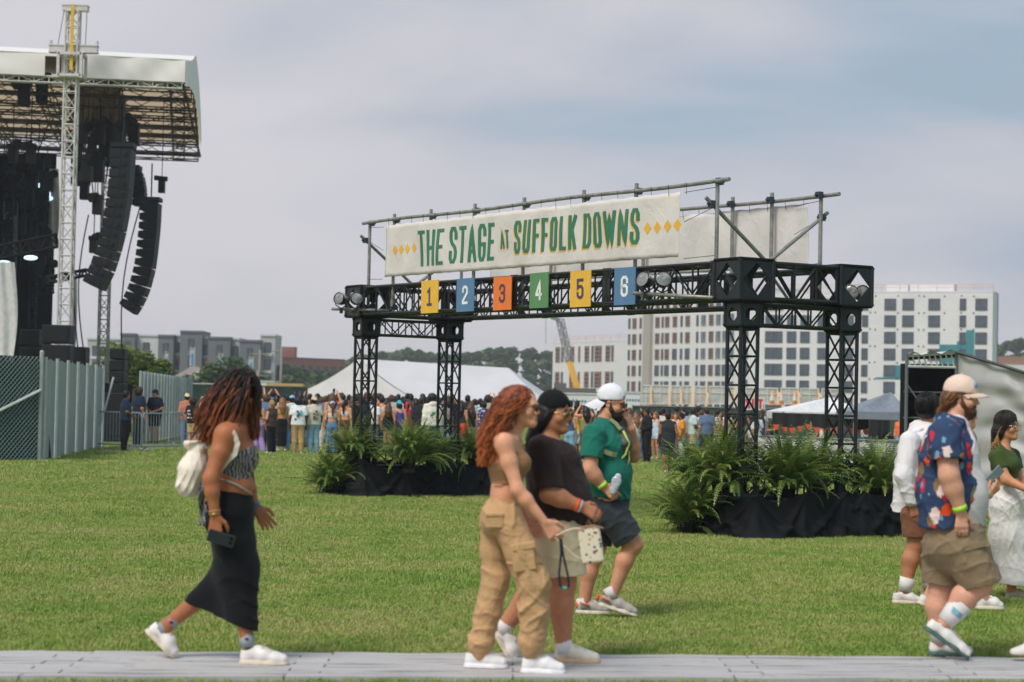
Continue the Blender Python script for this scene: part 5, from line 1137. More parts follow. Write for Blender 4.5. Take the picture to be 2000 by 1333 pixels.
# ---------------------------------------------------------------- the concert stage on the left
def build_stage():
    D0 = 75.0; O = V((P(355, 400, D0).x, D0, 0)); U = V((-math.cos(rad(9.3)), -math.sin(rad(9.3)), 0)); W_ = V((U.y, -U.x, 0)); W_ = W_ if W_.y > 0 else -W_
    t_ = thing('stage', 'outdoor concert stage with a white fabric roof and dark interior', 'stage', O + U*8 + W_*8); at = lambda u, w, z: O + U*u + W_*w + Z*z
    zt, zb, dep, wid = 14.22, 13.35, 24.5, 22.; ue = lambda w: -.8*(max(w, 0)/25)**.36
    t = NT('stage roof fabric'); a = t.noise(.4, 4); t.color(t.ramp(a, [(.3, C(232, 226, 222)), (.7, C(242, 237, 233))])); t.set(Roughness=.6); t.bump(t.noise(.9, 3), .15, .06); FB = t.m
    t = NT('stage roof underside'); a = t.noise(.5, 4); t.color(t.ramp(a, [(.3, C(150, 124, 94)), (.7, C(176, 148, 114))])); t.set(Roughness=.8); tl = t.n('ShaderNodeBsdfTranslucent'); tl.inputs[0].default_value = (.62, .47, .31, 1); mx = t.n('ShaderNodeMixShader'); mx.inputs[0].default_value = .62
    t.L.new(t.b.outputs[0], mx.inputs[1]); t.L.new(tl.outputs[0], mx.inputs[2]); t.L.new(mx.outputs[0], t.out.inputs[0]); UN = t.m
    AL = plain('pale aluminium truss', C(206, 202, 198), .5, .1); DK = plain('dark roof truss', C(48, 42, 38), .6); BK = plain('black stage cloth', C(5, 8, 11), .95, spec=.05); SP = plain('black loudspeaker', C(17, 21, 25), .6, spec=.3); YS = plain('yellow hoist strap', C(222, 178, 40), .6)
    m = MB(); m.grid(lambda u, v: at(ue(dep*v) + .06 + wid*u, dep*v, zt - .05 + .1*v), 30, 20); m.build('roof_skin', UN, t_, True)
    def fas(u0, u1):
        m = MB(); m.grid(lambda u, v: at(u0 + (u1 - u0)*u, -.05 - .025*math.sin(u*13 + v*3) - .015*math.sin(u*31 - v*5)*(1 - v), zb + .06 + (zt - zb)*v), 60, 8); m.build('fascia', FB, t_, True)
    xu = lambda px: solve(lambda q: at(q*25, 0, 13.8), px)*25
    fas(0, xu(162)); fas(xu(88), wid)
    tp = lambda w: zt + .8*ss(w, -.5, 4) if w < 4 else zt + .8 - .65*(w - 4)/20.5
    m = MB(); m.grid(lambda u, v: at(ue(dep*u*u) - .02*math.sin(u*23)*math.sin(v*3.1), dep*u*u, (zb - .06 + .3*u*u)*(1 - v) + tp(dep*u*u)*v), 60, 6); m.build('side_valance', FB, t_, True)
    m = MB(); m.grid(lambda u, v: at(ue(4*v) + (wid - ue(4*v))*u, -.06 + 4*v, zt + .02 + .8*ss(4*v, -.5, 4)), 30, 6); m.build('roof_slope', FB, t_, True)
    m = MB(); box_truss(m, at(.1, .15, zb - .05), at(wid, .15, zb - .05), W_, Z, .3, 40, .03, .02); m.build('front_truss', AL, t_)
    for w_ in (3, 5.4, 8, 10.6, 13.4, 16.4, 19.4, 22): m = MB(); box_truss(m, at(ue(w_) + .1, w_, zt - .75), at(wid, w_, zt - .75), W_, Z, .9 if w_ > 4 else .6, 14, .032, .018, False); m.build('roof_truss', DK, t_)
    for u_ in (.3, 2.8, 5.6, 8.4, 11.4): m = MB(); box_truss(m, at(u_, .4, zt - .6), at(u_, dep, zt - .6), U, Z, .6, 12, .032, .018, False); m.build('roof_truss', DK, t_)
    m = MB(); m.tube(at(ue(dep), dep, zb + .25), at(wid, dep, zb + .25), .09, 6); m.tube(at(.03, 0.2, zb - .1), at(ue(dep) + .05, dep, zb + .2), .06, 6); m.build('edge_rail', DK, t_)
    r = random.Random(3)      # gathered cloths slung under the roof
    for px, py, hw in ((175, 175, 1.6), (200, 185, 1.5), (215, 205, 1.3)):
        c = P(px, py, 80); m = MB(); m.grid(lambda u, v: c + V(((u - .5)*hw, .15*math.sin(u*25), .4 - (1.6 + .5*math.sin(u*7))*v)), 14, 4); m.build('gathered_cloth', plain('tan gathered cloth', C(128, 112, 92), .9), t_, True)
    # the dark box of the stage
    m = MB(); e0, e1 = P(-150, 400, 86), P(106, 400, 84); zk = P(100, 300, 84).z
    m.grid(lambda u, v: lerp(V((e0.x, e0.y, 0)), V((e1.x, e1.y, 0)), u) + Z*(zk*v) + V((0, .25*math.sin(u*40), 0)), 80, 2); m.build('back_drape', BK, t_, True); m = MB(); q = V((e1.x, e1.y, 0)); m.grid(lambda u, v: q + V((-1.5*u, -6*u, 0)) + Z*(P(100, 310, 80).z*v), 6, 2); m.build('side_drape', BK, t_)
    m = MB(); a, b = P(-150, 600, 70), P(168, 600, 74); m.box(V(((a.x + b.x)/2, 79, 1.0)), (b.x - a.x, 9, 2.0)); m.build('deck', BK, t_)
    for px0, px1, y0, y1, D in ((-4, 27, 512, 695, 70), (96, 112, 330, 480, 82), (140, 147, 540, 690, 82)):
        a, b = P(px0, y0, D), P(px1, y1, D); m = MB(); m.grid(lambda u, v: V((a.x + (b.x - a.x)*(u + .15*math.sin(v*4)*u), D + .05*math.sin(u*11 + v*3), b.z + (a.z - b.z)*v)), 20, 12); m.build('white_cloth', plain('white stage cloth', C(206, 204, 204), .8), t_, True)
    # the mast towers
    def tower(pxt, yt, pxb, D, w_, n, lab, mat, zb_=0):
        a = P((pxt + pxb)/2, 400, D); top = P(pxt, yt, D).z; k = thing('mast_tower', lab, 'tower', (a.x, D, zb_)); m = MB(); box_truss(m, (a.x, D, zb_), (a.x, D, top), V((1, 0, 0)), V((0, 1, 0)), w_, n, w_*.075, w_*.04); m.build('mast', mat, k); return k, a.x, top
    k, x, top = tower(139, 22, 127, 73, .52, 26, 'pale lattice mast tower in front of the stage with a yellow strap at its head', AL)
    zz = lambda y: P(135, y, 73).z
    m = MB(); m.box((x + .05, 73, zz(97)), (1.76, .3, .25)); m.box((x + .05, 73, zz(90)), (1.8, .36, .04)); m.box((x + .05, 73, zz(103)), (1.8, .36, .04)); [m.tube((x + .05 + q*.85, 73, zz(90)), (x + .05 + q*.85, 73, zz(80)), .06, 6) for q in (-1, 1)]; m.build('cross_beam', AL, k)
    m = MB()
    for q in (-1, 1):
        for e in (-1, 1): m.bar((x + q*.42, 73 + e*.4, zz(106)), (x + q*.42, 73 + e*.4, zz(155)), .1)
        for z in (zz(108), zz(150)): m.bar((x - .42, 73 + q*.4, z), (x + .42, 73 + q*.4, z), .1); m.bar((x + q*.42, 72.6, z), (x + q*.42, 73.4, z), .1)
    m.box((x - .1, 73, zz(152)), (1.1, .8, .1)); m.build('sleeve_block', AL, k)
    m = MB(); m.box((x + .08, 73, zz(17)), (.92, .4, .2)); m.box((x + .08, 73, zz(12)), (.96, .44, .04)); m.build('head_beam', AL, k); m = MB(); m.box((x + .04, 72.68, (zz(12) + zz(140))/2), (.12, .03, zz(12) - zz(140))); m.build('strap', YS, k); m = MB(); [m.tube((x + .08 + q*.42, 73, zz(20)), (x + .05 + q*(.42 if q > 0 else .6), 73, zz(92)), .015, 4) for q in (-1, 1)]; m.build('guy_wire', plain('steel wire', C(120, 126, 132), .5), k)
    tower(213, 320, 205, 92, .5, 22, 'thin grey lattice mast behind the hanging loudspeakers', plain('grey lattice', C(150, 150, 150), .5, .1)); tower(24, 395, 18, 80, .5, 14, 'short lattice mast inside the dark stage at the left edge', plain('grey lattice', C(120, 122, 124), .5, .1))
    # hanging loudspeaker arrays, seen from the side
    def array(pts, n, D, w_, dp, lab, fr=.9):
        ps = [P(x, y, D) for x, y in pts]; L = [0]
        for i in range(len(ps) - 1): L.append(L[-1] + (ps[i + 1] - ps[i]).length)
        def f(s):
            for i in range(len(ps) - 1):
                if s <= L[i + 1] or i == len(ps) - 2: t = (s - L[i])/(L[i + 1] - L[i]); return ps[i] + (ps[i + 1] - ps[i])*t
        k = thing('line_array', lab, 'loudspeaker', ps[0], 'hanging loudspeaker arrays'); h = L[-1]/n
        for i in range(n):
            a, b = f(h*i), f(h*(i + 1)); d = (b - a).normalized(); e = V((0, 1, 0)); n_ = d.cross(e).normalized(); n_ = n_ if n_.x > 0 else -n_; c = (a + b)/2; m = MB(); hh = h*.47
            m.prism([c - n_*w_/2 - d*hh*fr - e*dp/2, c - n_*w_*.1 - d*hh*1.03 - e*dp/2, c + n_*w_/2 - d*hh*1.05 - e*dp/2, c + n_*w_/2 + d*hh*1.05 - e*dp/2, c - n_*w_*.1 + d*hh*1.03 - e*dp/2, c - n_*w_/2 + d*hh*fr - e*dp/2], e*dp); m.box(c + n_*w_*.2 - e*(dp/2 + .02), (w_*.18, .06, h*.34), (n_, e, d)); m.box(c - n_*w_*.2 - e*(dp/2 + .01), (w_*.4, .03, h*.6), (n_, e, d)); m.build('cabinet', SP, k)
        m = MB(); m.box(ps[0] + Z*.15, (w_*1.1, .8, .16)); m.tube(ps[0] + Z*.2, ps[0] + Z*1.6, .03, 5); m.build('fly_frame', SP, k); return k
    array([(241, 293), (239, 330), (236, 370), (230, 410), (223, 448), (214, 484), (202, 522), (184, 560)], 14, 73, .76, .95, 'large curved black loudspeaker array beside the mast tower'); array([(295, 398), (293, 440), (289, 480), (284, 520), (275, 556), (264, 584), (250, 606)], 12, 79, .72, .9, 'smaller curved black loudspeaker array hanging clear of the roof on the right', .7); array([(262, 335), (270, 350), (274, 380), (272, 404)], 5, 84, .5, .7, 'short black loudspeaker array behind the large curved one')
    # lamps and other hung gear
    LAMP = plain('black stage lamp', C(8, 11, 14), .6, spec=.25)
    spots = [(47, 182, 1.0), (82, 178, 1.0), (262, 262, 1.0), (170, 330, 1.0), (192, 330, 1.1), (165, 372, .8), (190, 400, .8), (183, 478, .7), (205, 300, 1.1), (232, 262, .9), (150, 300, .9), (180, 285, .8), (60, 300, .8), (25, 300, .8), (214, 268, 1.), (162, 262, .8), (196, 262, .9), (148, 345, .8)]
    for i, (px, py, s_) in enumerate(spots):
        c = P(px, py, 76 + (i % 3)*2); k = thing('stage_lamp', 'black stage lamp hanging among the rigging of the stage roof', 'stage lamp', c, 'stage lamps in the roof rigging'); m = MB(); m.box(c - Z*.1*s_, (.4*s_, .4, .75*s_)); m.box(c + Z*.35*s_, (.5*s_, .4, .16)); m.build('body', LAMP, k); m = MB(); d = V((.6 if i % 2 else -.5, -.6, -.2 + .3*(i % 3))); m.tube(c + Z*.4*s_, c + Z*.4*s_ + d*.55*s_, .2*s_, 10, .24*s_); m.build('head', LAMP, k); m = MB(); m.tube(c + Z*.3, V((c.x, c.y, 12.9)), .02, 4); m.build('hanger', LAMP, k)
    for i in range(34):
        px, py = r.uniform(-10, 100), r.uniform(318, 560); c = P(px, py, r.uniform(78, 82)); k = thing('stage_lamp', 'small dark lamp or speaker inside the black stage opening', 'stage lamp', c, 'dark gear inside the stage opening'); m = MB(); m.box(c, (r.uniform(.2, .5), .3, r.uniform(.3, .8))); m.tube(c + Z*.2, c + Z*.2 + V((r.uniform(-.4, .4), -.3, .1)), .14, 8, .17); m.build('body', plain('dark navy gear', C(*[(9, 16, 26), (16, 25, 36), (24, 32, 40)][i % 3]), .7, spec=.15), k); m = MB(); m.tube(c, c + Z*r.uniform(.6, 2.2), .02, 4); m.build('hanger', LAMP, k)
    GT = plain('dim grey rigging', C(44, 54, 64), .6, spec=.2)
    for x0, y0, x1, y1, n, lab in ((-20, 330, 100, 318, 8, 'top'), (-20, 402, 98, 396, 8, 'middle'), (70, 300, 62, 640, 12, 'upright'), (-10, 300, 90, 440, 10, 'sloping'), (-10, 575, 104, 566, 8, 'lowest')):
        a, b = P(x0, y0, 82), P(x1, y1, 82); m = MB(); box_truss(m, a, b, *frame(b - a)[1:], .34, n, .03, .02); tag(m.build('rigging_beam', GT, None, False, a), 'dim grey %s truss inside the dark stage opening' % lab, 'truss')
    for i in range(14):
        x0 = r.uniform(150, 270); y0 = r.uniform(225, 300); a, b = P(x0, y0, 79), P(x0 + r.uniform(-18, 18), y0 + r.uniform(40, 150), 79); m = MB(); m.path([lerp(a, b, q/5) + V((r.uniform(-.08, .08), 0, 0)) for q in range(6)], .025, 4); tag(m.build('cable', LAMP, None, False, a), 'thin black cable hanging in the rigging above the loudspeakers', 'cable', 'cables in the rigging')
    c = P(316, 360, 79); k = thing('stage_lamp', 'black device hanging alone on a wire right of the stage, above the smaller array', 'stage lamp', c, None); m = MB(); m.box(c - Z*.1, (.24, .3, .5)); m.build('body', LAMP, k); m = MB(); m.tube(c + V((-.3, 0, .25)), c + V((.22, 0, .2)), .1, 8); m.build('head', LAMP, k); m = MB(); m.tube(c + Z*.2, V((c.x, 79, 13.4)), .015, 4); m.build('hanger', LAMP, k)
    def glow(name, rgb, st): t = NT(name); t.color(rgb); t.b.inputs['Emission Color'].default_value = tuple(rgb) + (1,); t.b.inputs['Emission Strength'].default_value = st; return t.m
    GB, GRD = glow('lit blue white lamp', (.55, .8, 1), 1.5), glow('lit red lamp', (1, .05, .03), 1.2)
    for i, (px, py) in enumerate(((55, 348), (66, 358), (77, 367), (87, 375), (97, 384))):
        for q in (-1, 1): c = P(px + q*1.5, py + q*4, 82); m = MB(); m.ball(c, .11, 8, 6); o = m.build('lit_lamp', GB, None, True, c); tag(o, 'small lit blue white lamp in the slanting row inside the dark stage', 'lamp', 'lit lamps inside the stage')
    for px, py in ((8, 514), (60, 504)): c = P(px, py, 72); m = MB(); m.ball(c, (.26, .15, .09), 8, 6); o = m.build('lit_lamp', GB, None, True, c); tag(o, 'bright white lamp under the dark beam, %s' % ('at the left edge' if px < 20 else 'nearer the mast tower'), 'lamp')
    for px, py in ((2, 333), (13, 334)): c = P(px, py, 82); m = MB(); m.ball(c, .1, 8, 6); o = m.build('lit_lamp', GRD, None, True, c); tag(o, 'small lit red lamp at the left edge of the stage', 'lamp', 'lit red lamps')
    a, b = P(-60, 505, 73), P(112, 470, 74); m = MB(); box_truss(m, a, b, *frame(b - a)[1:], .55, 9, .045, .03); tag(m.build('lighting_beam', LAMP, None, False, a), 'dark slanting lighting beam across the left of the stage', 'beam'); a, b = P(92, 548, 74), P(172, 532, 73.5); m = MB(); box_truss(m, a, b, *frame(b - a)[1:], .3, 6, .04, .025); tag(m.build('lighting_beam', LAMP, None, False, a), 'short dark beam between the mast tower and the large array', 'beam')
    for i, (x0, y0, x1, y1, lab) in enumerate(((158, 290, 153, 690, 'dark cable hanging right of the mast tower'), (173, 420, 164, 690, 'dark cable left of the large array'), (276, 396, 238, 690, 'dark cable from the smaller array to the ground'), (95, 240, 40, 520, 'grey cable slanting across the dark stage'), (262, 300, 258, 400, 'thin cable beside the short array'))):
        a, b = P(x0, y0, 78), P(x1, y1, 78); m = MB(); m.path([lerp(a, b, u/8) - Z*(.5*math.sin(u/8*3.14)*0) + V((-.3*math.sin(u/8*3.14), 0, 0)) for u in range(9)], .028, 5); tag(m.build('cable', LAMP, None, False, a), lab, 'cable')
    for x0, y0, x1, y1, D, n, lab in ((82, 633, 135, 712, 70, 2, 'big black loudspeaker stack in front of the mast tower'), (38, 642, 75, 712, 71, 2, 'black loudspeaker stack left of the big one'), (214, 680, 241, 772, 72, 4, 'black loudspeaker stack behind the slatted fence end'), (138, 676, 166, 725, 74, 1, 'single black loudspeaker right of the mast tower'), (196, 764, 240, 885, 64, 1, 'dark grey equipment case behind the barrier')):
        a, b = P(x0, y0, D), P(x1, y1, D); b.z = max(0, b.z) if y1 > 760 else b.z; k = thing('loudspeaker_stack' if n > 1 else 'case', lab, 'loudspeaker' if n > 1 else 'case', ((a.x + b.x)/2, D, b.z)); h = (a.z - b.z)/n
        for i in range(n):
            m = MB(); c = V(((a.x + b.x)/2, D + .4, b.z + h*(i + .5))); m.box(c, (b.x - a.x, .8, h*.94)); o = m.build('cabinet', SP, k); q = o.modifiers.new('round', 'BEVEL'); q.width = .03; m = MB(); m.box(c - V((0, .41, 0)), ((b.x - a.x)*.8, .03, h*.7)); m.build('grille', plain('black grille', C(14, 17, 20), .9), k)
build_stage()
# ---------------------------------------------------------------- people: the crowd
SK = {'fair': skin('fair skin', C(226, 172, 142)), 'tan': skin('tan skin', C(200, 146, 108)), 'brown': skin('brown skin', C(148, 98, 70)), 'dark': skin('dark brown skin', C(92, 60, 46)), 'peach': skin('peach skin', C(218, 160, 122))}
HR = {'black': hairmat('black hair', C(18, 17, 19), C(42, 38, 38)), 'dark': hairmat('dark brown hair', C(34, 26, 22), C(72, 52, 42)), 'brown': hairmat('brown hair', C(70, 48, 34), C(122, 84, 56)), 'blond': hairmat('blond hair', C(150, 112, 66), C(214, 176, 116)), 'red': hairmat('auburn hair', C(92, 38, 20), C(190, 100, 50)), 'gold': hairmat('light brown hair', C(120, 82, 50), C(180, 130, 82))}
SHOEW = plain('white trainer', C(226, 220, 214), .55, 0, .05); SHOEB = plain('dark trainer', C(40, 42, 46), .6); SOLEW = plain('pale sole', C(206, 198, 184), .6)
def pose_joints(pose):     # facing +Y, standing height about 1.72
    J = dict(pel=V((0, 0, .93)), waist=V((0, .005, 1.08)), chest=V((0, .0, 1.28)), neck=V((0, -.02, 1.46)), head=V((0, .02, 1.595)), fw=V((0, 1, -.05)))
    for s_, n in ((-1, 'L'), (1, 'R')):
        J['sh' + n] = V((s_*.175, -.01, 1.40)); J['el' + n] = V((s_*.225, -.04, 1.12)); J['wr' + n] = V((s_*.235, .04, .88)); J['hp' + n] = V((s_*.085, 0, .91)); J['kn' + n] = V((s_*.1, .015, .5)); J['an' + n] = V((s_*.105, -.03, .085))
    if pose == 'fold':
        for s_, n in ((-1, 'L'), (1, 'R')): J['el' + n] = V((s_*.24, .03, 1.13)); J['wr' + n] = V((-s_*.02, .2, 1.17))
    if pose == 'clasp':
        for s_, n in ((-1, 'L'), (1, 'R')): J['el' + n] = V((s_*.25, .0, 1.13)); J['wr' + n] = V((s_*.04, .2, 1.02))
    if pose == 'phone':
        J['elR'] = V((.3, .12, 1.42)); J['wrR'] = V((.22, .22, 1.68))
    if pose == 'up':
        for s_, n in ((-1, 'L'), (1, 'R')): J['el' + n] = V((s_*.28, .2, 1.42)); J['wr' + n] = V((s_*.13, .26, 1.66))
    if pose == 'face': J['elR'] = V((.22, .2, 1.2)); J['wrR'] = V((.06, .22, 1.46)); J['wrL'] = V((-.05, .2, 1.12)); J['elL'] = V((-.25, .02, 1.14))
    if pose == 'walk':
        J['knR'] = V((.09, .16, .52)); J['anR'] = V((.09, .22, .1)); J['knL'] = V((-.09, .02, .5)); J['anL'] = V((-.09, -.24, .13)); J['wrL'] = V((-.24, .16, .93)); J['wrR'] = V((.25, -.1, .9)); J['elR'] = V((.24, -.12, 1.13))
    if pose == 'shift': J['pel'] = V((.03, 0, .93)); J['knR'] = V((.06, .09, .5)); J['anR'] = V((.17, .06, .085)); J['hpR'] = V((.11, 0, .91)); J['hpL'] = V((-.06, 0, .91)); J['anL'] = V((-.05, -.03, .085)); J['knL'] = V((-.06, 0, .5))
    return J
LX = V((1, 0, 0)); CH = .021; MC = {}
def cached(key, fn):
    if key not in MC: MC[key] = fn()
    return MC[key]
def cbody(pose, bul):
    J = pose_joints(pose); s = SDF((-.5, -.5, 0), (.5, .5, 1.9), CH)
    s.chain([J['pel'], J['waist'], J['chest'], lerp(J['chest'], J['neck'], .75)], [.105*bul, .09*bul, .105*bul, .075], .05, LX, [1.5, 1.45, 1.5, 1.6]); s.cap(J['neck'] - Z*.04, J['head'] - Z*.06, .055, .052)
    for n in 'LR':
        s.chain([J['sh' + n], J['el' + n], J['wr' + n]], [.055*bul**.5, .042*bul**.5, .03], .03); d = (J['wr' + n] - J['el' + n]).normalized(); h = J['wr' + n]
        s.cap(h + d*.02, h + d*.09, .034, .026, .02, V((0, 1, 0)) if pose != 'fold' else Z, .7); s.cap(h + d*.09, h + d*.16, .026, .018, .02)
        s.chain([J['hp' + n], J['kn' + n]], [.088*bul, .056], .04); k, a = J['kn' + n], J['an' + n]; s.chain([k, lerp(k, a, .3) - V((0, .015, 0)), a], [.054, .056, .036], .03); s.cap(a - Z*.03, a + V((0, .12, -.05)), .04, .03)
    head(s, J['head'], J['fw'], .93); return s.mesh('person')
def ctop(pose, kind, bul):
    J = pose_joints(pose); s = SDF((-.55, -.5, .3), (.55, .5, 1.8), CH); o = .016; b = bul
    if kind in ('tee', 'long', 'hood', 'vest', 'jacket'):
        loose = {'tee': 1.1, 'long': 1.08, 'hood': 1.28, 'vest': 1.12, 'jacket': 1.15}[kind]
        hem = J['pel'] - Z*(.03 if kind != 'jacket' else .08); s.chain([hem, J['waist'], J['chest'], lerp(J['chest'], J['neck'], .78)], [(.112*b + o)*loose, (.102*b + o)*loose, (.11*b + o)*loose**.5, .08 + o*.5], .05, LX, [1.5, 1.5, 1.55, 1.75])
        s.cut(hem - Z*.02, -Z)
        for n in 'LR':
            S_, E, W_ = J['sh' + n], J['el' + n], J['wr' + n]
            if kind == 'vest': s.cap(lerp(S_, J['chest'], .25), S_ - V((0, 0, .0)), .06, .062, .03); continue
            r = .068*b**.5*loose**.5
            if kind == 'tee': s.cap(S_, lerp(S_, E, .82), r, r*1.02, .03, flat=(0, 1))
            else: s.chain([S_, E, lerp(E, W_, .92)], [r, r*.86, r*.68], .03)
        if kind == 'hood': s.ell(J['neck'] + V((0, -.06, .01)), (.13, .07, .075), None, .04)
    elif kind in ('tank', 'crop', 'tube', 'dress'):
        lo = {'tank': J['pel'] + Z*.04, 'crop': J['waist'] + Z*.1, 'tube': J['waist'] + Z*.1, 'dress': J['pel'] - Z*.3}[kind]; pts = [lo, J['waist'], J['chest']] if kind in ('tank', 'dress') else [lo, J['chest']]
        rs = {'tank': [.112*b + .01, .095*b + .012, .109*b + .01], 'dress': [.17*b, .098*b + .012, .109*b + .01]}.get(kind, [.1*b + .01, .11*b + .01]); s.chain(pts, rs, .04, LX, 1.5); s.cut(lo, -Z)
        top = J['chest'] + Z*.08; s.cut(top, Z)
        if kind != 'tube':
            for q in (-1, 1): s.chain([V((q*.085, .1*b, 1.33)), V((q*.1, .02, 1.435)), V((q*.085, -.11*b, 1.33))], [.022]*3, .01)
    return s.mesh('top')
def cbottom(pose, kind, bul):
    J = pose_joints(pose); s = SDF((-.5, -.5, .02), (.5, .5, 1.15), CH); b = bul
    wst = J['pel'] + Z*.09; s.chain([wst, J['pel'] - Z*.04], [.1*b + .014, .112*b + .014], .04, LX, 1.5)
    if kind in ('skirt', 'longskirt'):
        k = .52 if kind == 'skirt' else .16; s.chain([J['pel'], V((0, 0, .6)), V((0, 0, k))], [.115*b, .13*b, .12*b if kind == 'longskirt' else .17*b], .04, LX, 1.4, flat=(0, 1))
    for n in 'LR':
        H, K_, A = J['hp' + n], J['kn' + n], J['an' + n]
        if kind == 'jeans': s.chain([H, K_, lerp(K_, A, .3) - V((0, .012, 0)), A + Z*.03], [.105*b, .084, .08, .066], .04)
        if kind == 'flare': s.chain([H, K_, A + Z*.0], [.1*b, .085, .1], .03)
        if kind == 'shorts': s.cap(H, lerp(H, K_, .82), .104*b, .094, .03, flat=(0, 1))
        if kind == 'mini': s.cap(H, lerp(H, K_, .4), .102*b, .1, .03, flat=(0, 1))
    s.cut(wst + Z*.03, Z); return s.mesh('trousers')
def chair_(kind):
    s = SDF((-.3, -.4, .8), (.3, .3, 1.95), .017); h = V((0, .02, 1.595)); r = (.082, .1, .092)
    def e(c, q, k=.03): s.ell(h + V(c), q, None, k)
    if kind != 'bald': e((0, -.016, .045), r)
    if kind == 'short': e((0, -.03, -.01), (.084, .085, .08))
    if kind == 'long': e((0, -.045, -.05), (.098, .08, .12)); s.chain([h + V((0, -.06, -.05)), h + V((0, -.1, -.2)), h + V((0, -.12, -.36))], [.09, .085, .06], .04, LX, 1.35)
    if kind == 'bob': e((0, -.03, -.06), (.11, .1, .13))
    if kind == 'curly': e((0, -.03, .0), (.122, .118, .138)); s.bumpy(.022, 60)
    if kind == 'afro': e((0, -.01, .05), (.132, .132, .125)); s.bumpy(.012, 75)
    if kind == 'bun': e((0, -.03, -.01), (.086, .086, .085)); e((0, -.07, .15), (.05, .05, .045))
    if kind == 'pony': e((0, -.03, -.01), (.086, .086, .085)); s.chain([h + V((0, -.12, .06)), h + V((0, -.17, -.06)), h + V((0, -.16, -.34))], [.035, .05, .025], .03)
    s.cut(h + V((0, .075, .03)), V((0, 1, -.55)), .01)
    s.bumpy(.004, 110, 3); return s.mesh('hair')
def ccap(kind):
    s = SDF((-.3, -.4, 1.4), (.3, .4, 1.95), .016); h = V((0, .02, 1.595))
    s.ell(h + V((0, -.01, .05)), (.092, .11, .092)); s.cut(h + Z*.035, -Z + V((0, -.15, 0)))
    if kind != 'scarf':
        q = -1 if kind == 'back' else 1; s.cap(h + V((0, q*.09, .05)), h + V((0, q*.17, .03)), .016, .012, .02, LX, 5)
    else: s.cap(h + V((0, -.12, .02)), h + V((0, -.15, -.25)), .03, .04, .03, LX, 1.3)
    return s.mesh('cap')
def cshoes(pose, n):
    J = pose_joints(pose); a = J['an' + n]; tip = -.1 if a.z > .11 else 0; d = V((0, 1, tip*2.5)).normalized(); he = a - d*.07 - V((0, 0, .082)); u, so_ = shoe(he, he + d*.27, Z, a, h=.014); return u
FC = {}
def fab(rgb): return fabric('cloth %d %d %d' % rgb, C(*rgb, k=1.12), .1, .9, .35)
def person(p, rot, ht, pose='stand', sk='tan', top='tee', tc=(200, 200, 200), bot='jeans', bc=(90, 120, 160), hair='short', hc='dark', shoe_='w', cap=None, capc=(200, 200, 200), capk='cap', bul=1.0, label='', group=None, tmat=None, bmat=None, phone=False, pr=None):
    t_ = thing('person', label, 'person', p, group); k = ht/1.74; t_.scale = (k, k, k); t_.rotation_euler = (0, 0, rot)
    def put(name, key, fn, mat, smooth=True):
        me = cached(key, fn)
        if not me.materials: me.materials.append(mat); me.polygons.foreach_set('use_smooth', np.ones(len(me.polygons), bool))
        o = bpy.data.objects.new(name, me); col.objects.link(o); o.parent = t_; o.material_slots[0].link = 'OBJECT'; o.material_slots[0].material = mat; return o
    put('body', ('b', pose, bul), lambda: cbody(pose, bul), SK[sk])
    if top: put({'crop': 'crop_top', 'tube': 'crop_top', 'tank': 'tank_top', 'hood': 'hoodie', 'jacket': 'jacket', 'dress': 'dress'}.get(top, 'shirt'), ('t', pose, top, bul), lambda: ctop(pose, top, bul), tmat or fab(tc))
    if bot: put({'shorts': 'shorts', 'mini': 'shorts', 'skirt': 'skirt', 'longskirt': 'skirt'}.get(bot, 'trousers'), ('m', pose, bot, bul), lambda: cbottom(pose, bot, bul), bmat or fab(bc))
    if hair: put('hair', ('h', hair), lambda: chair_(hair), HR[hc])
    if cap: put('scarf' if capk == 'scarf' else 'cap', ('c', capk), lambda: ccap(capk), fab(capc))
    if shoe_:
        for n in 'LR': put('shoe', ('s', pose, n), lambda: cshoes(pose, n), SHOEW if shoe_ == 'w' else SHOEB)
    if pr:      # a print on the back of the shirt
        r = random.Random(pr); m = MB(); cs = [C(*q) for q in pr_cols[pr]]
        J = pose_joints(pose); yb = -(.11*bul + .016)*1.12 - .02
        for q in range(7):
            x, z = r.uniform(-.09, .09), 1.18 + r.uniform(-.12, .14); w_, h_ = r.uniform(.02, .05), r.uniform(.012, .035); m.m = q % len(cs); m.box((x, yb + abs(x)*.18, z), (w_*2, .012, h_*2))
        me = bpy.data.meshes.new('print'); me.from_pydata(m.v, [], m.f); [me.materials.append(plain('shirt print', c, .8)) for c in cs]; me.polygons.foreach_set('material_index', m.mi); o = bpy.data.objects.new('shirt_print', me); col.objects.link(o); o.parent = t_
    return t_
pr_cols = {1: [(214, 210, 200), (150, 150, 146)], 2: [(70, 90, 110), (90, 190, 220), (60, 60, 66)], 3: [(110, 100, 80)], 4: [(230, 180, 40), (60, 150, 90), (210, 80, 60), (80, 160, 210)], 5: [(230, 110, 60), (70, 150, 190), (220, 210, 200)]}
def print_mat(name, base, cols, scale=16):
    t = NT(name); v = t.n('ShaderNodeTexVoronoi'); v.inputs['Scale'].default_value = scale; t.L.new(t.co(), v.inputs['Vector']); sp = t.n('ShaderNodeSeparateColor'); t.L.new(v.outputs['Color'], sp.inputs[0])
    n = len(cols); c = t.ramp(sp.outputs[0], [((i + .0)/n, q) for i, q in enumerate(cols)], 'CONSTANT'); msk = t.math('LESS_THAN', v.outputs['Distance'], .42); m2 = t.math('GREATER_THAN', sp.outputs[1], .35)
    t.color(t.mix(t.math('MULTIPLY', msk, m2), base, c)); t.set(Roughness=.9); return t.m
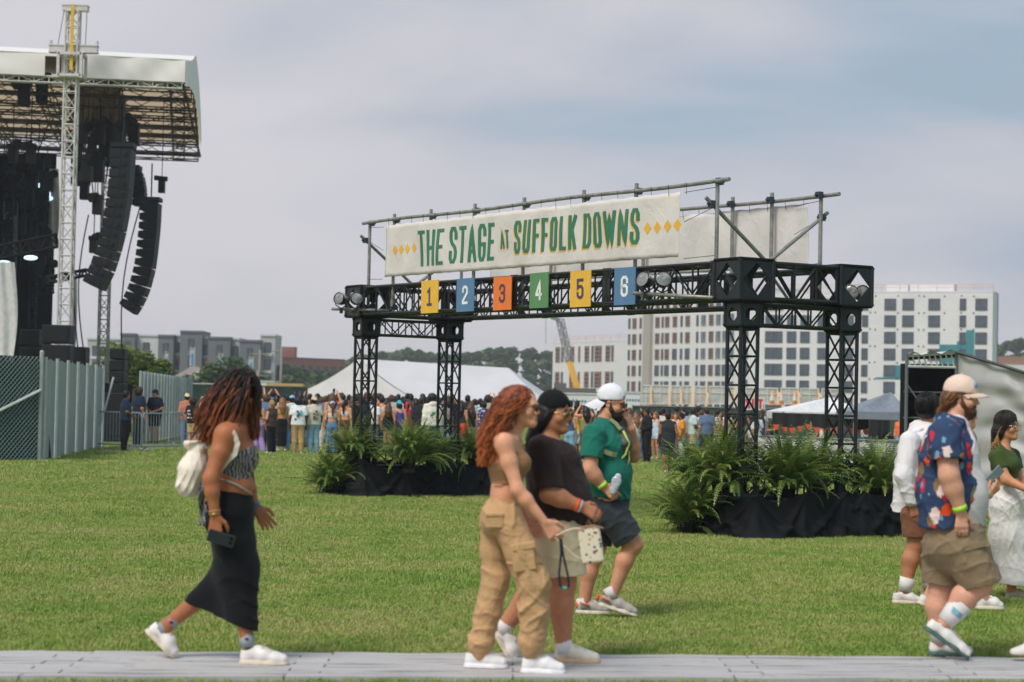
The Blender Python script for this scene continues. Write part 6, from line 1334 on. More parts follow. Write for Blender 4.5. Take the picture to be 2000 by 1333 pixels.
PM = {'backpack': print_mat('flower print', C(40, 60, 110), [C(230, 100, 60), C(220, 210, 200), C(70, 150, 190)], 14), 'tropic': print_mat('pale tropical print', C(176, 206, 216), [C(240, 200, 90), C(230, 120, 110), C(90, 140, 170), C(240, 240, 236)], 14), 'redshort': print_mat('red print', C(224, 220, 206), [C(206, 44, 44), C(110, 150, 60), C(206, 60, 50)], 12), 'plaid': print_mat('blue check', C(176, 196, 222), [C(230, 200, 80), C(240, 240, 240)], 14)}
GL, GR = 'people standing in the left hand crowd', 'people standing in the right hand crowd'
def back(px, yf, yh, label, group, rot=0, **kw):
    g = G(px, yf); D = g.y; top = P(px, yh, D).z; ht = max(1.5, min(1.95, top - g.z)); return person(g, rot, ht, label=label, group=group, **kw)
W = (226, 224, 222)
LEFT = [
 (375, 880, 776, 'woman in a black printed tee and tan shorts by the steel barrier', dict(sk='tan', top='tee', tc=(26, 28, 32), bot='shorts', bc=(196, 166, 124), hair='curly', hc='dark', pr=1, bul=1.05)),
 (397, 878, 780, 'person in a cream tee and jeans right of the black printed tee', dict(sk='brown', top='tee', tc=(214, 206, 190), hair='short', hc='black', bot='jeans', bc=(120, 150, 170))),
 (363, 872, 768, 'person in a sand coloured cap behind the black printed tee', dict(sk='tan', top='long', tc=(190, 120, 100), hair='short', cap=1, capc=(214, 190, 140), capk='back')),
 (503, 884, 786, 'woman in lilac flared trousers and a black crop top', dict(sk='tan', top='crop', tc=(24, 24, 28), bot='flare', bc=(164, 136, 192), hair='long', hc='black', bul=.9, pose='shift')),
 (529, 888, 783, 'blond person in a brown vest, white sleeves and black trousers', dict(rot=1.0, sk='peach', top='vest', tc=(74, 58, 58), bot='jeans', bc=(22, 24, 30), hair='short', hc='blond', pose='clasp')),
 (549, 882, 776, 'woman with very long light brown hair and a long black skirt', dict(sk='tan', top='crop', tc=(196, 160, 80), bot='longskirt', bc=(20, 22, 28), hair='long', hc='gold', bul=.95)),
 (568, 882, 772, 'man in a pale teal shirt and light blue cap', dict(sk='brown', top='tee', tc=(186, 210, 208), bot='jeans', bc=(120, 160, 190), hair='short', hc='black', cap=1, capc=(140, 180, 214))),
 (581, 888, 775, 'person with big curly hair, white printed tee and khaki trousers', dict(sk='dark', top='tee', tc=(222, 226, 232), bot='jeans', bc=(178, 146, 100), hair='curly', hc='black', pr=2, bul=1.1)),
 (611, 888, 774, 'man in a stone tee over black sleeves, pale jeans and a pinkish cap', dict(sk='dark', top='tee', tc=(206, 198, 184), bot='jeans', bc=(128, 164, 186), hair='short', hc='black', cap=1, capc=(206, 178, 160), capk='back', pr=3, bul=1.1)),
 (634, 880, 772, 'man in a slate tee with one arm raised holding a phone', dict(sk='tan', top='tee', tc=(96, 112, 134), bot='jeans', bc=(206, 196, 186), hair='short', hc='brown', pose='phone', phone=True)),
 (647, 886, 786, 'woman in a pale strappy top and jeans with a light blue hair scarf', dict(sk='peach', top='tube', tc=(214, 212, 214), bot='flare', bc=(92, 132, 176), hair='pony', hc='brown', cap=1, capc=(168, 198, 220), capk='scarf', bul=.95)),
 (673, 884, 779, 'woman in a white strapless top and maroon bottoms with a long dark ponytail', dict(sk='peach', top='tube', tc=(218, 210, 206), bot='mini', bc=(92, 34, 44), hair='pony', hc='dark', bul=.9)),
 (688, 880, 777, 'person in a white tee between the strapless top and the black shirt', dict(sk='fair', top='tee', tc=(220, 220, 222), bot='jeans', bc=(190, 170, 150), hair='long', hc='dark')),
 (706, 884, 775, 'big man in a black long sleeved shirt left of the farther front column', dict(sk='brown', top='long', tc=(34, 36, 42), bot='jeans', bc=(30, 34, 44), hair='short', hc='black', bul=1.25)),
 (728, 882, 778, 'person in a white tee behind the farther front column', dict(sk='tan', top='tee', tc=(224, 222, 220), bot='jeans', bc=(80, 100, 130), hair='short', hc='dark')),
 (757, 884, 793, 'woman in a black tank top with brown hair right of the farther front column', dict(sk='tan', top='tank', tc=(22, 24, 28), bot='mini', bc=(40, 44, 52), hair='long', hc='brown')),
 (778, 884, 782, 'person in a purple tank top and turquoise cap', dict(sk='fair', top='tank', tc=(92, 80, 160), bot='jeans', bc=(80, 90, 110), hair='bob', hc='dark', cap=1, capc=(44, 178, 186), capk='back')),
 (794, 882, 785, 'person in a red top with a red bandana', dict(sk='brown', top='tee', tc=(156, 40, 44), bot='jeans', bc=(60, 70, 90), hair='short', hc='black', cap=1, capc=(206, 40, 46), capk='scarf')),
 (820, 886, 776, 'balding man in a black jacket left of the flowered hoodie', dict(rot=-.5, sk='tan', top='jacket', tc=(30, 34, 42), bot='jeans', bc=(50, 60, 80), hair='short', hc='dark')),
 (842, 896, 770, 'man in a cream hoodie with a ring of coloured flowers on its back', dict(sk='dark', top='hood', tc=(222, 216, 204), bot='jeans', bc=(66, 92, 124), hair='afro', hc='black', pr=4, bul=1.2)),
 (868, 884, 782, 'person in a grey brown shirt behind the farther rear column', dict(sk='tan', top='long', tc=(130, 122, 118), bot='jeans', bc=(120, 150, 170), hair='short', hc='dark')),
 (886, 882, 786, 'person in a dark red shirt behind the farther rear column', dict(sk='brown', top='tee', tc=(150, 36, 52), bot='jeans', bc=(70, 80, 100), hair='long', hc='dark')),
 (900, 884, 784, 'woman with long black hair and orange shorts right of the farther rear column', dict(sk='tan', top='tank', tc=(60, 52, 60), bot='shorts', bc=(216, 90, 60), hair='long', hc='black')),
 (917, 884, 787, 'brown haired woman in a black tee facing the man with the flowered backpack', dict(rot=.9, sk='peach', top='tee', tc=(30, 30, 34), bot='jeans', bc=(210, 206, 200), hair='long', hc='brown', pose='clasp')),
 (944, 886, 784, 'man with a blue flowered backpack left of the auburn hair', dict(sk='tan', top='vest', tmat=PM['backpack'], bot='jeans', bc=(190, 170, 140), hair='short', hc='black', bul=1.2)),
 (968, 884, 786, 'person in a pale shirt partly behind the auburn hair', dict(sk='peach', top='tee', tc=(206, 200, 186), hair='bob', hc='brown')),
 (1066, 888, 790, 'person in a pale yellow shirt between the two women in front', dict(sk='peach', top='tee', tc=(216, 200, 140), bot='jeans', bc=(150, 170, 190), hair='short', hc='dark')),
]
RIGHT = [
 (1111, 902, 800, 'person in a blue top and jeans behind the black cap', dict(sk='tan', top='tank', tc=(60, 90, 130), bot='jeans', bc=(130, 170, 196), hair='long', hc='dark')),
 (1127, 902, 796, 'person in a yellow halter top and checked blue shorts', dict(sk='peach', top='tank', tc=(218, 186, 76), bot='shorts', bmat=PM['plaid'], hair='short', hc='dark', bul=.9)),
 (1143, 904, 791, 'woman holding both hands up beside the yellow halter top', dict(sk='peach', top='tank', tc=(150, 140, 100), bot='skirt', bc=(124, 120, 86), hair='long', hc='black', pose='up')),
 (1240, 902, 806, 'fair woman in a light top right of the green tee', dict(rot=.6, sk='fair', top='tank', tc=(222, 220, 220), bot='mini', bc=(170, 190, 214), hair='long', hc='gold')),
 (1262, 905, 797, 'bearded man dressed all in black with his hands clasped', dict(rot=2.0, sk='brown', top='long', tc=(20, 20, 24), bot='jeans', bc=(18, 18, 22), hair='bun', hc='black', pose='clasp', shoe_='b', bul=1.15)),
 (1279, 899, 804, 'fair haired woman in a pale blue playsuit', dict(rot=2.4, sk='peach', top='tank', tc=(196, 214, 232), bot='mini', bc=(190, 208, 228), hair='pony', hc='gold', bul=.9)),
 (1289, 895, 799, 'dark haired man behind the pale blue playsuit', dict(sk='brown', top='tee', tc=(206, 200, 196), bot='jeans', bc=(50, 56, 70), hair='short', hc='black')),
 (1303, 928, 803, 'man walking away in a black sleeveless shirt, shorts and white socks', dict(sk='brown', top='vest', tc=(44, 50, 54), bot='shorts', bc=(52, 58, 66), hair='short', hc='black', pose='walk')),
 (1318, 900, 804, 'brown haired woman in a white top facing the camera', dict(rot=3.0, sk='peach', top='tank', tc=(222, 214, 206), bot='jeans', bc=(90, 110, 140), hair='long', hc='brown')),
 (1331, 906, 806, 'person in an orange tee, white trousers and a black cap', dict(rot=1.4, sk='brown', top='tee', tc=(238, 146, 40), bot='jeans', bc=(208, 206, 206), hair='short', hc='black', cap=1, capc=(28, 34, 48), capk='back', bul=.95)),
 (1340, 894, 800, 'man in a dark cap behind the orange tee', dict(sk='brown', top='tee', tc=(150, 160, 176), hair='short', hc='black', cap=1, capc=(36, 44, 56))),
 (1353, 904, 796, 'man in a pale sage shirt and khaki shorts', dict(rot=-1.4, sk='dark', top='tee', tc=(188, 204, 196), bot='shorts', bc=(200, 172, 128), hair='short', hc='black', pose='clasp', bul=1.1)),
 (1368, 898, 801, 'brown haired person behind the sage shirt', dict(sk='peach', top='tee', tc=(216, 190, 170), hair='short', hc='brown')),
 (1378, 902, 800, 'man in a pale blue tropical print shirt', dict(sk='brown', top='tee', tmat=PM['tropic'], bot='shorts', bc=(170, 160, 140), hair='short', hc='black', bul=1.1)),
 (1393, 898, 804, 'woman with long dark hair between the tropical shirt and the black tee', dict(sk='peach', top='tee', tc=(224, 218, 214), hair='long', hc='dark')),
 (1407, 902, 804, 'boy in a black tee with folded arms and red print shorts', dict(rot=1.3, sk='peach', top='tee', tc=(24, 28, 32), bot='shorts', bmat=PM['redshort'], hair='short', hc='brown', pose='fold')),
 (1417, 898, 801, 'man in a long white shirt left of the nearer front column', dict(sk='brown', top='long', tc=(224, 222, 222), bot='jeans', bc=(190, 190, 196), hair='short', hc='black')),
 (1436, 900, 808, 'man in a light grey tee behind the nearer front column', dict(rot=.8, sk='tan', top='tee', tc=(190, 192, 196), bot='jeans', bc=(130, 130, 136), hair='short', hc='dark')),
 (1468, 902, 800, 'tall man in a black tee inside the nearer front column', dict(rot=.6, sk='brown', top='tee', tc=(26, 28, 32), bot='jeans', bc=(40, 42, 50), hair='short', hc='black', bul=1.15)),
 (1485, 898, 806, 'person in a royal blue top behind the nearer front column', dict(sk='tan', top='tee', tc=(60, 70, 150), bot='jeans', hair='long', hc='dark')),
 (1511, 900, 808, 'boy in a black tee touching his face between the nearer columns', dict(rot=1.6, sk='peach', top='tee', tc=(26, 28, 34), bot='shorts', bc=(60, 60, 70), hair='curly', hc='dark', pose='face', bul=.95)),
 (1590, 896, 822, 'grey haired man in a navy shirt behind the pale barrier', dict(rot=1.8, sk='tan', top='tee', tc=(40, 54, 82), bot='jeans', bc=(60, 70, 90), hair='bald', hc='dark')),
 (1607, 900, 812, 'person in a white shirt with raised arms at the pale barrier', dict(rot=1.2, sk='peach', top='long', tc=(222, 206, 196), bot='jeans', bc=(120, 130, 150), hair='short', hc='brown', pose='up')),
 (1688, 893, 816, 'person in a light blue tee and bright blue cap at the pale barrier', dict(rot=1.3, sk='peach', top='tee', tc=(180, 208, 226), bot='jeans', bc=(96, 102, 112), hair='short', hc='brown', cap=1, capc=(70, 150, 214), pose='clasp', bul=1.1)),
 (1757, 892, 812, 'person in an orange vest beside the black booth', dict(rot=2.6, sk='peach', top='vest', tc=(230, 110, 70), bot='jeans', bc=(150, 160, 180), hair='short', hc='brown')),
 (1914, 892, 824, 'bearded man in a white tee with a dark bag right of the cap man', dict(rot=1.2, sk='peach', top='tee', tc=(224, 224, 226), bot='jeans', bc=(60, 70, 86), hair='short', hc='dark')),
 (1931, 890, 826, 'person in a dark cap and grey tee behind the smiling woman', dict(rot=-.6, sk='brown', top='tee', tc=(130, 150, 170), bot='jeans', hair='short', hc='black', cap=1, capc=(34, 50, 56))),
 (1990, 905, 812, 'woman in a purple top at the right edge behind the smiling woman', dict(sk='brown', top='tee', tc=(58, 46, 92), bot='jeans', bc=(40, 44, 60), hair='long', hc='dark')),
 (1902, 888, 830, 'person in a black tee behind the shirt collar of the cap man', dict(sk='tan', top='tee', tc=(30, 32, 36), bot='shorts', bc=(190, 170, 150), hair='long', hc='brown')),
]
GUARD = [
 (243, 884, 762, 'bearded guard in a navy polo and black trousers nearest the barrier', dict(rot=-1.2, sk='brown', top='tee', tc=(28, 46, 66), bot='jeans', bc=(16, 18, 24), hair='short', hc='black', pose='clasp', shoe_='b', bul=1.1)),
 (269, 876, 755, 'curly haired guard in a navy polo, middle of the three guards', dict(rot=-.8, sk='tan', top='tee', tc=(24, 38, 58), bot='jeans', bc=(18, 20, 28), hair='curly', hc='dark', shoe_='b', bul=1.15)),
 (301, 868, 760, 'guard in a navy polo, dark shorts and a black cap', dict(rot=2.8, sk='peach', top='tee', tc=(24, 36, 56), bot='shorts', bc=(26, 32, 44), hair='short', hc='dark', cap=1, capc=(22, 26, 32), shoe_='b', bul=1.15, pose='clasp')),
]
for lst, g in ((LEFT, GL), (RIGHT, GR), (GUARD, 'guards at the steel barrier')):
    for i, (px, yf, yh, lab, kw) in enumerate(lst):
        kw = dict(kw)
        if 'rot' not in kw: kw['rot'] = (((i*37) % 11) - 5)*.09
        ph = kw.pop('phone', 0); o = back(px, yf, yh, lab, g, **kw)
        if ph:
            q = V(ORG[o]) + V((.22, .24, 1.80))*1.0; m = MB(); m.box(q, (.075, .01, .15)); tag(m.build('phone', plain('black phone', C(26, 28, 32), .3), None, False, q), 'phone held up over the crowd by the slate tee man', 'phone')
r_ = random.Random(21)
def rear(x0, x1, n, D0, D1, lab, grp, y=None):
    for i in range(n):
        px = x0 + (x1 - x0)*(i + r_.uniform(.15, .85))/n; D = r_.uniform(D0, D1); p = X_at(px, D, 0); p.z = gz(p.x, D)
        person(p, r_.gauss(0, .7), r_.uniform(1.55, 1.86), r_.choice(['stand', 'stand', 'shift', 'clasp', 'phone', 'up'] if i % 3 == 0 else ['stand', 'shift']), r_.choice(['tan', 'brown', 'peach', 'peach']), r_.choice(['tee', 'tee', 'tank']), r_.choice([(60, 64, 74), (214, 212, 210), (150, 70, 66), (96, 116, 146), (36, 38, 44), (176, 164, 150), (190, 206, 214)]), 'jeans', r_.choice([(80, 100, 130), (40, 44, 52), (150, 140, 120)]), r_.choice(['short', 'long', 'curly', 'short', 'pony']), r_.choice(['dark', 'black', 'black', 'brown']), 'b', label=lab, group=grp)
rear(392, 740, 62, 60, 76, 'person deep in the left crowd with only head and shoulders showing', 'back rows of the left hand crowd')
rear(740, 990, 40, 60, 74, 'person deep in the middle crowd with only head and shoulders showing', 'back rows of the middle crowd before the marquee')
rear(1100, 1250, 10, 60, 70, 'person deep in the crowd before the white trailers', 'back rows before the white trailers')
rear(1250, 1500, 16, 60, 72, 'person deep in the right crowd before the green screened fence', 'back rows of the right hand crowd')
# ---------------------------------------------------------------- people: the eight in front
HF = .0058
class FGP:
    def __init__(s, label, px, D, z0=0.036):
        s.D = D; q = X_at(px, D, 0); s.o = V((q.x, D, z0)); s.t = thing('person', label, 'person', s.o)
    def p(s, px, py, dy=0): return P(px, py, s.D + dy) - s.o
    def g(s, px, dy=0, z=0): return X_at(px, s.D + dy, s.o.z + z) - s.o
    def sdf(s, x0, y0, x1, y1, d0=-.45, d1=.4, h=HF):
        a, b = s.p(x0, y1), s.p(x1, y0); return SDF((a.x - .06, d0, a.z - .06), (b.x + .06, d1, b.z + .06), h)
    def add(s, name, me, mat, parent=None, smooth=True):
        if isinstance(me, SDF): me = me.mesh(name)
        if isinstance(me, MB): m = bpy.data.meshes.new(name); m.from_pydata(me.v, [], me.f); me = m
        return link_mesh(name, me, mat, parent or s.t, smooth)
    def shoes(s, heel, toe, up, ank, mat=None, sole=None, wid=1., laces=True, stripe=None):
        up = V(up); a, b = shoe(heel, toe, up, ank); o = s.add('shoe', a, mat or FGSHOE); s.add('sole', b, sole or FGSOLE, o)
        f = (V(toe) - V(heel)); L = f.length; f = f/L; lat = f.cross(up).normalized(); m = MB()
        for k in range(5):
            c = V(heel) + f*(L*(.46 + .055*k)) + up.normalized()*(.104 - .0075*k); m.path([c - lat*.03 - up*.012, c - lat*.012 + up*.003, c + lat*.012 + up*.003, c + lat*.03 - up*.012], .0035, 4)
        if laces: s.add('laces', m, SOLEW, o)
        return o
FGSHOE = plain('white leather trainer', C(232, 226, 222), .45, 0, .04, 12, .05); FGSOLE = plain('pale rubber sole', C(214, 200, 180), .6, 0, .08, 10)
SHADES = plain('dark lens', C(10, 11, 13), .16, spec=.35); LIP = {}
def band(f, a, b, r, mat, name, t=.5, w_=.012, parent=None):
    c = lerp(a, b, t); d, u, k = frame(V(b) - V(a)); m = MB(); n = 18
    ring = lambda x, rr: [c + d*x + (u*math.cos(6.2832*i/n) + k*math.sin(6.2832*i/n))*rr for i in range(n)]
    vs = []; [vs.extend(ring(x, rr)) for x, rr in ((-w_, r), (-w_, r + .003), (w_, r + .003), (w_, r))]
    m._add(vs, [(j*n + i, j*n + (i + 1) % n, (j + 1)*n + (i + 1) % n, (j + 1)*n + i) for j in range(3) for i in range(n)]); return f.add(name, m, mat, parent)
def hp(c, fw, sc_=1.):
    fw, lat, up = head_axes(fw); return (lambda x, y, z: V(c) + fw*(x*sc_) + lat*(y*sc_) + up*(z*sc_)), (fw, lat, up)
def glasses(f, c, fw, sc_=1., mat=None, frame_=None, clear=False, gold=False):
    p, ax = hp(c, fw, sc_); fm = frame_ or plain('dark frame', C(30, 24, 22), .3); m = MB(); n = 16
    for q in (-1, 1): m.ball(p(.106, q*.034, -.002), (.006*sc_, .026*sc_, .021*sc_), 14, 10, ax)
    g = MB()
    for q in (-1, 1):
        pts = [p(.108, q*.034 + .027*math.cos(6.2832*i/n), -.002 + .022*math.sin(6.2832*i/n)) for i in range(n + 1)]; g.path(pts, .0022*sc_, 5, False)
        g.path([p(.106, q*.06, .008), p(.08, q*.076, .008), p(.0, q*.083, .004), p(-.02, q*.082, -.01)], .0028*sc_, 5)
    g.path([p(.112, -.009, .004), p(.115, 0, .007), p(.112, .009, .004)], .0025*sc_, 5)
    o = f.add('spectacles' if clear else 'sunglasses', g, fm)
    if not clear: f.add('lens', m, mat or SHADES, o)
    return o
EYEW = plain('eye white', C(226, 216, 208), .2, 0, .02); EYED = plain('dark iris', C(36, 24, 20), .15)
def eyes(f, c, fw, sc_=1., brow='dark', open_=.5):
    p, ax = hp(c, fw, sc_)
    for q in (-1, 1):
        m = MB(); m.ball(p(.084, q*.033, .001), .0125*sc_, 12, 8, ax); e = f.add('eye', m, EYEW); m = MB(); m.ball(p(.0925, q*.033, .001), (.0045*sc_, .0062*sc_, .0062*sc_), 10, 8, ax); f.add('iris', m, EYED, e)
        m = MB(); m.path([p(.094, q*.012, .024), p(.096, q*.03, .031), p(.083, q*.052, .026)], [.0035*sc_, .005*sc_, .0025*sc_], 5); f.add('eyebrow', m, HR[brow])
def lips(f, c, fw, sc_=1., colr=(176, 96, 90), smile=0):
    p, ax = hp(c, fw, sc_); s = SDF(tuple(p(.09, 0, -.07) - V((.06, .06, .04))), tuple(p(.09, 0, -.07) + V((.06, .06, .04))), .0035)
    for z, r in ((-.062, .0082), (-.0745, .0088)): s.chain([p(.083, -.024, -.066 + smile), p(.0935, -.01, z), p(.0945, 0, z), p(.0935, .01, z), p(.083, .024, -.066 + smile)], [.004*sc_, r*sc_*.95, r*sc_, r*sc_*.95, .004*sc_], .004)
    f.add('lips', s, plain('lips', C(*colr), .4, 0, .05))
    if smile:
        m = MB(); m.path([p(.096, -.018, -.0665 + smile*.6), p(.1015, 0, -.069), p(.096, .018, -.0665 + smile*.6)], .0042*sc_, 6); f.add('teeth', m, plain('teeth', C(236, 230, 222), .25, 0, .02))
def fcap(f, c, fw, mat, back=False, sc_=1., brim=.085, tilt=-.1, low=.03):
    p, ax = hp(c, fw, sc_); cc = p(0, 0, 0); s = SDF(tuple(cc - V((.28, .25, .2))), tuple(cc + V((.28, .25, .25))), .005)
    s.ell(p(-.012, 0, .047), (.11*sc_, .088*sc_, .102*sc_), ax, .0); s.ell(p(-.012, 0, .02), (.1*sc_, .079*sc_, .085*sc_), ax, .004, 'c')
    s.cut(p(0, 0, low), -ax[2] + ax[0]*tilt)
    if back: s.ell(p(.1, 0, .045), (.05*sc_, .034*sc_, .024*sc_), ax, .006, 'c')
    s.bumpy(.0014, 60, 2); o = f.add('cap', s, mat); m = MB(); q = -1 if back else 1; n = 12; top, bot = [], []
    for i in range(n + 1):      # brim: a curved crescent
        a = rad(-78 + 156*i/n); ri = .1*sc_; x0, y0 = math.cos(a)*ri, math.sin(a)*.083*sc_; x1, y1 = x0 + math.cos(a)**.6*brim*sc_, y0*1.02
        z0 = low + .006 - (.012 if back else 0); dz = -.022*abs(math.sin(a))**2
        top.append((p(q*x0/sc_ - .012, y0/sc_, z0 + dz), p((q*(x0 + (x1 - x0)*.55))/sc_ - .012, y1/sc_, z0 - (.03 if back else .0) + dz), p(q*x1/sc_ - .012, y1*.97/sc_, z0 - (.062 if back else .012) + dz)))
    for k in range(2):
        for i in range(n): a0, a1, b0, b1 = top[i][k], top[i + 1][k], top[i][k + 1], top[i + 1][k + 1]; e = ax[2]*.005; m._add([a0, a1, b1, b0, a0 - e, a1 - e, b1 - e, b0 - e], [(0, 1, 2, 3), (4, 7, 6, 5), (3, 2, 6, 7)])
    f.add('brim', m, mat, o); m = MB(); m.ball(p(-.012, 0, .15), .007*sc_, 8, 6); f.add('button', m, mat, o); return o
def beard(f, c, fw, mat, sc_=1., full=1.):
    p, ax = hp(c, fw, sc_); cc = p(.03, 0, -.08); s = SDF(tuple(cc - V((.15, .15, .12))), tuple(cc + V((.15, .15, .13))), .0045)
    s.ell(p(.045, 0, -.088), (.062*sc_, .06*sc_, .045*sc_*full), ax, .02)
    for q in (-1, 1): s.chain([p(.008, q*.073, .0), p(.022, q*.066, -.05), p(.055, q*.045, -.09)], [.008*sc_, .017*sc_, .024*sc_], .02); s.cap(p(.094, q*.003, -.052), p(.082, q*.032, -.07), .0075*sc_, .009*sc_, .008)
    s.ell(p(.108, 0, -.068), (.022*sc_, .022*sc_, .009*sc_), ax, .006, 'c'); s.bumpy(.0025, 150, 4); return f.add('beard', s, mat)
def scalp(f, c, fw, mat, sc_=1., r=(.103, .085, .098), extra=(), cutp=(.07, .03), bump=.003, h=.006, name='hair'):
    p, ax = hp(c, fw, sc_); pts = [p(*e[0]) for e in extra] + [p(0, 0, 0)]; lo = [min(q[i] for q in pts) - .22 for i in range(3)]; hi = [max(q[i] for q in pts) + .22 for i in range(3)]; s = SDF(lo, hi, h)
    s.ell(p(-.014, 0, .042), tuple(q*sc_ for q in r), ax, .02)
    for e in extra:
        if len(e) == 2: s.ell(p(*e[0]), tuple(q*sc_ for q in e[1]), ax, .03)
        else: s.cap(p(*e[0]), p(*e[1]), e[2], e[3], .03, ax[1], e[4] if len(e) > 4 else 1.)
    if cutp: s.cut(p(cutp[0], 0, cutp[1]), ax[0] - ax[2]*.55, .008)
    s.bumpy(bump, 120, 5); return f.add(name, s, mat)
def shag(f, c, fw, mat, sc_=1., n=420, low=(.55, -.1, -.35), r=(.112, .095, .106), ext=0., seed=1, rad_=.0026):
    p, ax = hp(c, fw, sc_); rr = random.Random(seed); paths = []
    for i in range(n):
        az = rr.uniform(-math.pi, math.pi); q = abs(az)/math.pi; lo = low[0]*(1 - q*2) + low[1]*q*2 if q < .5 else low[1]*(2 - q*2) + low[2]*(q*2 - 1); a0 = rr.uniform(lo + .25, 1.5); a1 = max(lo + rr.uniform(-.1, .1), a0 - rr.uniform(.5, 1.2)); k_ = rr.uniform(.97, 1.05); tw = rr.uniform(-.25, .25); pts = []
        for k in range(8):
            t = k/7; e = a0 + (a1 - a0)*t; az2 = az + tw*t; w_ = k_ + .03*t*t
            pts.append(p(-.014, 0, .042) + ax[0]*(math.cos(az2)*math.cos(e)*r[0]*w_*sc_) + ax[1]*(math.sin(az2)*math.cos(e)*r[1]*w_*sc_) + ax[2]*(math.sin(e)*r[2]*w_*sc_ - ext*t*t*(a1 < lo + .12)))
        paths.append(pts)
    strands('hair_strands', paths, mat, f.t, rad_*sc_, .0012, 4)
def bez(a, b, c, d, t): u = 1 - t; return a*u**3 + b*3*u*u*t + c*3*u*t*t + d*t**3
def cloth_fg(name, rgb, k=1.1, var_=.1, fold=.5): return fabric(name, C(*rgb, k=k), var_, .88, fold)
# ---- 1: the woman on the left
def woman_black_skirt():
    f = FGP('woman with long auburn tipped locs, black skirt and blue patterned top holding a phone', 470, 11.47); p, g = f.p, f.g; LT = V((0, 1, 0)); sk = skin('warm brown skin', C(176, 112, 76)); r = random.Random(8)
    s = f.sdf(300, 715, 540, 1300, -.36, .36)
    pel, wa, ch, nk = p(450, 990), p(456, 945), p(460, 882), p(466, 826); hd = p(472, 774); fw = V((.93, .34, -.06))
    s.chain([pel, wa, ch, lerp(ch, nk, .7)], [.12, .098, .098, .075], .05, LT, [1.35, 1.35, 1.5, 1.8]); s.cap(nk - Z*.03, hd - Z*.05 - V((.012, 0, 0)), .056, .052, .03)
    s.ell(p(480, 895), (.06, .12, .07), None, .04); s.ell(p(478, 950), (.055, .11, .05), None, .04)
    A = [p(441, 850, -.165), p(411, 936, -.235), p(420, 1006, -.235)]; s.chain([lerp(A[0], A[1], 0), lerp(A[0], A[1], .4), A[1], lerp(A[1], A[2], .35), A[2]], [.055, .052, .04, .039, .026], .03)
    s.cap(A[0] + V((.02, .06, .02)), A[0], .07, .062, .05)
    B = [p(472, 850, .165), p(478, 935, .22), p(499, 992, .2)]; s.chain([B[0], B[1], lerp(B[1], B[2], .35), B[2]], [.058, .043, .042, .027], .03)
    hand(s, A[2], V((.05, 0, -1)), V((-.15, -1, 0)), -1, curls=[.55, .8, .95, 1.0]); hand(s, B[2], V((.62, 0, -.78)), V((.2, -.95, .25)), -1, .35, spread=.1)
    hipf, hipb = p(452, 1005, -.07), p(448, 1005, .07); knf, anf = p(474, 1128, -.075), p(483, 1256, -.09); knb, anb = p(447, 1128, .09), p(326, 1222, .09)
    for H, K, a in ((hipf, knf, anf), (hipb, knb, anb)): s.chain([H, K], [.085, .055], .04); s.chain([K, lerp(K, a, .35) - V((.012, 0, 0)), a], [.053, .056, .036], .03)
    s.cap(anb, p(318, 1250, .09), .035, .03); head(s, hd, fw, .93); f.add('body', s, sk)
    # skirt
    s = f.sdf(330, 930, 520, 1240, -.36, .36); s.chain([p(455, 948), p(449, 1000), p(457, 1062), p(463, 1110)], [.106, .128, .116, .105], .05, LT, [1.36, 1.38, 1.4, 1.36]); s.ell(p(424, 1008), (.075, .15, .1), None, .05)
    for q, dy, r1 in ((366, .1, .05), (395, .07, .052), (430, .02, .055), (462, -.05, .066), (482, -.082, .068)): s.cap(p(463, 1105, dy*.4), p(q, 1182 + (q - 366)*.36 + 10, dy), .1, r1, .06)
    s.cut(p(355, 1176), p(355, 1176) - p(355 + (505 - 355), 1176 - 0) if False else V((-.34, 0, -1))); s.cut(p(440, 936), V((-.42, 0, 1)))
    s.fold(.007, 26, V((.55, 0, 1)), 3, lo=p(330, 1240) - V((0, .5, 0)), hi=p(520, 1085) + V((0, .5, 0))); s.fold(.0025, 22, V((.3, 0, 1)), 5)
    f.add('skirt', s, cloth_fg('black rib knit', (15, 18, 22), 1., .1, .3))
    m = MB(); m.path([p(426, 936, -.13), p(440, 938, -.16), p(462, 947, -.16), p(480, 958, -.12), p(492, 966, -.05)], .006, 6); f.add('belt_chain', m, plain('silver chain', C(190, 186, 180), .35, .6))
    # top
    s = f.sdf(400, 855, 515, 975, -.25, .25); s.chain([p(456, 945), p(461, 882), p(464, 850)], [.104, .106, .09], .05, LT, [1.36, 1.48, 1.5]); s.ell(p(481, 895), (.066, .128, .076), None, .04); s.cut(p(437, 900), V((-.5, 0, 1))); s.cut(p(432, 918), V((-.62, 0, -1))); s.fold(.004, 40, V((.3, .3, 1)), 2)
    t = NT('blue feather print'); vv = t.co(scale=(1, .6, 1.6)); w_ = t.n('ShaderNodeTexWave'); w_.inputs['Scale'].default_value = 17; w_.inputs['Distortion'].default_value = 9; w_.inputs['Detail'].default_value = 3; t.L.new(vv, w_.inputs['Vector'])
    t.color(t.ramp(w_.outputs['Fac'], [(.15, C(18, 48, 82)), (.5, C(40, 90, 128)), (.68, C(50, 56, 60)), (.84, C(206, 196, 168)), (.95, C(150, 120, 80))])); t.set(Roughness=.8); PR = t.m
    top = f.add('top', s, PR); m = MB(); m.path([p(488, 868, -.06), p(480, 850, -.075), p(463, 822, -.06)], .0045, 5); m.path([p(493, 872, -.01), p(494, 915, -.01), p(496, 962, -.01)], .006, 5); f.add('strap', m, plain('dark strap', C(52, 60, 70), .7), top)
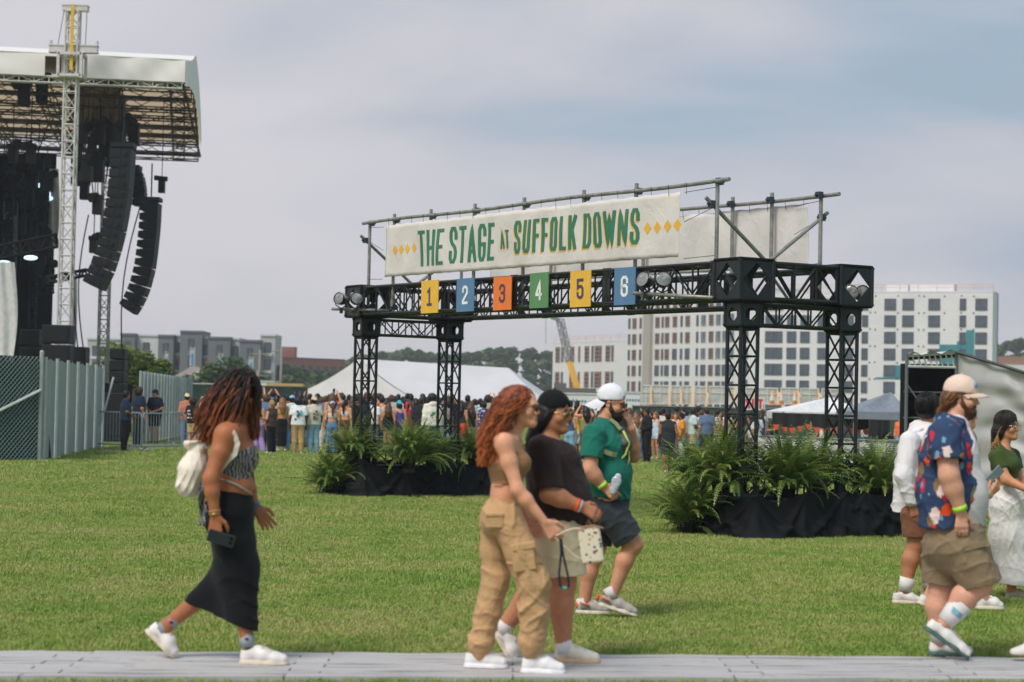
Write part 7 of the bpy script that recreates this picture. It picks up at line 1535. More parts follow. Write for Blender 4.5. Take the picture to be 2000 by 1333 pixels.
    m = MB(); m.grid(lambda u, v: p(404 - 12*v - 6*math.sin(v*5) + (u - .5)*(10 + 8*v), 930 + 98*v, -.12 + .02*math.sin(v*9 + u*5)), 6, 20); o = f.add('top_tail', m, PR, top); o.modifiers.new('cloth', 'SOLIDIFY').thickness = .004
    # jewellery
    gold = plain('gold', C(196, 150, 84), .3, .7); band(f, A[1], A[2], .03, gold, 'bangle', .97, .006); band(f, A[1], A[2], .031, plain('tan beads', C(170, 120, 80), .6), 'beads', .9, .008); band(f, B[1], B[2], .03, plain('blue patterned band', C(70, 110, 140), .6), 'wristband', .95, .014)
    m = MB(); m.path([p(454, 826, -.07), p(468, 834, -.075), p(480, 845, -.05), p(486, 848, -.0)], .004, 5); f.add('necklace', m, gold)
    # hair
    hm = hairmat('auburn tipped locs', C(17, 15, 16), C(150, 80, 42), .55); base = plain('dark loc roots', C(20, 17, 17), .7)
    s = f.sdf(380, 715, 510, 870, -.2, .2, .008); q, ax = hp(hd, fw); s.ell(q(-.02, 0, .05), (.11, .094, .106), ax, .03); s.ell(q(-.05, 0, -.02), (.1, .1, .11), ax, .04); s.chain([p(452, 790), p(428, 825), p(402, 855)], [.085, .06, .03], .05, LT, 1.25); s.chain([p(492, 770, .03), p(496, 815, .03)], [.045, .03], .04); s.bumpy(.008, 70, 2); hair = f.add('hair', s, base)
    paths, sh = [], []
    for i in range(460):
        az = r.uniform(-math.pi, math.pi); el = r.uniform(-.25, 1.45); d = (ax[0]*math.cos(az)*math.cos(el) + ax[1]*math.sin(az)*math.cos(el) + ax[2]*math.sin(el)); root = q(-.02, 0, .045) + V((d.x*.106, d.y*.094, d.z*.102)); fr = math.cos(az)
        side = d.y*.11
        if fr > .45: e = p(r.uniform(487, 505), r.uniform(800, 862), r.uniform(-.06, .08)); tip_ = .1
        elif fr > -.1: e = p(r.uniform(410, 462), r.uniform(825, 868), side - .03 + r.uniform(-.05, .03)); tip_ = .75
        else: e = p(r.uniform(382, 435), r.uniform(800, 872), side + r.uniform(-.06, .06)); tip_ = .95
        if side < -.02 and fr <= .45: e.y = min(e.y, -.12 + r.uniform(-.06, .02))
        b = root + d*.05 + Z*.01; c = e + V((.03 + .02*r.random(), 0, .12)) if fr <= .45 else e + V((.004, 0, .16)); ph = r.uniform(0, 6); am = r.uniform(.003, .007)
        pts = [bez(root, b, c, e, k/15) + V((math.sin(k*1.3 + ph), math.cos(k*1.1 + ph), math.sin(k*.9 + ph)))*am*(k/15) for k in range(16)]; paths.append(pts); sh.append(r.uniform(-.75, -.3) if r.random() < .86 else r.uniform(-.1, .3))
        sh[-1] += -.2 if tip_ < .3 else 0
    near = [i for i in range(460)]
    strands('locs', paths, hm, f.t, .0062, .0048, 5, sh, .95).parent = hair
    # shoes, socks
    so_ = plain('grey sock', C(150, 160, 168), .9); hf, tf = g(467, -.09), g(566, -.09); f.shoes(hf, tf, Z, anf); hb, tb = p(283, 1232, .09), p(342, 1289, .09); up = V((.72, 0, .7)); f.shoes(hb, tb, up, anb)
    for K, a, lo, hi in ((knf, anf, .86, 1.06), (knb, anb, .84, 1.1)): m = MB(); m.tube(lerp(K, a, lo), lerp(K, a, hi), .04, 14, .042); o = f.add('sock', m, so_); c = lerp(K, a, (lo + 1)/2) + V((.004, -.04, 0)); mm = MB(); mm.ball(c, (.012, .005, .009), 10, 6); mm2 = MB(); mm2.ball(c + V((-.006, -.002, .003)), (.006, .005, .006), 8, 6); f.add('sock_badge', mm, plain('navy badge', C(44, 48, 84), .8), o); f.add('badge_dot', mm2, plain('red badge', C(190, 40, 50), .8), o)
    # phone and bag: things of their own
    c = f.o + p(432, 1052, -.235); ax2 = (V((.95, .12, -.28)).normalized(), V((.1, -.92, -.3)).normalized()); ax2 = (ax2[0], ax2[1], ax2[0].cross(ax2[1])); t_ = thing('phone', 'phone in a dark case held low by the woman with locs', 'phone', c); m = MB(); m.box(c, (.155, .009, .075), ax2); o = m.build('case', plain('phone case', C(44, 52, 60), .4), t_); b = o.modifiers.new('round', 'BEVEL'); b.width = .006; b.segments = 2
    for k in range(2): m = MB(); m.tube(c + ax2[0]*(.055 - .0*k) + ax2[2]*(-.018 + .026*k) + ax2[1]*.004, c + ax2[0]*.055 + ax2[2]*(-.018 + .026*k) + ax2[1]*.0075, .009, 10); m.build('camera_lens', SHADES, t_)
    t_ = thing('backpack', 'cream drawstring backpack on the back of the woman with locs', 'backpack', f.o + p(375, 965)); s = f.sdf(335, 855, 420, 980, -.22, .16); s.chain([p(386, 884, -.03), p(380, 915, -.03), p(371, 945, -.03)], [.05, .082, .078], .04, LT, [1.3, 1.4, 1.5]); s.cap(p(383, 878, -.03), p(376, 866, -.03), .028, .05, .015, LT, 1.5); s.cut(p(376, 862), Z, .01); s.fold(.005, 60, V((1, .6, .12)), 4)
    CB = cloth_fg('cream cotton bag', (236, 226, 212), 1.05, .05, .4); me = s.mesh('bag_body'); me.transform(Matrix.Translation(f.o - ORG[t_])); link_mesh('bag_body', me, CB, t_, True)
    m = MB(); pts = [p(446, 838, -.145), p(456, 846, -.215), p(464, 866, -.2), p(459, 886, -.19), p(445, 900, -.185), p(430, 918, -.17)]; n = 6
    for i in range(5):
        a, b = f.o + pts[i], f.o + pts[i + 1]; d = (b - a).normalized(); m.box((a + b)/2, ((b - a).length + .008, .006, .028), (d, V((0, 1, 0)), d.cross(V((0, 1, 0))).normalized()))
    m.build('shoulder_strap', CB, t_, False)
woman_black_skirt()
# ---- 2: the curly haired woman
def woman_curly():
    f = FGP('woman with long curly auburn hair, sunglasses and baggy tan cargo trousers', 1005, 11.35); p, g = f.p, f.g; LT = V((0, 1, 0)); sk = skin('light tan skin', C(228, 166, 134)); r = random.Random(3)
    s = f.sdf(900, 750, 1120, 1320, -.36, .36); pel, wa, ch, nk = p(980, 1010), p(989, 962), p(991, 905), p(1000, 846); hd = p(1021, 795); fw = V((.92, -.38, -.06))
    s.chain([pel, wa, ch, lerp(ch, nk, .72)], [.082, .078, .088, .06], .05, LT, [1.4, 1.45, 1.5, 1.9]); s.cap(nk - Z*.03 - V((.01, 0, 0)), hd - Z*.06 - V((.012, 0, 0)), .05, .047, .03); [s.ell(p(1017, 905, q), (.052, .058, .055), None, .03) for q in (-.07, .07)]
    A = [p(984, 866, -.15), p(1011, 957, -.205), p(1064, 1020, -.2)]; s.chain([A[0], lerp(A[0], A[1], .4), A[1], lerp(A[1], A[2], .3), A[2]], [.048, .043, .035, .035, .023], .03); s.cap(A[0] + V((.01, .07, .0)), A[0], .06, .05, .05)
    B = [p(1000, 866, .15), p(1004, 955, .2), p(1030, 1010, .2)]; s.chain([B[0], B[1], B[2]], [.048, .036, .024], .03); hand(s, B[2], V((.5, 0, -.8)), V((0, 1, .1)), 1, .5)
    hand(s, A[2], V((.62, .05, -.78)), V((-.1, -.95, .25)), -1, curls=[.7, .9, 1.0, 1.1]); s.chain([p(988, 1030, -.07), p(1042, 1140, -.09), p(1037, 1262, -.09)], [.072, .055, .035]); s.chain([p(978, 1030, .07), p(968, 1135, .09), p(938, 1270, .09)], [.07, .055, .035])
    head(s, hd, fw, .89, .92); f.add('body', s, sk); lips(f, hd, fw, .89, (186, 104, 94)); glasses(f, hd, fw, .92, None, plain('brown frame', C(90, 48, 34), .3))
    # trousers
    s = f.sdf(905, 955, 1085, 1290, -.36, .36); s.chain([p(989, 972), p(983, 1000)], [.086, .102], .05, LT, 1.4); s.ell(p(961, 1015), (.058, .13, .085), None, .05); s.chain([p(990, 1015, -.07), p(1018, 1080, -.09), p(1043, 1140, -.09), p(1044, 1195, -.09), p(1038, 1258, -.09), p(1037, 1275, -.09)], [.092, .09, .09, .078, .07, .042], .03, LT, 1.02); s.chain([p(973, 1015, .07), p(968, 1080, .09), p(968, 1135, .09), p(953, 1195, .09), p(939, 1258, .09), p(936, 1277, .09)], [.092, .08, .074, .07, .068, .042], .03, LT, 1.02)
    s.cut(p(989, 966), V((.12, 0, 1))); s.fold(.009, 30, V((-.35, 0, 1)), 7, hi=p(1090, 1100) + V((0, .5, 0)), lo=p(900, 1300) - V((0, .5, 0))); s.fold(.006, 24, V((1, .2, .35)), 8); s.fold(.005, 34, V((.5, 0, 1)), 4)
    TR = cloth_fg('tan cotton twill', (198, 158, 116), 1.05, .07, .55); tr = f.add('trousers', s, TR)
    def pocket(c, w_, h, tilt): d = V((math.cos(tilt), 0, math.sin(tilt))); m = MB(); m.box(c, (w_, .014, h), (d, LT, d.cross(LT)*-1)); m.box(c + Z*h*.42 - V((0, .004, 0)), (w_*1.04, .016, h*.28), (d, LT, d.cross(LT)*-1)); o = f.add('pocket', m, TR, tr, False); b = o.modifiers.new('soft', 'BEVEL'); b.width = .008; b.segments = 2
    pocket(p(1022, 1090, -.182), .13, .15, -.12 + .3); pocket(p(966, 1018, -.165), .1, .08, .05)
    m = MB(); m.grid(lambda u, v: p(989 + 30.5*math.cos(6.283*u), 972 + 3*math.sin(6.283*u)*0 + 3*math.cos(6.283*u), 0) + V((0, -.128*math.sin(6.283*u), -.03*v)), 40, 1); f.add('waistband', m, TR, tr)
    # top
    s = f.sdf(945, 860, 1045, 955, -.25, .25); s.chain([p(990, 950), p(991, 905), p(993, 880)], [.089, .1, .098], .05, LT, [1.42, 1.48, 1.5]); [s.ell(p(1018, 905, q), (.058, .066, .062), None, .03) for q in (-.07, .07)]; s.cut(p(960, 909), V((-.55, 0, 1))); s.cut(p(990, 943), V((.03, 0, -1))); s.fold(.002, 50, V((0, .3, 1)), 2); tp = f.add('top', s, cloth_fg('tan stretch top', (150, 112, 80), 1.05, .06, .2))
    m = MB(); [m.path([p(1026, 884, q*.08), p(1019, 862, q*.07), p(1003, 842, q*.045), p(994, 838, 0)], .0045, 5) for q in (-1, 1)]; m.path([p(960, 942, -.1), p(975, 944, -.135), p(1000, 944, -.13), p(1018, 943, -.09)], .005, 5); f.add('strap', m, cloth_fg('tan stretch top', (150, 112, 80), 1.05, .06, .2), tp)
    # hair
    hm = hairmat('auburn curls', C(84, 34, 18), C(206, 112, 56), .45); s = f.sdf(925, 752, 1040, 920, -.2, .2, .008); q, ax = hp(hd, fw, .89); s.ell(q(-.025, 0, .04), (.092, .085, .082), ax, .03)
    s.chain([p(1000, 785), p(980, 820), p(958, 860), p(947, 895)], [.085, .08, .066, .04], .05, LT, [1.25, 1.3, 1.3, 1.4]); s.cut(q(.062, 0, .03), ax[0] - ax[2]*.5, .01); s.ell(q(.03, -.085, -.03), (.035, .03, .05), ax, .01, 'c'); s.bumpy(.006, 80, 4); hair = f.add('hair', s, hm); paths, sh = [], []
    for i in range(880):
        az = r.uniform(.55, 2*math.pi - .55); el = r.uniform(-.1, 1.4); d = ax[0]*math.cos(az)*math.cos(el) + ax[1]*math.sin(az)*math.cos(el) + ax[2]*math.sin(el); root = q(-.025, 0, .04) + V((d.x*.092, d.y*.084, d.z*.084)); side = d.y*.13 + r.gauss(0, .03)
        e = p(r.uniform(930, 968) + (r.random() < .2)*18, r.uniform(845, 912), side); b = root + d*.05 - V((.02, 0, .02)); c = lerp(root, e, .55) + V((-.025 + r.uniform(-.03, .02), d.y*.05, .02)); ph = r.uniform(0, 6.3); am = r.uniform(.004, .009); fq = r.uniform(1.2, 1.8)
        paths.append([bez(root, b, c, e, k/19) + V((math.sin(k*fq + ph), math.cos(k*fq + ph), .5*math.sin(k*fq*.8 + ph)))*am*min(1, k/5) for k in range(20)]); sh.append(r.uniform(-.3, .5))
    strands('curls', paths, hm, f.t, .0032, .002, 4, sh, .25).parent = hair
    m = MB(); m.path([p(1003, 808, -.078), p(1002, 818, -.082), p(1003, 836, -.08)], [.002, .006, .002], 6); f.add('earring', m, plain('pearl earring', C(216, 206, 190), .3))
    sm = plain('white canvas trainer', C(240, 238, 240), .5, 0, .03, 12); ss_ = plain('white rubber sole', C(236, 234, 236), .5, 0, .03); f.shoes(g(1017, -.09), g(1107, -.09), Z, p(1037, 1270, -.09), sm, ss_); f.shoes(g(906, .09), g(994, .09), Z, p(938, 1272, .09), sm, ss_)
    # the pouch, its strap, the lanyard
    c = f.o + p(1154, 1066, -.2); t_ = thing('pouch', 'cream printed pouch held out by the curly haired woman', 'pouch', c); m = MB(); m.box(c, (.128, .035, .2), (V((.98, 0, .16)), LT, V((-.16, 0, .98)))); o = m.build('bag_body', print_mat('butterfly print', C(236, 222, 200), [C(176, 90, 70), C(90, 120, 90), C(226, 160, 60), C(120, 80, 110)], 44), t_); b = o.modifiers.new('round', 'BEVEL'); b.width = .016; b.segments = 3
    m = MB(); q2 = lambda x, y: f.o + p(x, y, -.22); m.path([q2(1132, 1031), q2(1160, 1027), q2(1178, 1032)], .005, 5); m.build('zip', plain('tan zip', C(176, 130, 100), .6), t_); m = MB(); m.path([q2(1086, 1047), q2(1105, 1038), q2(1122, 1033), q2(1135, 1033)], .006, 5); m.path([q2(1084, 1050), q2(1105, 1070), q2(1122, 1086), q2(1134, 1092)], .004, 5); m.build('strap', plain('cream strap', C(226, 200, 176), .7), t_)
    c = f.o + p(1097, 1060, -.22); t_ = thing('lanyard', 'navy lanyard loop dangling from the hand of the curly haired woman', 'lanyard', c); m = MB(); m.path([q2(1094, 1052), q2(1096, 1080), q2(1092, 1120), q2(1094, 1144), q2(1102, 1150), q2(1111, 1146), q2(1109, 1124), q2(1100, 1085), q2(1096, 1054)], .0075, 6); m.build('loop', plain('navy webbing', C(24, 34, 54), .8), t_); m = MB(); m.path([q2(1098, 1147), q2(1103, 1150), q2(1107, 1148)], .0085, 6); m.build('clip', plain('teal clip', C(60, 180, 170), .5), t_)
woman_curly()
# ---- 3: brown shirt, black cap
def woman_brown():
    f = FGP('person in an oversized dark brown tee, beige shorts and a black backwards cap', 1085, 11.85); p, g = f.p, f.g; LT = V((0, 1, 0)); sk = skin('mid tan skin', C(190, 130, 96)); s = f.sdf(950, 755, 1190, 1305, -.42, .42); hd = p(1083, 807); fw = V((.9, -.4, -.07))
    s.chain([p(1090, 1025), p(1098, 975), p(1078, 900), p(1068, 868)], [.145, .16, .125, .078], .05, LT, 1.25); s.cap(p(1066, 862), hd - Z*.06 - V((.02, 0, 0)), .07, .063, .03)
    A = [p(1060, 880, -.2), p(1073, 965, -.26), p(1133, 989, -.24)]; s.chain([A[0], A[1], lerp(A[1], A[2], .35), A[2]], [.065, .052, .05, .032], .03); hand(s, A[2], V((.86, .1, -.4)), V((.1, -.85, .45)), -1, .55)
    B = [p(1090, 880, .2), p(1085, 965, .26), p(1120, 1000, .26)]; s.chain([B[0], B[1], B[2]], [.065, .05, .032], .03); hand(s, B[2], V((.6, 0, -.7)), V((0, 1, .1)), 1, .5)
    L1 = [p(1096, 1050, -.1), p(1100, 1140, -.1), p(1101, 1262, -.1)]; L2 = [p(1080, 1050, .1), p(1058, 1148, .1), p(985, 1224, .1)]
    for H, K, a in (L1, L2): s.chain([H, K], [.12, .076], .04); s.chain([K, lerp(K, a, .35) - V((.015, 0, 0)), a], [.072, .074, .043], .03)
    head(s, hd, fw, 0.93, 1.18, 1.2); f.add('body', s, sk); lips(f, hd, fw, 0.93, (168, 96, 88), .002); eyes(f, hd, fw, 0.93, 'black'); glasses(f, hd, fw, 0.93, None, plain('gold frame', C(206, 160, 80), .25, .8))
    s = f.sdf(1015, 850, 1175, 1035, -.42, .42); s.chain([p(1084, 1012), p(1094, 975), p(1082, 925), p(1077, 895), p(1069, 872)], [.166, .178, .154, .14, .096], .06, LT, [1.18, 1.15, 1.2, 1.3, 1.5])
    for S_, E, q in ((A[0], A[1], -1), (B[0], B[1], 1)): s.cap(S_ + V((-.005, 0, .01)), lerp(S_, E, .9), .085, .084, .04, flat=(0, 1)); s.cap(lerp(S_, E, .8), lerp(S_, E, 1.3), .07, .07, .003, op='c')
    s.cut(p(1085, 1021), V((.04, 0, -1))); s.cut(p(1070, 853), V((.35, 0, 1))); s.fold(.008, 22, V((.6, .3, -.8)), 6); s.fold(.005, 34, V((1, .1, .3)), 3); SH = cloth_fg('dark brown jersey', (50, 38, 38), 1.0, .08, .4); f.add('shirt', s, SH)
    m = MB(); m.path([p(1052, 862, -.1), p(1075, 870, -.12), p(1098, 880, -.08), p(1106, 886, .02)], .012, 6); f.add('collar', m, cloth_fg('black rib', (18, 18, 20), 1, .05, .2))
    s = f.sdf(1015, 1005, 1155, 1140, -.42, .42); s.cap(p(1086, 1012), p(1086, 1040), .165, .16, .04, LT, 1.2); 
    for a, b in ((p(1094, 1045, -.105), p(1103, 1124, -.105)), (p(1074, 1045, .105), p(1066, 1122, .105))): s.cap(a, b, .13, .128, .03, flat=(0, 1)); s.cap(lerp(a, b, .85), lerp(a, b, 1.2), .112, .112, .004, op='c')
    s.fold(.006, 26, V((.4, 0, 1)), 2); s.fold(.005, 30, V((1, 0, .2)), 5); f.add('shorts', s, cloth_fg('beige twill', (208, 192, 160), 1.05, .06, .4))
    hm = hairmat('long black hair', C(16, 15, 17), C(48, 42, 42)); scalp(f, hd, fw, hm, 0.93, (.1, .088, .09), [((-.03, 0, -.04), (.085, .092, .1)), ((-.05, 0, -.05), (-.09, -.01, -.17), .085, .07, 1.3), ((-.09, 0, -.17), (-.12, 0, -.26), .07, .035, 1.3)], (.052, .03)); q, ax = hp(hd, fw, 0.93); r = random.Random(5); paths = []
    for i in range(220):
        a = r.uniform(-.11, .11); rt = q(-.02 + r.uniform(-.05, .05), a*.9, .02); paths.append([bez(rt, rt + V((-.06, a*.4, -.05)), q(-.1 + r.uniform(-.04, .06), a*1.2, -.16), q(-.14 + r.uniform(-.03, .1), a*1.3, r.uniform(-.31, -.22)), k/11) for k in range(12)])
    strands('hair_strands', paths, hm, f.t, .0045, .002, 4); fcap(f, hd, fw, cloth_fg('black cap cotton', (17, 18, 21), 1, .1, .15), True, 0.95, .06, .12, .032)
    band(f, A[1], A[2], .037, plain('orange wristband', C(236, 96, 52), .5), 'wristband', .9, .012); band(f, A[1], A[2], .034, plain('white wristband', C(220, 216, 226), .5), 'wristband', .985, .008)
    f.shoes(g(1081, -.1), g(1175, -.1), Z, L1[2], plain('cream leather trainer', C(226, 218, 204), .5, 0, .04, 12), plain('tan gum sole', C(206, 172, 136), .6)); f.shoes(p(962, 1236, .1), p(1000, 1302, .1), V((.82, 0, .55)), L2[2]); m = MB(); m.tube(lerp(L1[1], L1[2], .9), lerp(L1[1], L1[2], 1.12), .047, 14, .047); f.add('sock', m, plain('white sock', C(226, 222, 220), .9)); m = MB(); m.tube(lerp(L2[1], L2[2], .9), lerp(L2[1], L2[2], 1.12), .047, 14, .047); f.add('sock', m, plain('white sock', C(226, 222, 220), .9))
woman_brown()
# ---- 4: green tee, white cap
def man_green():
    f = FGP('bearded man in a green tee and white backwards cap, hand at his mouth', 1185, 14.55, .02); p, g = f.p, f.g; LT = V((0, 1, 0)); sk = skin('peach tan skin', C(214, 154, 122)); s = f.sdf(1110, 740, 1265, 1212, -.45, .4); hd = p(1195, 788); fw = V((.95, -.28, -.15))
    s.chain([p(1186, 985), p(1188, 930), p(1183, 868), p(1178, 842)], [.138, .145, .122, .078], .05, LT, 1.3); s.cap(p(1178, 832), hd - Z*.06 - V((.02, 0, 0)), .068, .06, .03)
    A = [p(1160, 852, -.21), p(1152, 918, -.27), p(1178, 950, -.25)]; s.chain([A[0], A[1], lerp(A[1], A[2], .35), A[2]], [.065, .05, .05, .033], .03); hand(s, A[2], V((.8, 0, -.6)), V((.1, -.95, .2)), -1, curls=[.5, .8, .9, 1.0])
    B = [p(1196, 852, .2), p(1237, 890, .2), p(1233, 838, .04)]; s.chain([B[0], B[1], lerp(B[1], B[2], .35), B[2]], [.06, .05, .05, .033], .03); hand(s, B[2], V((-.28, -.2, .93)), V((.85, -.5, .15)), 1, curls=[.9, 1.1, 1.2, 1.2])
    L1 = [p(1196, 1000, -.1), p(1237, 1064, -.1), p(1197, 1162, -.1)]; L2 = [p(1180, 1000, .1), p(1160, 1088, .1), p(1141, 1182, .1)]
    for H, K, a in (L1, L2): s.chain([H, K], [.105, .07], .04); s.chain([K, lerp(K, a, .33) + V((-.015, 0, 0)), a], [.06, .062, .038], .03)
    head(s, hd, fw, 0.95, 1.08, 1.08); f.add('body', s, sk); lips(f, hd, fw, 0.95); hm = hairmat('black beard', C(20, 17, 16), C(60, 46, 40)); beard(f, hd, fw, hm, 0.97, 1.25); scalp(f, hd, fw, hm, 0.95, (.1, .081, .07), [((-.03, 0, -.005), (.075, .079, .06))], (.03, .03)); glasses(f, hd, fw, 0.95, SHADES); fcap(f, hd, fw, cloth_fg('white cap cotton', (226, 226, 232), 1.05, .04, .15), True, 0.98, .09, .16, .025)
    s = f.sdf(1120, 815, 1255, 985, -.45, .4); s.chain([p(1188, 965), p(1188, 925), p(1182, 870), p(1178, 838)], [.156, .163, .138, .088], .06, LT, [1.25, 1.25, 1.35, 1.7])
    for S_, E, e in ((A[0], A[1], .66), (B[0], B[1], .62)): s.cap(S_ + V((0, 0, .008)), lerp(S_, E, e), .082, .082, .04, flat=(0, 1)); s.cap(lerp(S_, E, e - .1), lerp(S_, E, 1.0), .066, .066, .003, op='c')
    s.cut(p(1186, 971), V((-.05, 0, -1))); s.fold(.007, 22, V((.5, .2, .9)), 6); s.fold(.005, 30, V((1, .2, -.3)), 3); f.add('shirt', s, cloth_fg('green jersey', (26, 112, 96), 1.0, .07, .4))
    s = f.sdf(1130, 955, 1262, 1075, -.45, .4); s.cap(p(1187, 965), p(1187, 995), .146, .15, .04, LT, 1.2)
    for a, b in ((p(1194, 1000, -.1), p(1229, 1052, -.1)), (p(1178, 1000, .1), p(1164, 1058, .1))): s.cap(a, b, .118, .112, .03, flat=(0, 1)); s.cap(lerp(a, b, .85), lerp(a, b, 1.25), .092, .092, .004, op='c')
    s.fold(.007, 26, V((-.5, 0, 1)), 2); s.fold(.005, 32, V((1, 0, .3)), 5); f.add('shorts', s, cloth_fg('charcoal shorts', (52, 58, 62), 1.0, .08, .35))
    kn = plain('grey knit trainer', C(176, 168, 162), .8, 0, .14, 60); ow = plain('cream sole', C(216, 206, 190), .6); og = plain('orange heel tab', C(244, 104, 50), .6)
    for (h_, t_, up, a) in ((p(1168, 1182, -.1), p(1246, 1206, -.1), V((-.29, 0, .95)), L1[2]), (g(1124, .1), g(1192, .1), Z, L2[2])):
        o = f.shoes(h_, t_, up, a, kn, ow); d = (t_ - h_).normalized(); m = MB(); m.ball(h_ + d*.012 + up*.06, (.012, .03, .03), 8, 6); m.bar(h_ + d*.03 + up*.085 - V((0, .042, 0)), h_ + d*.1 + up*.06 - V((0, .05, 0)), .018, .008); f.add('heel_tab', m, og, o); m = MB(); m.tube(a + up*.05 - d*.02, a - up*.02, .044, 12); f.add('sock', m, plain('white sock', C(226, 222, 220), .9))
    band(f, A[1], A[2], .036, plain('lime wristband', C(170, 226, 60), .5), 'wristband', .93, .014)
    c = f.o + p(1215, 870, .0); t_ = thing('sling_bag', 'grey sling bag with lime cords on the chest of the green tee man', 'bag', c); s = f.sdf(1195, 820, 1235, 910, -.2, .2); s.chain([p(1212, 842, -.06), p(1219, 865, -.06), p(1221, 890, -.05)], [.035, .058, .045], .02, LT, 1.7); s.fold(.004, 60, V((.3, 0, 1)), 3); me = s.mesh('bag_body'); me.transform(Matrix.Translation(f.o - c)); link_mesh('bag_body', me, plain('grey nylon', C(74, 78, 72), .6, 0, .1, 20), t_, True)
    m = MB(); m.path([f.o + p(*q) for q in ((1217, 842, -.15), (1229, 866, -.15), (1222, 888, -.16), (1214, 896, -.15), (1212, 906, -.15))], .008, 5); m.path([f.o + p(*q) for q in ((1228, 880, -.12), (1229, 898, -.13), (1227, 908, -.13))], .006, 5); m.build('lime_cord', plain('lime cord', C(196, 214, 110), .7), t_, True)
    m = MB(); pts = [(1212, 890, -.16), (1196, 888, -.225), (1180, 882, -.245), (1166, 876, -.235)]; 
    for i in range(3): a, b = f.o + p(*pts[i]), f.o + p(*pts[i + 1]); d = (b - a).normalized(); m.box((a + b)/2, ((b - a).length + .006, .008, .034), (d, V((0, 1, 0)), d.cross(V((0, 1, 0))).normalized()))
    m.path([f.o + p(*q) for q in ((1212, 840, -.14), (1203, 828, -.12), (1192, 820, -.1))], .014, 5); m.build('strap', plain('olive strap', C(150, 156, 110), .8), t_)
    c = f.o + p(1202, 948, -.26); t_ = thing('plastic_pouch', 'crumpled clear plastic pouch in the lowered hand of the green tee man', 'pouch', c); s = f.sdf(1185, 920, 1220, 975, -.33, -.2, .005); s.chain([p(1197, 960, -.265), p(1204, 940, -.265), p(1207, 931, -.265)], [.026, .034, .022], .01, LT, .45); s.fold(.006, 70, V((.6, 0, 1)), 3); me = s.mesh('film'); me.transform(Matrix.Translation(f.o - c)); t = plain('frosted film', C(190, 196, 204), .15, 0, .35, 30, spec=.9); link_mesh('film', me, t, t_, True)
man_green()
# ---- 5: the cap man in the flowered shirt
def flower_mat():
    t = NT('navy flowered shirt'); vec = t.co(); base = C(54, 72, 106); c = None; col_ = base
    for i, (sc_, thr, colr, rot, stretch) in enumerate(((10.5, .3, C(206, 52, 72), .5, (1, 1, .5)), (8.6, .32, C(140, 120, 84), 1.4, (1.2, 1, .8)), (8.2, .31, C(232, 84, 40), .2, (1, 1, 1)), (7.7, .27, C(228, 206, 200), 2.2, (1, 1, .65)), (12.5, .24, C(120, 160, 190), .9, (1.3, 1, .8)))):
        v = t.n('ShaderNodeTexVoronoi'); v.inputs['Scale'].default_value = sc_; t.L.new(t.co(scale=stretch, rot=(rot*.4, rot, rot*.3)), v.inputs['Vector']); nz = t.noise(30 + 6*i, 2); d = t.math('ADD', v.outputs['Distance'], t.math('MULTIPLY', t.math('SUBTRACT', nz, .5), .28)); sp = t.n('ShaderNodeSeparateColor'); t.L.new(v.outputs['Color'], sp.inputs[0])
        m = t.math('MULTIPLY', t.math('LESS_THAN', d, thr), t.math('GREATER_THAN', sp.outputs[0], .22)); col_ = t.mix(m, col_, colr)
        if i == 2: col_ = t.mix(t.math('MULTIPLY', t.math('LESS_THAN', d, .08), t.math('GREATER_THAN', sp.outputs[0], .3)), col_, C(230, 190, 190))
    t.color(col_); t.set(Roughness=.85, Specular_IOR_Level=.2); f_ = t.noise(10, 3, .5, None, 1.2); t.bump(f_, .3, .03); return t.m
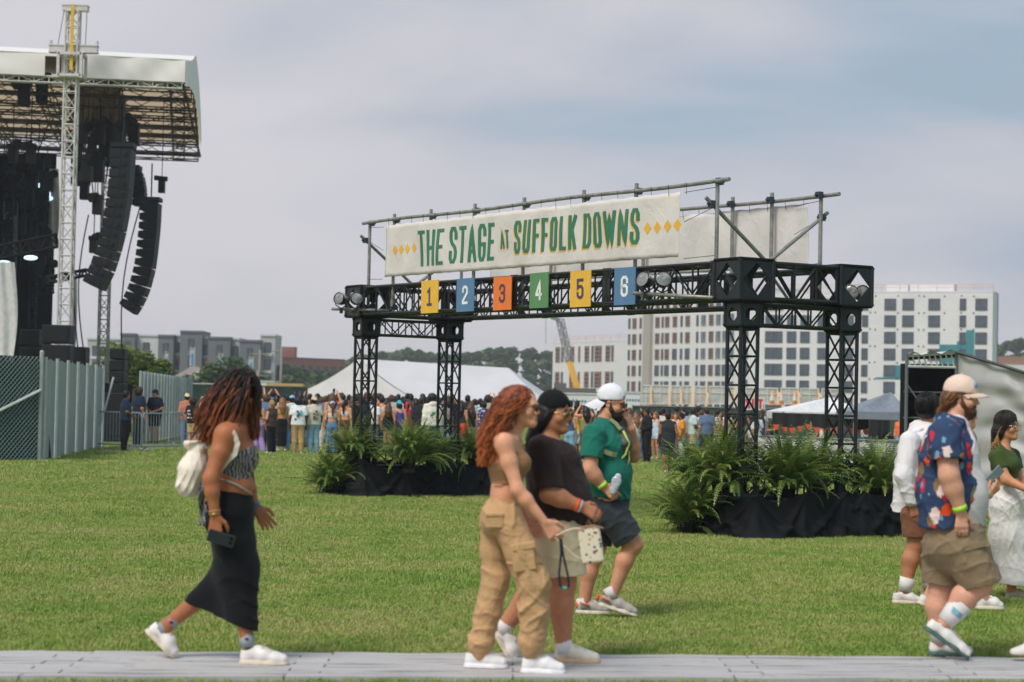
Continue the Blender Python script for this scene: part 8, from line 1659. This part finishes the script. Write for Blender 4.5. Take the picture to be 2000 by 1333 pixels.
def man_flowered():
    f = FGP('bearded man in a navy flowered shirt, khaki shorts and a pale pink cap', 1858, 12.35); p, g = f.p, f.g; LT = V((0, 1, 0)); sk = skin('ruddy fair skin', C(224, 168, 142)); s = f.sdf(1785, 725, 1965, 1296, -.46, .42); hd = p(1878, 777); fw = V((.95, -.32, -.08))
    s.chain([p(1864, 1030), p(1862, 960), p(1855, 885), p(1858, 838)], [.155, .165, .14, .088], .05, LT, 1.25); s.cap(p(1860, 826), hd - Z*.06 - V((.02, 0, 0)), .072, .064, .03)
    A = [p(1846, 852, -.235), p(1854, 930, -.295), p(1877, 1000, -.28)]; s.chain([A[0], A[1], lerp(A[1], A[2], .35), A[2]], [.072, .06, .056, .034], .03); hand(s, A[2], V((.06, 0, -1)), V((-.1, -1, 0)), -1, .42)
    B = [p(1868, 852, .235), p(1870, 930, .29), p(1900, 990, .26)]; s.chain([B[0], B[1], B[2]], [.075, .06, .036], .03); hand(s, B[2], V((.3, 0, -.9)), V((0, 1, 0)), 1, .5)
    L1 = [p(1880, 1055, -.11), p(1911, 1142, -.11), p(1846, 1216, -.11)]; L2 = [p(1850, 1055, .11), p(1840, 1150, .11), p(1834, 1255, .11)]
    for H, K, a in (L1, L2): s.chain([H, K], [.112, .08], .04); s.chain([K, lerp(K, a, .33) + V((-.02, 0, -.0)), a], [.075, .075, .044], .03)
    head(s, hd, fw, 0.935, 1.12, 1.1); f.add('body', s, sk); lips(f, hd, fw, 0.935, (196, 110, 100)); eyes(f, hd, fw, 0.935, 'brown'); hm = hairmat('chestnut hair', C(74, 46, 30), C(146, 98, 62)); beard(f, hd, fw, hairmat('brown beard', C(60, 36, 26), C(120, 74, 50)), 0.955, 1.35)
    scalp(f, hd, fw, hm, 0.935, (.1, .084, .08), [((-.05, 0, -.02), (.07, .088, .075)), ((-.07, 0, -.03), (-.1, 0, -.1), .07, .04, 1.25)], (.035, .03)); q, ax = hp(hd, fw, 0.935); r = random.Random(4); paths = []
    for i in range(200): a = r.uniform(-.095, .095); rt = q(r.uniform(-.08, .02), a*.92, .03); paths.append([bez(rt, rt + V((-.03, a*.3, -.02)), q(-.1 + r.uniform(-.02, .04), a*1.05, -.06), q(-.13 + r.uniform(-.02, .05), a*1.1, r.uniform(-.135, -.08)), k/9) for k in range(10)])
    strands('hair_strands', paths, hm, f.t, .004, .002, 4); cp = fcap(f, hd, fw, cloth_fg('pale pink cap cotton', (226, 200, 184), 1.05, .05, .15), False, 0.965, .085, .03, .032); m = MB(); m.ball(q(.085, -.02, .09), (.014, .03, .022), 8, 6, ax); f.add('cap_badge', m, plain('blue badge', C(120, 160, 214), .7), cp)
    wt = cloth_fg('white tee jersey', (226, 222, 222), 1.05, .04, .4); s = f.sdf(1785, 830, 1950, 1050, -.45, .42); s.chain([p(1866, 1035), p(1866, 965), p(1862, 885), p(1862, 835)], [.172, .184, .146, .092], .06, LT, [1.12, 1.1, 1.18, 1.3]); s.cut(p(1862, 1041), V((-.05, 0, -1))); s.fold(.006, 26, V((.5, .2, .9)), 2); f.add('tee', s, wt)
    s = f.sdf(1775, 810, 1945, 1045, -.48, .45); s.chain([p(1851, 1018), p(1852, 960), p(1850, 885), p(1855, 832)], [.178, .184, .16, .1], .06, LT, [1.22, 1.22, 1.3, 1.6])
    for S_, E in ((A[0], A[1]), (B[0], B[1])): s.cap(S_ + V((0, 0, .012)), lerp(S_, E, .6), .1, .1, .04, flat=(0, 1)); s.cap(lerp(S_, E, .5), lerp(S_, E, 1.0), .086, .086, .003, op='c')
    s.cut(p(1851, 1027), V((.06, 0, -1))); s.cap(p(1948, 1070), p(1924, 850), .085, .04, .01, LT, 3, op='c'); s.cut(p(1858, 814), V((.4, 0, 1))); s.fold(.008, 20, V((.8, .2, .5)), 4); s.fold(.006, 28, V((.3, .1, 1)), 7); sh = f.add('shirt', s, flower_mat())
    m = MB(); m.path([p(1838, 818, -.05), p(1846, 826, -.12), p(1872, 834, -.12), p(1886, 846, -.05)], [.014, .018, .018, .012], 6); f.add('collar', m, sh.data.materials[0], sh)
    s = f.sdf(1785, 1020, 1965, 1160, -.46, .42); s.cap(p(1864, 1032), p(1864, 1062), .175, .182, .04, LT, 1.14)
    for a, b in ((p(1884, 1062, -.115), p(1915, 1140, -.115)), (p(1848, 1062, .115), p(1842, 1142, .115))): s.cap(a, b, .138, .13, .03, flat=(0, 1)); s.cap(lerp(a, b, .85), lerp(a, b, 1.25), .112, .112, .004, op='c')
    s.fold(.009, 24, V((-.4, 0, 1)), 2); s.fold(.006, 30, V((1, 0, .3)), 5); KH = cloth_fg('khaki canvas', (140, 122, 96), 1.05, .07, .45); so_ = f.add('shorts', s, KH); m = MB(); m.box(p(1905, 1066, -.255), (.14, .02, .035), (V((.95, 0, .25)), LT, V((-.25, 0, .95)))); f.add('pocket_flap', m, KH, so_, False)
    band(f, A[1], A[2], .041, plain('lime wristband', C(170, 226, 60), .5), 'wristband', .9, .016); wl = plain('white leather sneaker', C(232, 228, 224), .45, 0, .04, 12); gs = plain('dark green outsole', C(70, 100, 92), .6)
    f.shoes(p(1803, 1228, -.11), p(1892, 1291, -.11), V((.57, 0, .82)), L1[2], wl, gs); f.shoes(g(1813, .11), g(1903, .11), Z, L2[2], wl, gs)
    for (H, K, a), lo in ((L1, .5), (L2, .62)): m = MB(); m.path([lerp(K, a, lo), lerp(K, a, (lo + 1)/2), a], [.078, .066, .054], 16); o = f.add('sock', m, plain('white sock', C(226, 222, 220), .9)); 
    K, a = L1[1], L1[2]; c = lerp(K, a, .72) - V((0, .066, 0)); m = MB(); d = (a - K).normalized(); e = d.cross(LT); [m.box(c + d*(k*.012) + e*(.004*k), (.007, .008, .075), (d, LT, e)) for k in (-1, 0, 1)]; f.add('sock_stripe', m, plain('teal stripe', C(110, 190, 210), .8), o)
man_flowered()
# ---- 6, 7, 8: the three behind him
def man_white_shirt():
    f = FGP('black haired man in a long sleeved white shirt and brown shorts', 1795, 16.0, .02); p, g = f.p, f.g; fw = V((.62, .78, -.02)); LT = head_axes(V((.75, .66, 0)))[1]; sk = skin('mid tan skin', C(190, 130, 96)); s = f.sdf(1735, 765, 1860, 1195, -.4, .45); hd = p(1813, 801)
    s.chain([p(1800, 985), p(1800, 930), p(1803, 875), p(1803, 845)], [.12, .12, .12, .075], .05, LT, 1.35); s.cap(p(1803, 842), hd - Z*.06, .06, .056, .03); A = [p(1776, 862, -.13), p(1765, 930, -.2), p(1782, 985, -.2)]; s.chain(A, [.055, .042, .03], .03); hand(s, A[2], V((.3, 0, -.95)), V((-.3, -.9, 0)), -1, .5); B = [p(1832, 862, .13), p(1845, 930, .2), p(1850, 985, .2)]; s.chain(B, [.055, .042, .03], .03); hand(s, B[2], V((.2, 0, -.95)), V((.4, .8, 0)), 1, .5)
    L1 = [p(1787, 1000, -.07), p(1789, 1062, -.07), p(1767, 1155, -.07)]; L2 = [p(1808, 1000, .09), p(1815, 1068, .09), p(1814, 1150, .09)]
    for H, K, a in (L1, L2): s.chain([H, K], [.09, .066], .04); s.chain([K, lerp(K, a, .33) - V((.012, 0, 0)), a], [.062, .066, .04], .03)
    head(s, hd, fw, .92, 1.05); f.add('body', s, sk); hm = hairmat('glossy black hair', C(14, 13, 15), C(40, 36, 36), .3); scalp(f, hd, fw, hm, .93, (.112, .092, .104), [((-.04, 0, .0), (.085, .088, .085)), ((.04, 0, .09), (.07, .08, .045))], (.075, .03), .004); shag(f, hd, fw, hm, .93, 520, (.5, -.15, -.4), (.122, .1, .114), .02, 3); eyes(f, hd, fw, .92, 'black')
    s = f.sdf(1735, 825, 1865, 1015, -.4, .45); s.chain([p(1792, 990), p(1796, 930), p(1802, 875), p(1803, 842)], [.17, .16, .138, .085], .06, LT, [1.25, 1.25, 1.35, 1.6]); [s.chain([q[0], q[1], lerp(q[1], q[2], .85)], [.08, .068, .055], .04) for q in (A, B)]; s.cut(p(1790, 1001), V((-.05, 0, -1))); s.fold(.009, 20, V((.6, .3, 1)), 3); s.fold(.006, 30, V((1, .3, .5)), 6); sh = f.add('shirt', s, cloth_fg('white oxford cloth', (228, 224, 226), 1.05, .04, .5)); m = MB(); m.path([p(1786, 846, -.08), p(1800, 838, -.1), p(1815, 840, -.05)], .014, 6); f.add('collar', m, cloth_fg('white oxford cloth', (228, 224, 226), 1.05, .04, .5), sh)
    s = f.sdf(1755, 985, 1845, 1060, -.35, .35); s.cap(p(1798, 985), p(1798, 1005), .13, .135, .04, LT, 1.25); [s.cap(a, b, .115, .105, .03, flat=(0, 1)) for a, b in ((p(1788, 1005, -.08), p(1788, 1050, -.08)), (p(1808, 1005, .09), p(1812, 1052, .09)))]; s.fold(.006, 30, V((.3, 0, 1)), 2); f.add('shorts', s, cloth_fg('brown shorts', (132, 88, 66), 1., .08, .4))
    for (H, K, a), (h_, t_) in ((L1, (g(1742, -.07), g(1802, -.07))), (L2, (g(1796, .09), g(1850, .09)))): f.shoes(h_, t_, Z, a); m = MB(); m.path([lerp(K, a, .72), a + Z*.0], [.063, .05], 14); f.add('sock', m, plain('white sock', C(226, 222, 220), .9))
man_white_shirt()
def man_hidden():
    f = FGP('person hidden behind the flowered shirt holding out a phone, white shoes showing', 1880, 15.7, .02); p, g = f.p, f.g; fw = V((1, 0, -.1)); LT = V((0, 1, 0)); sk = SK['peach']; s = f.sdf(1795, 765, 1965, 1195, -.4, .4, .008); hd = p(1884, 808)
    s.chain([p(1878, 985), p(1880, 930), p(1882, 880), p(1880, 850)], [.12, .115, .115, .075], .05, LT, 1.35); s.cap(p(1880, 850), hd - Z*.06, .056, .052, .03); A = [p(1876, 868, -.17), p(1882, 935, -.22), p(1932, 968, -.2)]; B = [p(1888, 868, .17), p(1886, 935, .22), p(1900, 970, .2)]; [s.chain(q, [.052, .042, .029], .03) for q in (A, B)]; hand(s, A[2], V((.55, 0, .6)), V((.4, -.8, -.4)), -1, .8); hand(s, B[2], V((.5, 0, -.6)), V((0, 1, 0)), 1, .6)
    L1 = [p(1884, 1000, -.09), p(1908, 1075, -.09), p(1924, 1170, -.09)]; L2 = [p(1872, 1000, .09), p(1862, 1080, .09), p(1812, 1166, .09)]
    for H, K, a in (L1, L2): s.chain([H, K], [.09, .064], .04); s.chain([K, lerp(K, a, .33), a], [.06, .062, .038], .03)
    head(s, hd, fw, .9); f.add('body', s, sk); scalp(f, hd, fw, HR['dark'], .92, extra=[((-.04, 0, .0), (.08, .085, .08))]); s = f.sdf(1820, 835, 1930, 1000, -.35, .35, .009); s.chain([p(1878, 985), p(1880, 930), p(1880, 860)], [.14, .135, .11], .05, LT, 1.35); [s.cap(q[0], lerp(q[0], q[1], .7), .075, .075, .03, flat=(0, 1)) for q in (A, B)]; f.add('shirt', s, cloth_fg('grey tee', (120, 126, 134), 1, .08, .3))
    s = f.sdf(1820, 965, 1940, 1070, -.35, .35, .009); s.cap(p(1878, 975), p(1878, 995), .135, .14, .04, LT, 1.3); [s.cap(q[0], lerp(q[0], q[1], .75), .11, .1, .03, flat=(0, 1)) for q in (L1, L2)]; f.add('shorts', s, cloth_fg('navy shorts', (50, 58, 76), 1, .08, .3)); f.shoes(g(1906, -.09), g(1963, -.09), Z, L1[2]); f.shoes(p(1790, 1178, .09), p(1832, 1196, .09), V((.4, 0, .9)), L2[2]); band(f, A[1], A[2], .033, plain('lime wristband', C(170, 226, 60), .5), 'wristband', .92, .012)
    c = f.o + p(1943, 928, -.2); d = V((.7, 0, .72)); m = MB(); m.box(c, (.15, .012, .075), (d, V((.3, -.9, -.3)).normalized(), d.cross(V((.3, -.9, -.3))).normalized())); tag(m.build('phone', plain('pale phone', C(150, 164, 180), .2, .2), None, False, c), 'pale phone held out between the flowered shirt and the green crop top', 'phone')
man_hidden()
def woman_green_top():
    f = FGP('smiling woman in round glasses, olive crop top and long white skirt', 1965, 16.75, -.02); p, g = f.p, f.g; fw = V((.82, -.57, -.02)); LT = head_axes(V((.9, -.43, 0)))[1]; sk = skin('golden tan skin', C(208, 148, 108)); s = f.sdf(1920, 795, 2060, 1172, -.4, .4); hd = p(1967, 833)
    s.chain([p(1968, 975), p(1966, 945), p(1962, 905), p(1960, 882)], [.115, .09, .092, .06], .05, LT, 1.4); s.cap(p(1959, 878), hd - Z*.06, .048, .046, .03); [s.ell(p(1974, 908) + LT*q - V((0, .05, 0)), (.05, .05, .05), None, .03) for q in (-.065, .065)]; A = [p(1945, 892, -.12), p(1966, 938, -.2), p(2003, 955, -.3)]; s.chain(A, [.05, .042, .028], .03); hand(s, A[2], V((.9, -.2, 0)), V((.1, -.8, .5)), -1, .6); B = [p(1978, 890, .13), p(1992, 940, .12), p(2012, 956, -.1)]; s.chain(B, [.05, .04, .028], .03); hand(s, B[2], V((.9, -.2, 0)), V((.2, .6, .6)), 1, .6)
    L1 = [p(1965, 990, -.07), p(1972, 1070, -.07), p(1976, 1152, -.07)]; L2 = [p(1978, 990, .08), p(1995, 1070, .08), p(2012, 1145, .08)]; [s.chain(q, [.09, .06, .038], .03) for q in (L1, L2)]; head(s, hd, fw, .89, .98, 1.08); f.add('body', s, sk); lips(f, hd, fw, .89, (186, 90, 84), .006); eyes(f, hd, fw, .89, 'black'); glasses(f, hd, fw, .89, None, plain('silver frame', C(176, 170, 166), .25, .8), True)
    hm = hairmat('black hair with blond ends', C(18, 16, 18), C(60, 50, 46)); shag(f, hd, fw, hm, .9, 520, (.62, -.3, -.6), (.11, .098, .108), .06, 4); scalp(f, hd, fw, hm, .9, (.106, .092, .1), [((-.035, 0, -.03), (.09, .094, .1)), ((-.06, 0, -.06), (-.1, .02, -.2), .08, .05, 1.2)], (.06, .03)); q, ax = hp(hd, fw, .9); r = random.Random(2); paths, sh = [], []
    for i in range(160): a = r.uniform(-.1, .1); rt = q(-.01, a*.95, .0); paths.append([bez(rt, rt + V((-.05, 0, -.05)), q(-.05, a*1.3, -.14), q(-.08 + r.uniform(-.05, .08), a*1.4, r.uniform(-.26, -.15)), k/11) for k in range(12)]); sh.append(-.3 + 1.5*(a < -.06)*r.random())
    strands('hair_strands', paths, hairmat('blond tipped strands', C(20, 17, 18), C(196, 152, 96)), f.t, .004, .002, 4, sh, .45)
    s = f.sdf(1915, 855, 2010, 955, -.35, .3); s.chain([p(1966, 938), p(1962, 905), p(1960, 878)], [.097, .103, .075], .05, LT, [1.4, 1.45, 1.6]); [s.ell(p(1974, 908) + LT*q - V((0, .05, 0)), (.058, .058, .058), None, .03) for q in (-.065, .065)]; [s.cap(q[0], lerp(q[0], q[1], .55), .062, .06, .03, flat=(0, 1)) for q in (A, B)]; s.cut(p(1966, 934), V((0, 0, -1))); s.cut(p(1975, 878), V((.7, -.5, 1))); s.fold(.003, 40, V((.5, .2, 1)), 3); f.add('top', s, cloth_fg('olive jersey', (66, 82, 38), 1., .08, .3))
    s = f.sdf(1910, 940, 2060, 1150, -.4, .4); s.chain([p(1966, 950), p(1968, 985), p(1972, 1050), p(1985, 1130)], [.105, .14, .155, .185], .06, LT, [1.35, 1.3, 1.25, 1.2]); s.cut(p(1966, 946), Z); s.cut(p(1960, 1138), V((-.1, 0, -1))); s.fold(.007, 30, V((1.6, 1.2, 0)), 3); s.fold(.004, 48, V((1.6, -1, 0)), 5); f.add('skirt', s, cloth_fg('white gauze', (228, 224, 220), 1.05, .04, .5)); f.shoes(g(1962, -.07), g(2024, -.07), Z, L1[2], plain('stone canvas shoe', C(196, 184, 164), .8), None); f.shoes(g(1998, .08), g(2060, .08), Z, L2[2], plain('stone canvas shoe', C(196, 184, 164), .8), None)
woman_green_top()
q_ = X_at(1973, 12.15, .036); person(V((q_.x + .43, 12.2, .036)), math.pi/2, 1.7, 'walk', 'peach', 'tee', (90, 100, 120), 'jeans', (70, 90, 120), 'short', 'dark', 'w', label='person stepping in from the right edge, only a white shoe showing')
# ---------------------------------------------------------------- thin air between the field and the far buildings
def haze():
    m = MB(); m.box((0, 320, 10), (620, 680, 24)); t = NT('haze'); t.N.remove(t.b); v = t.n('ShaderNodeVolumePrincipled'); v.inputs['Color'].default_value = (.93, .95, 1, 1); v.inputs['Density'].default_value = .0005; v.inputs['Anisotropy'].default_value = .2; t.L.new(v.outputs[0], t.out.inputs['Volume'])
    o = m.build('haze', t.m); o['kind'] = 'stuff'
haze()
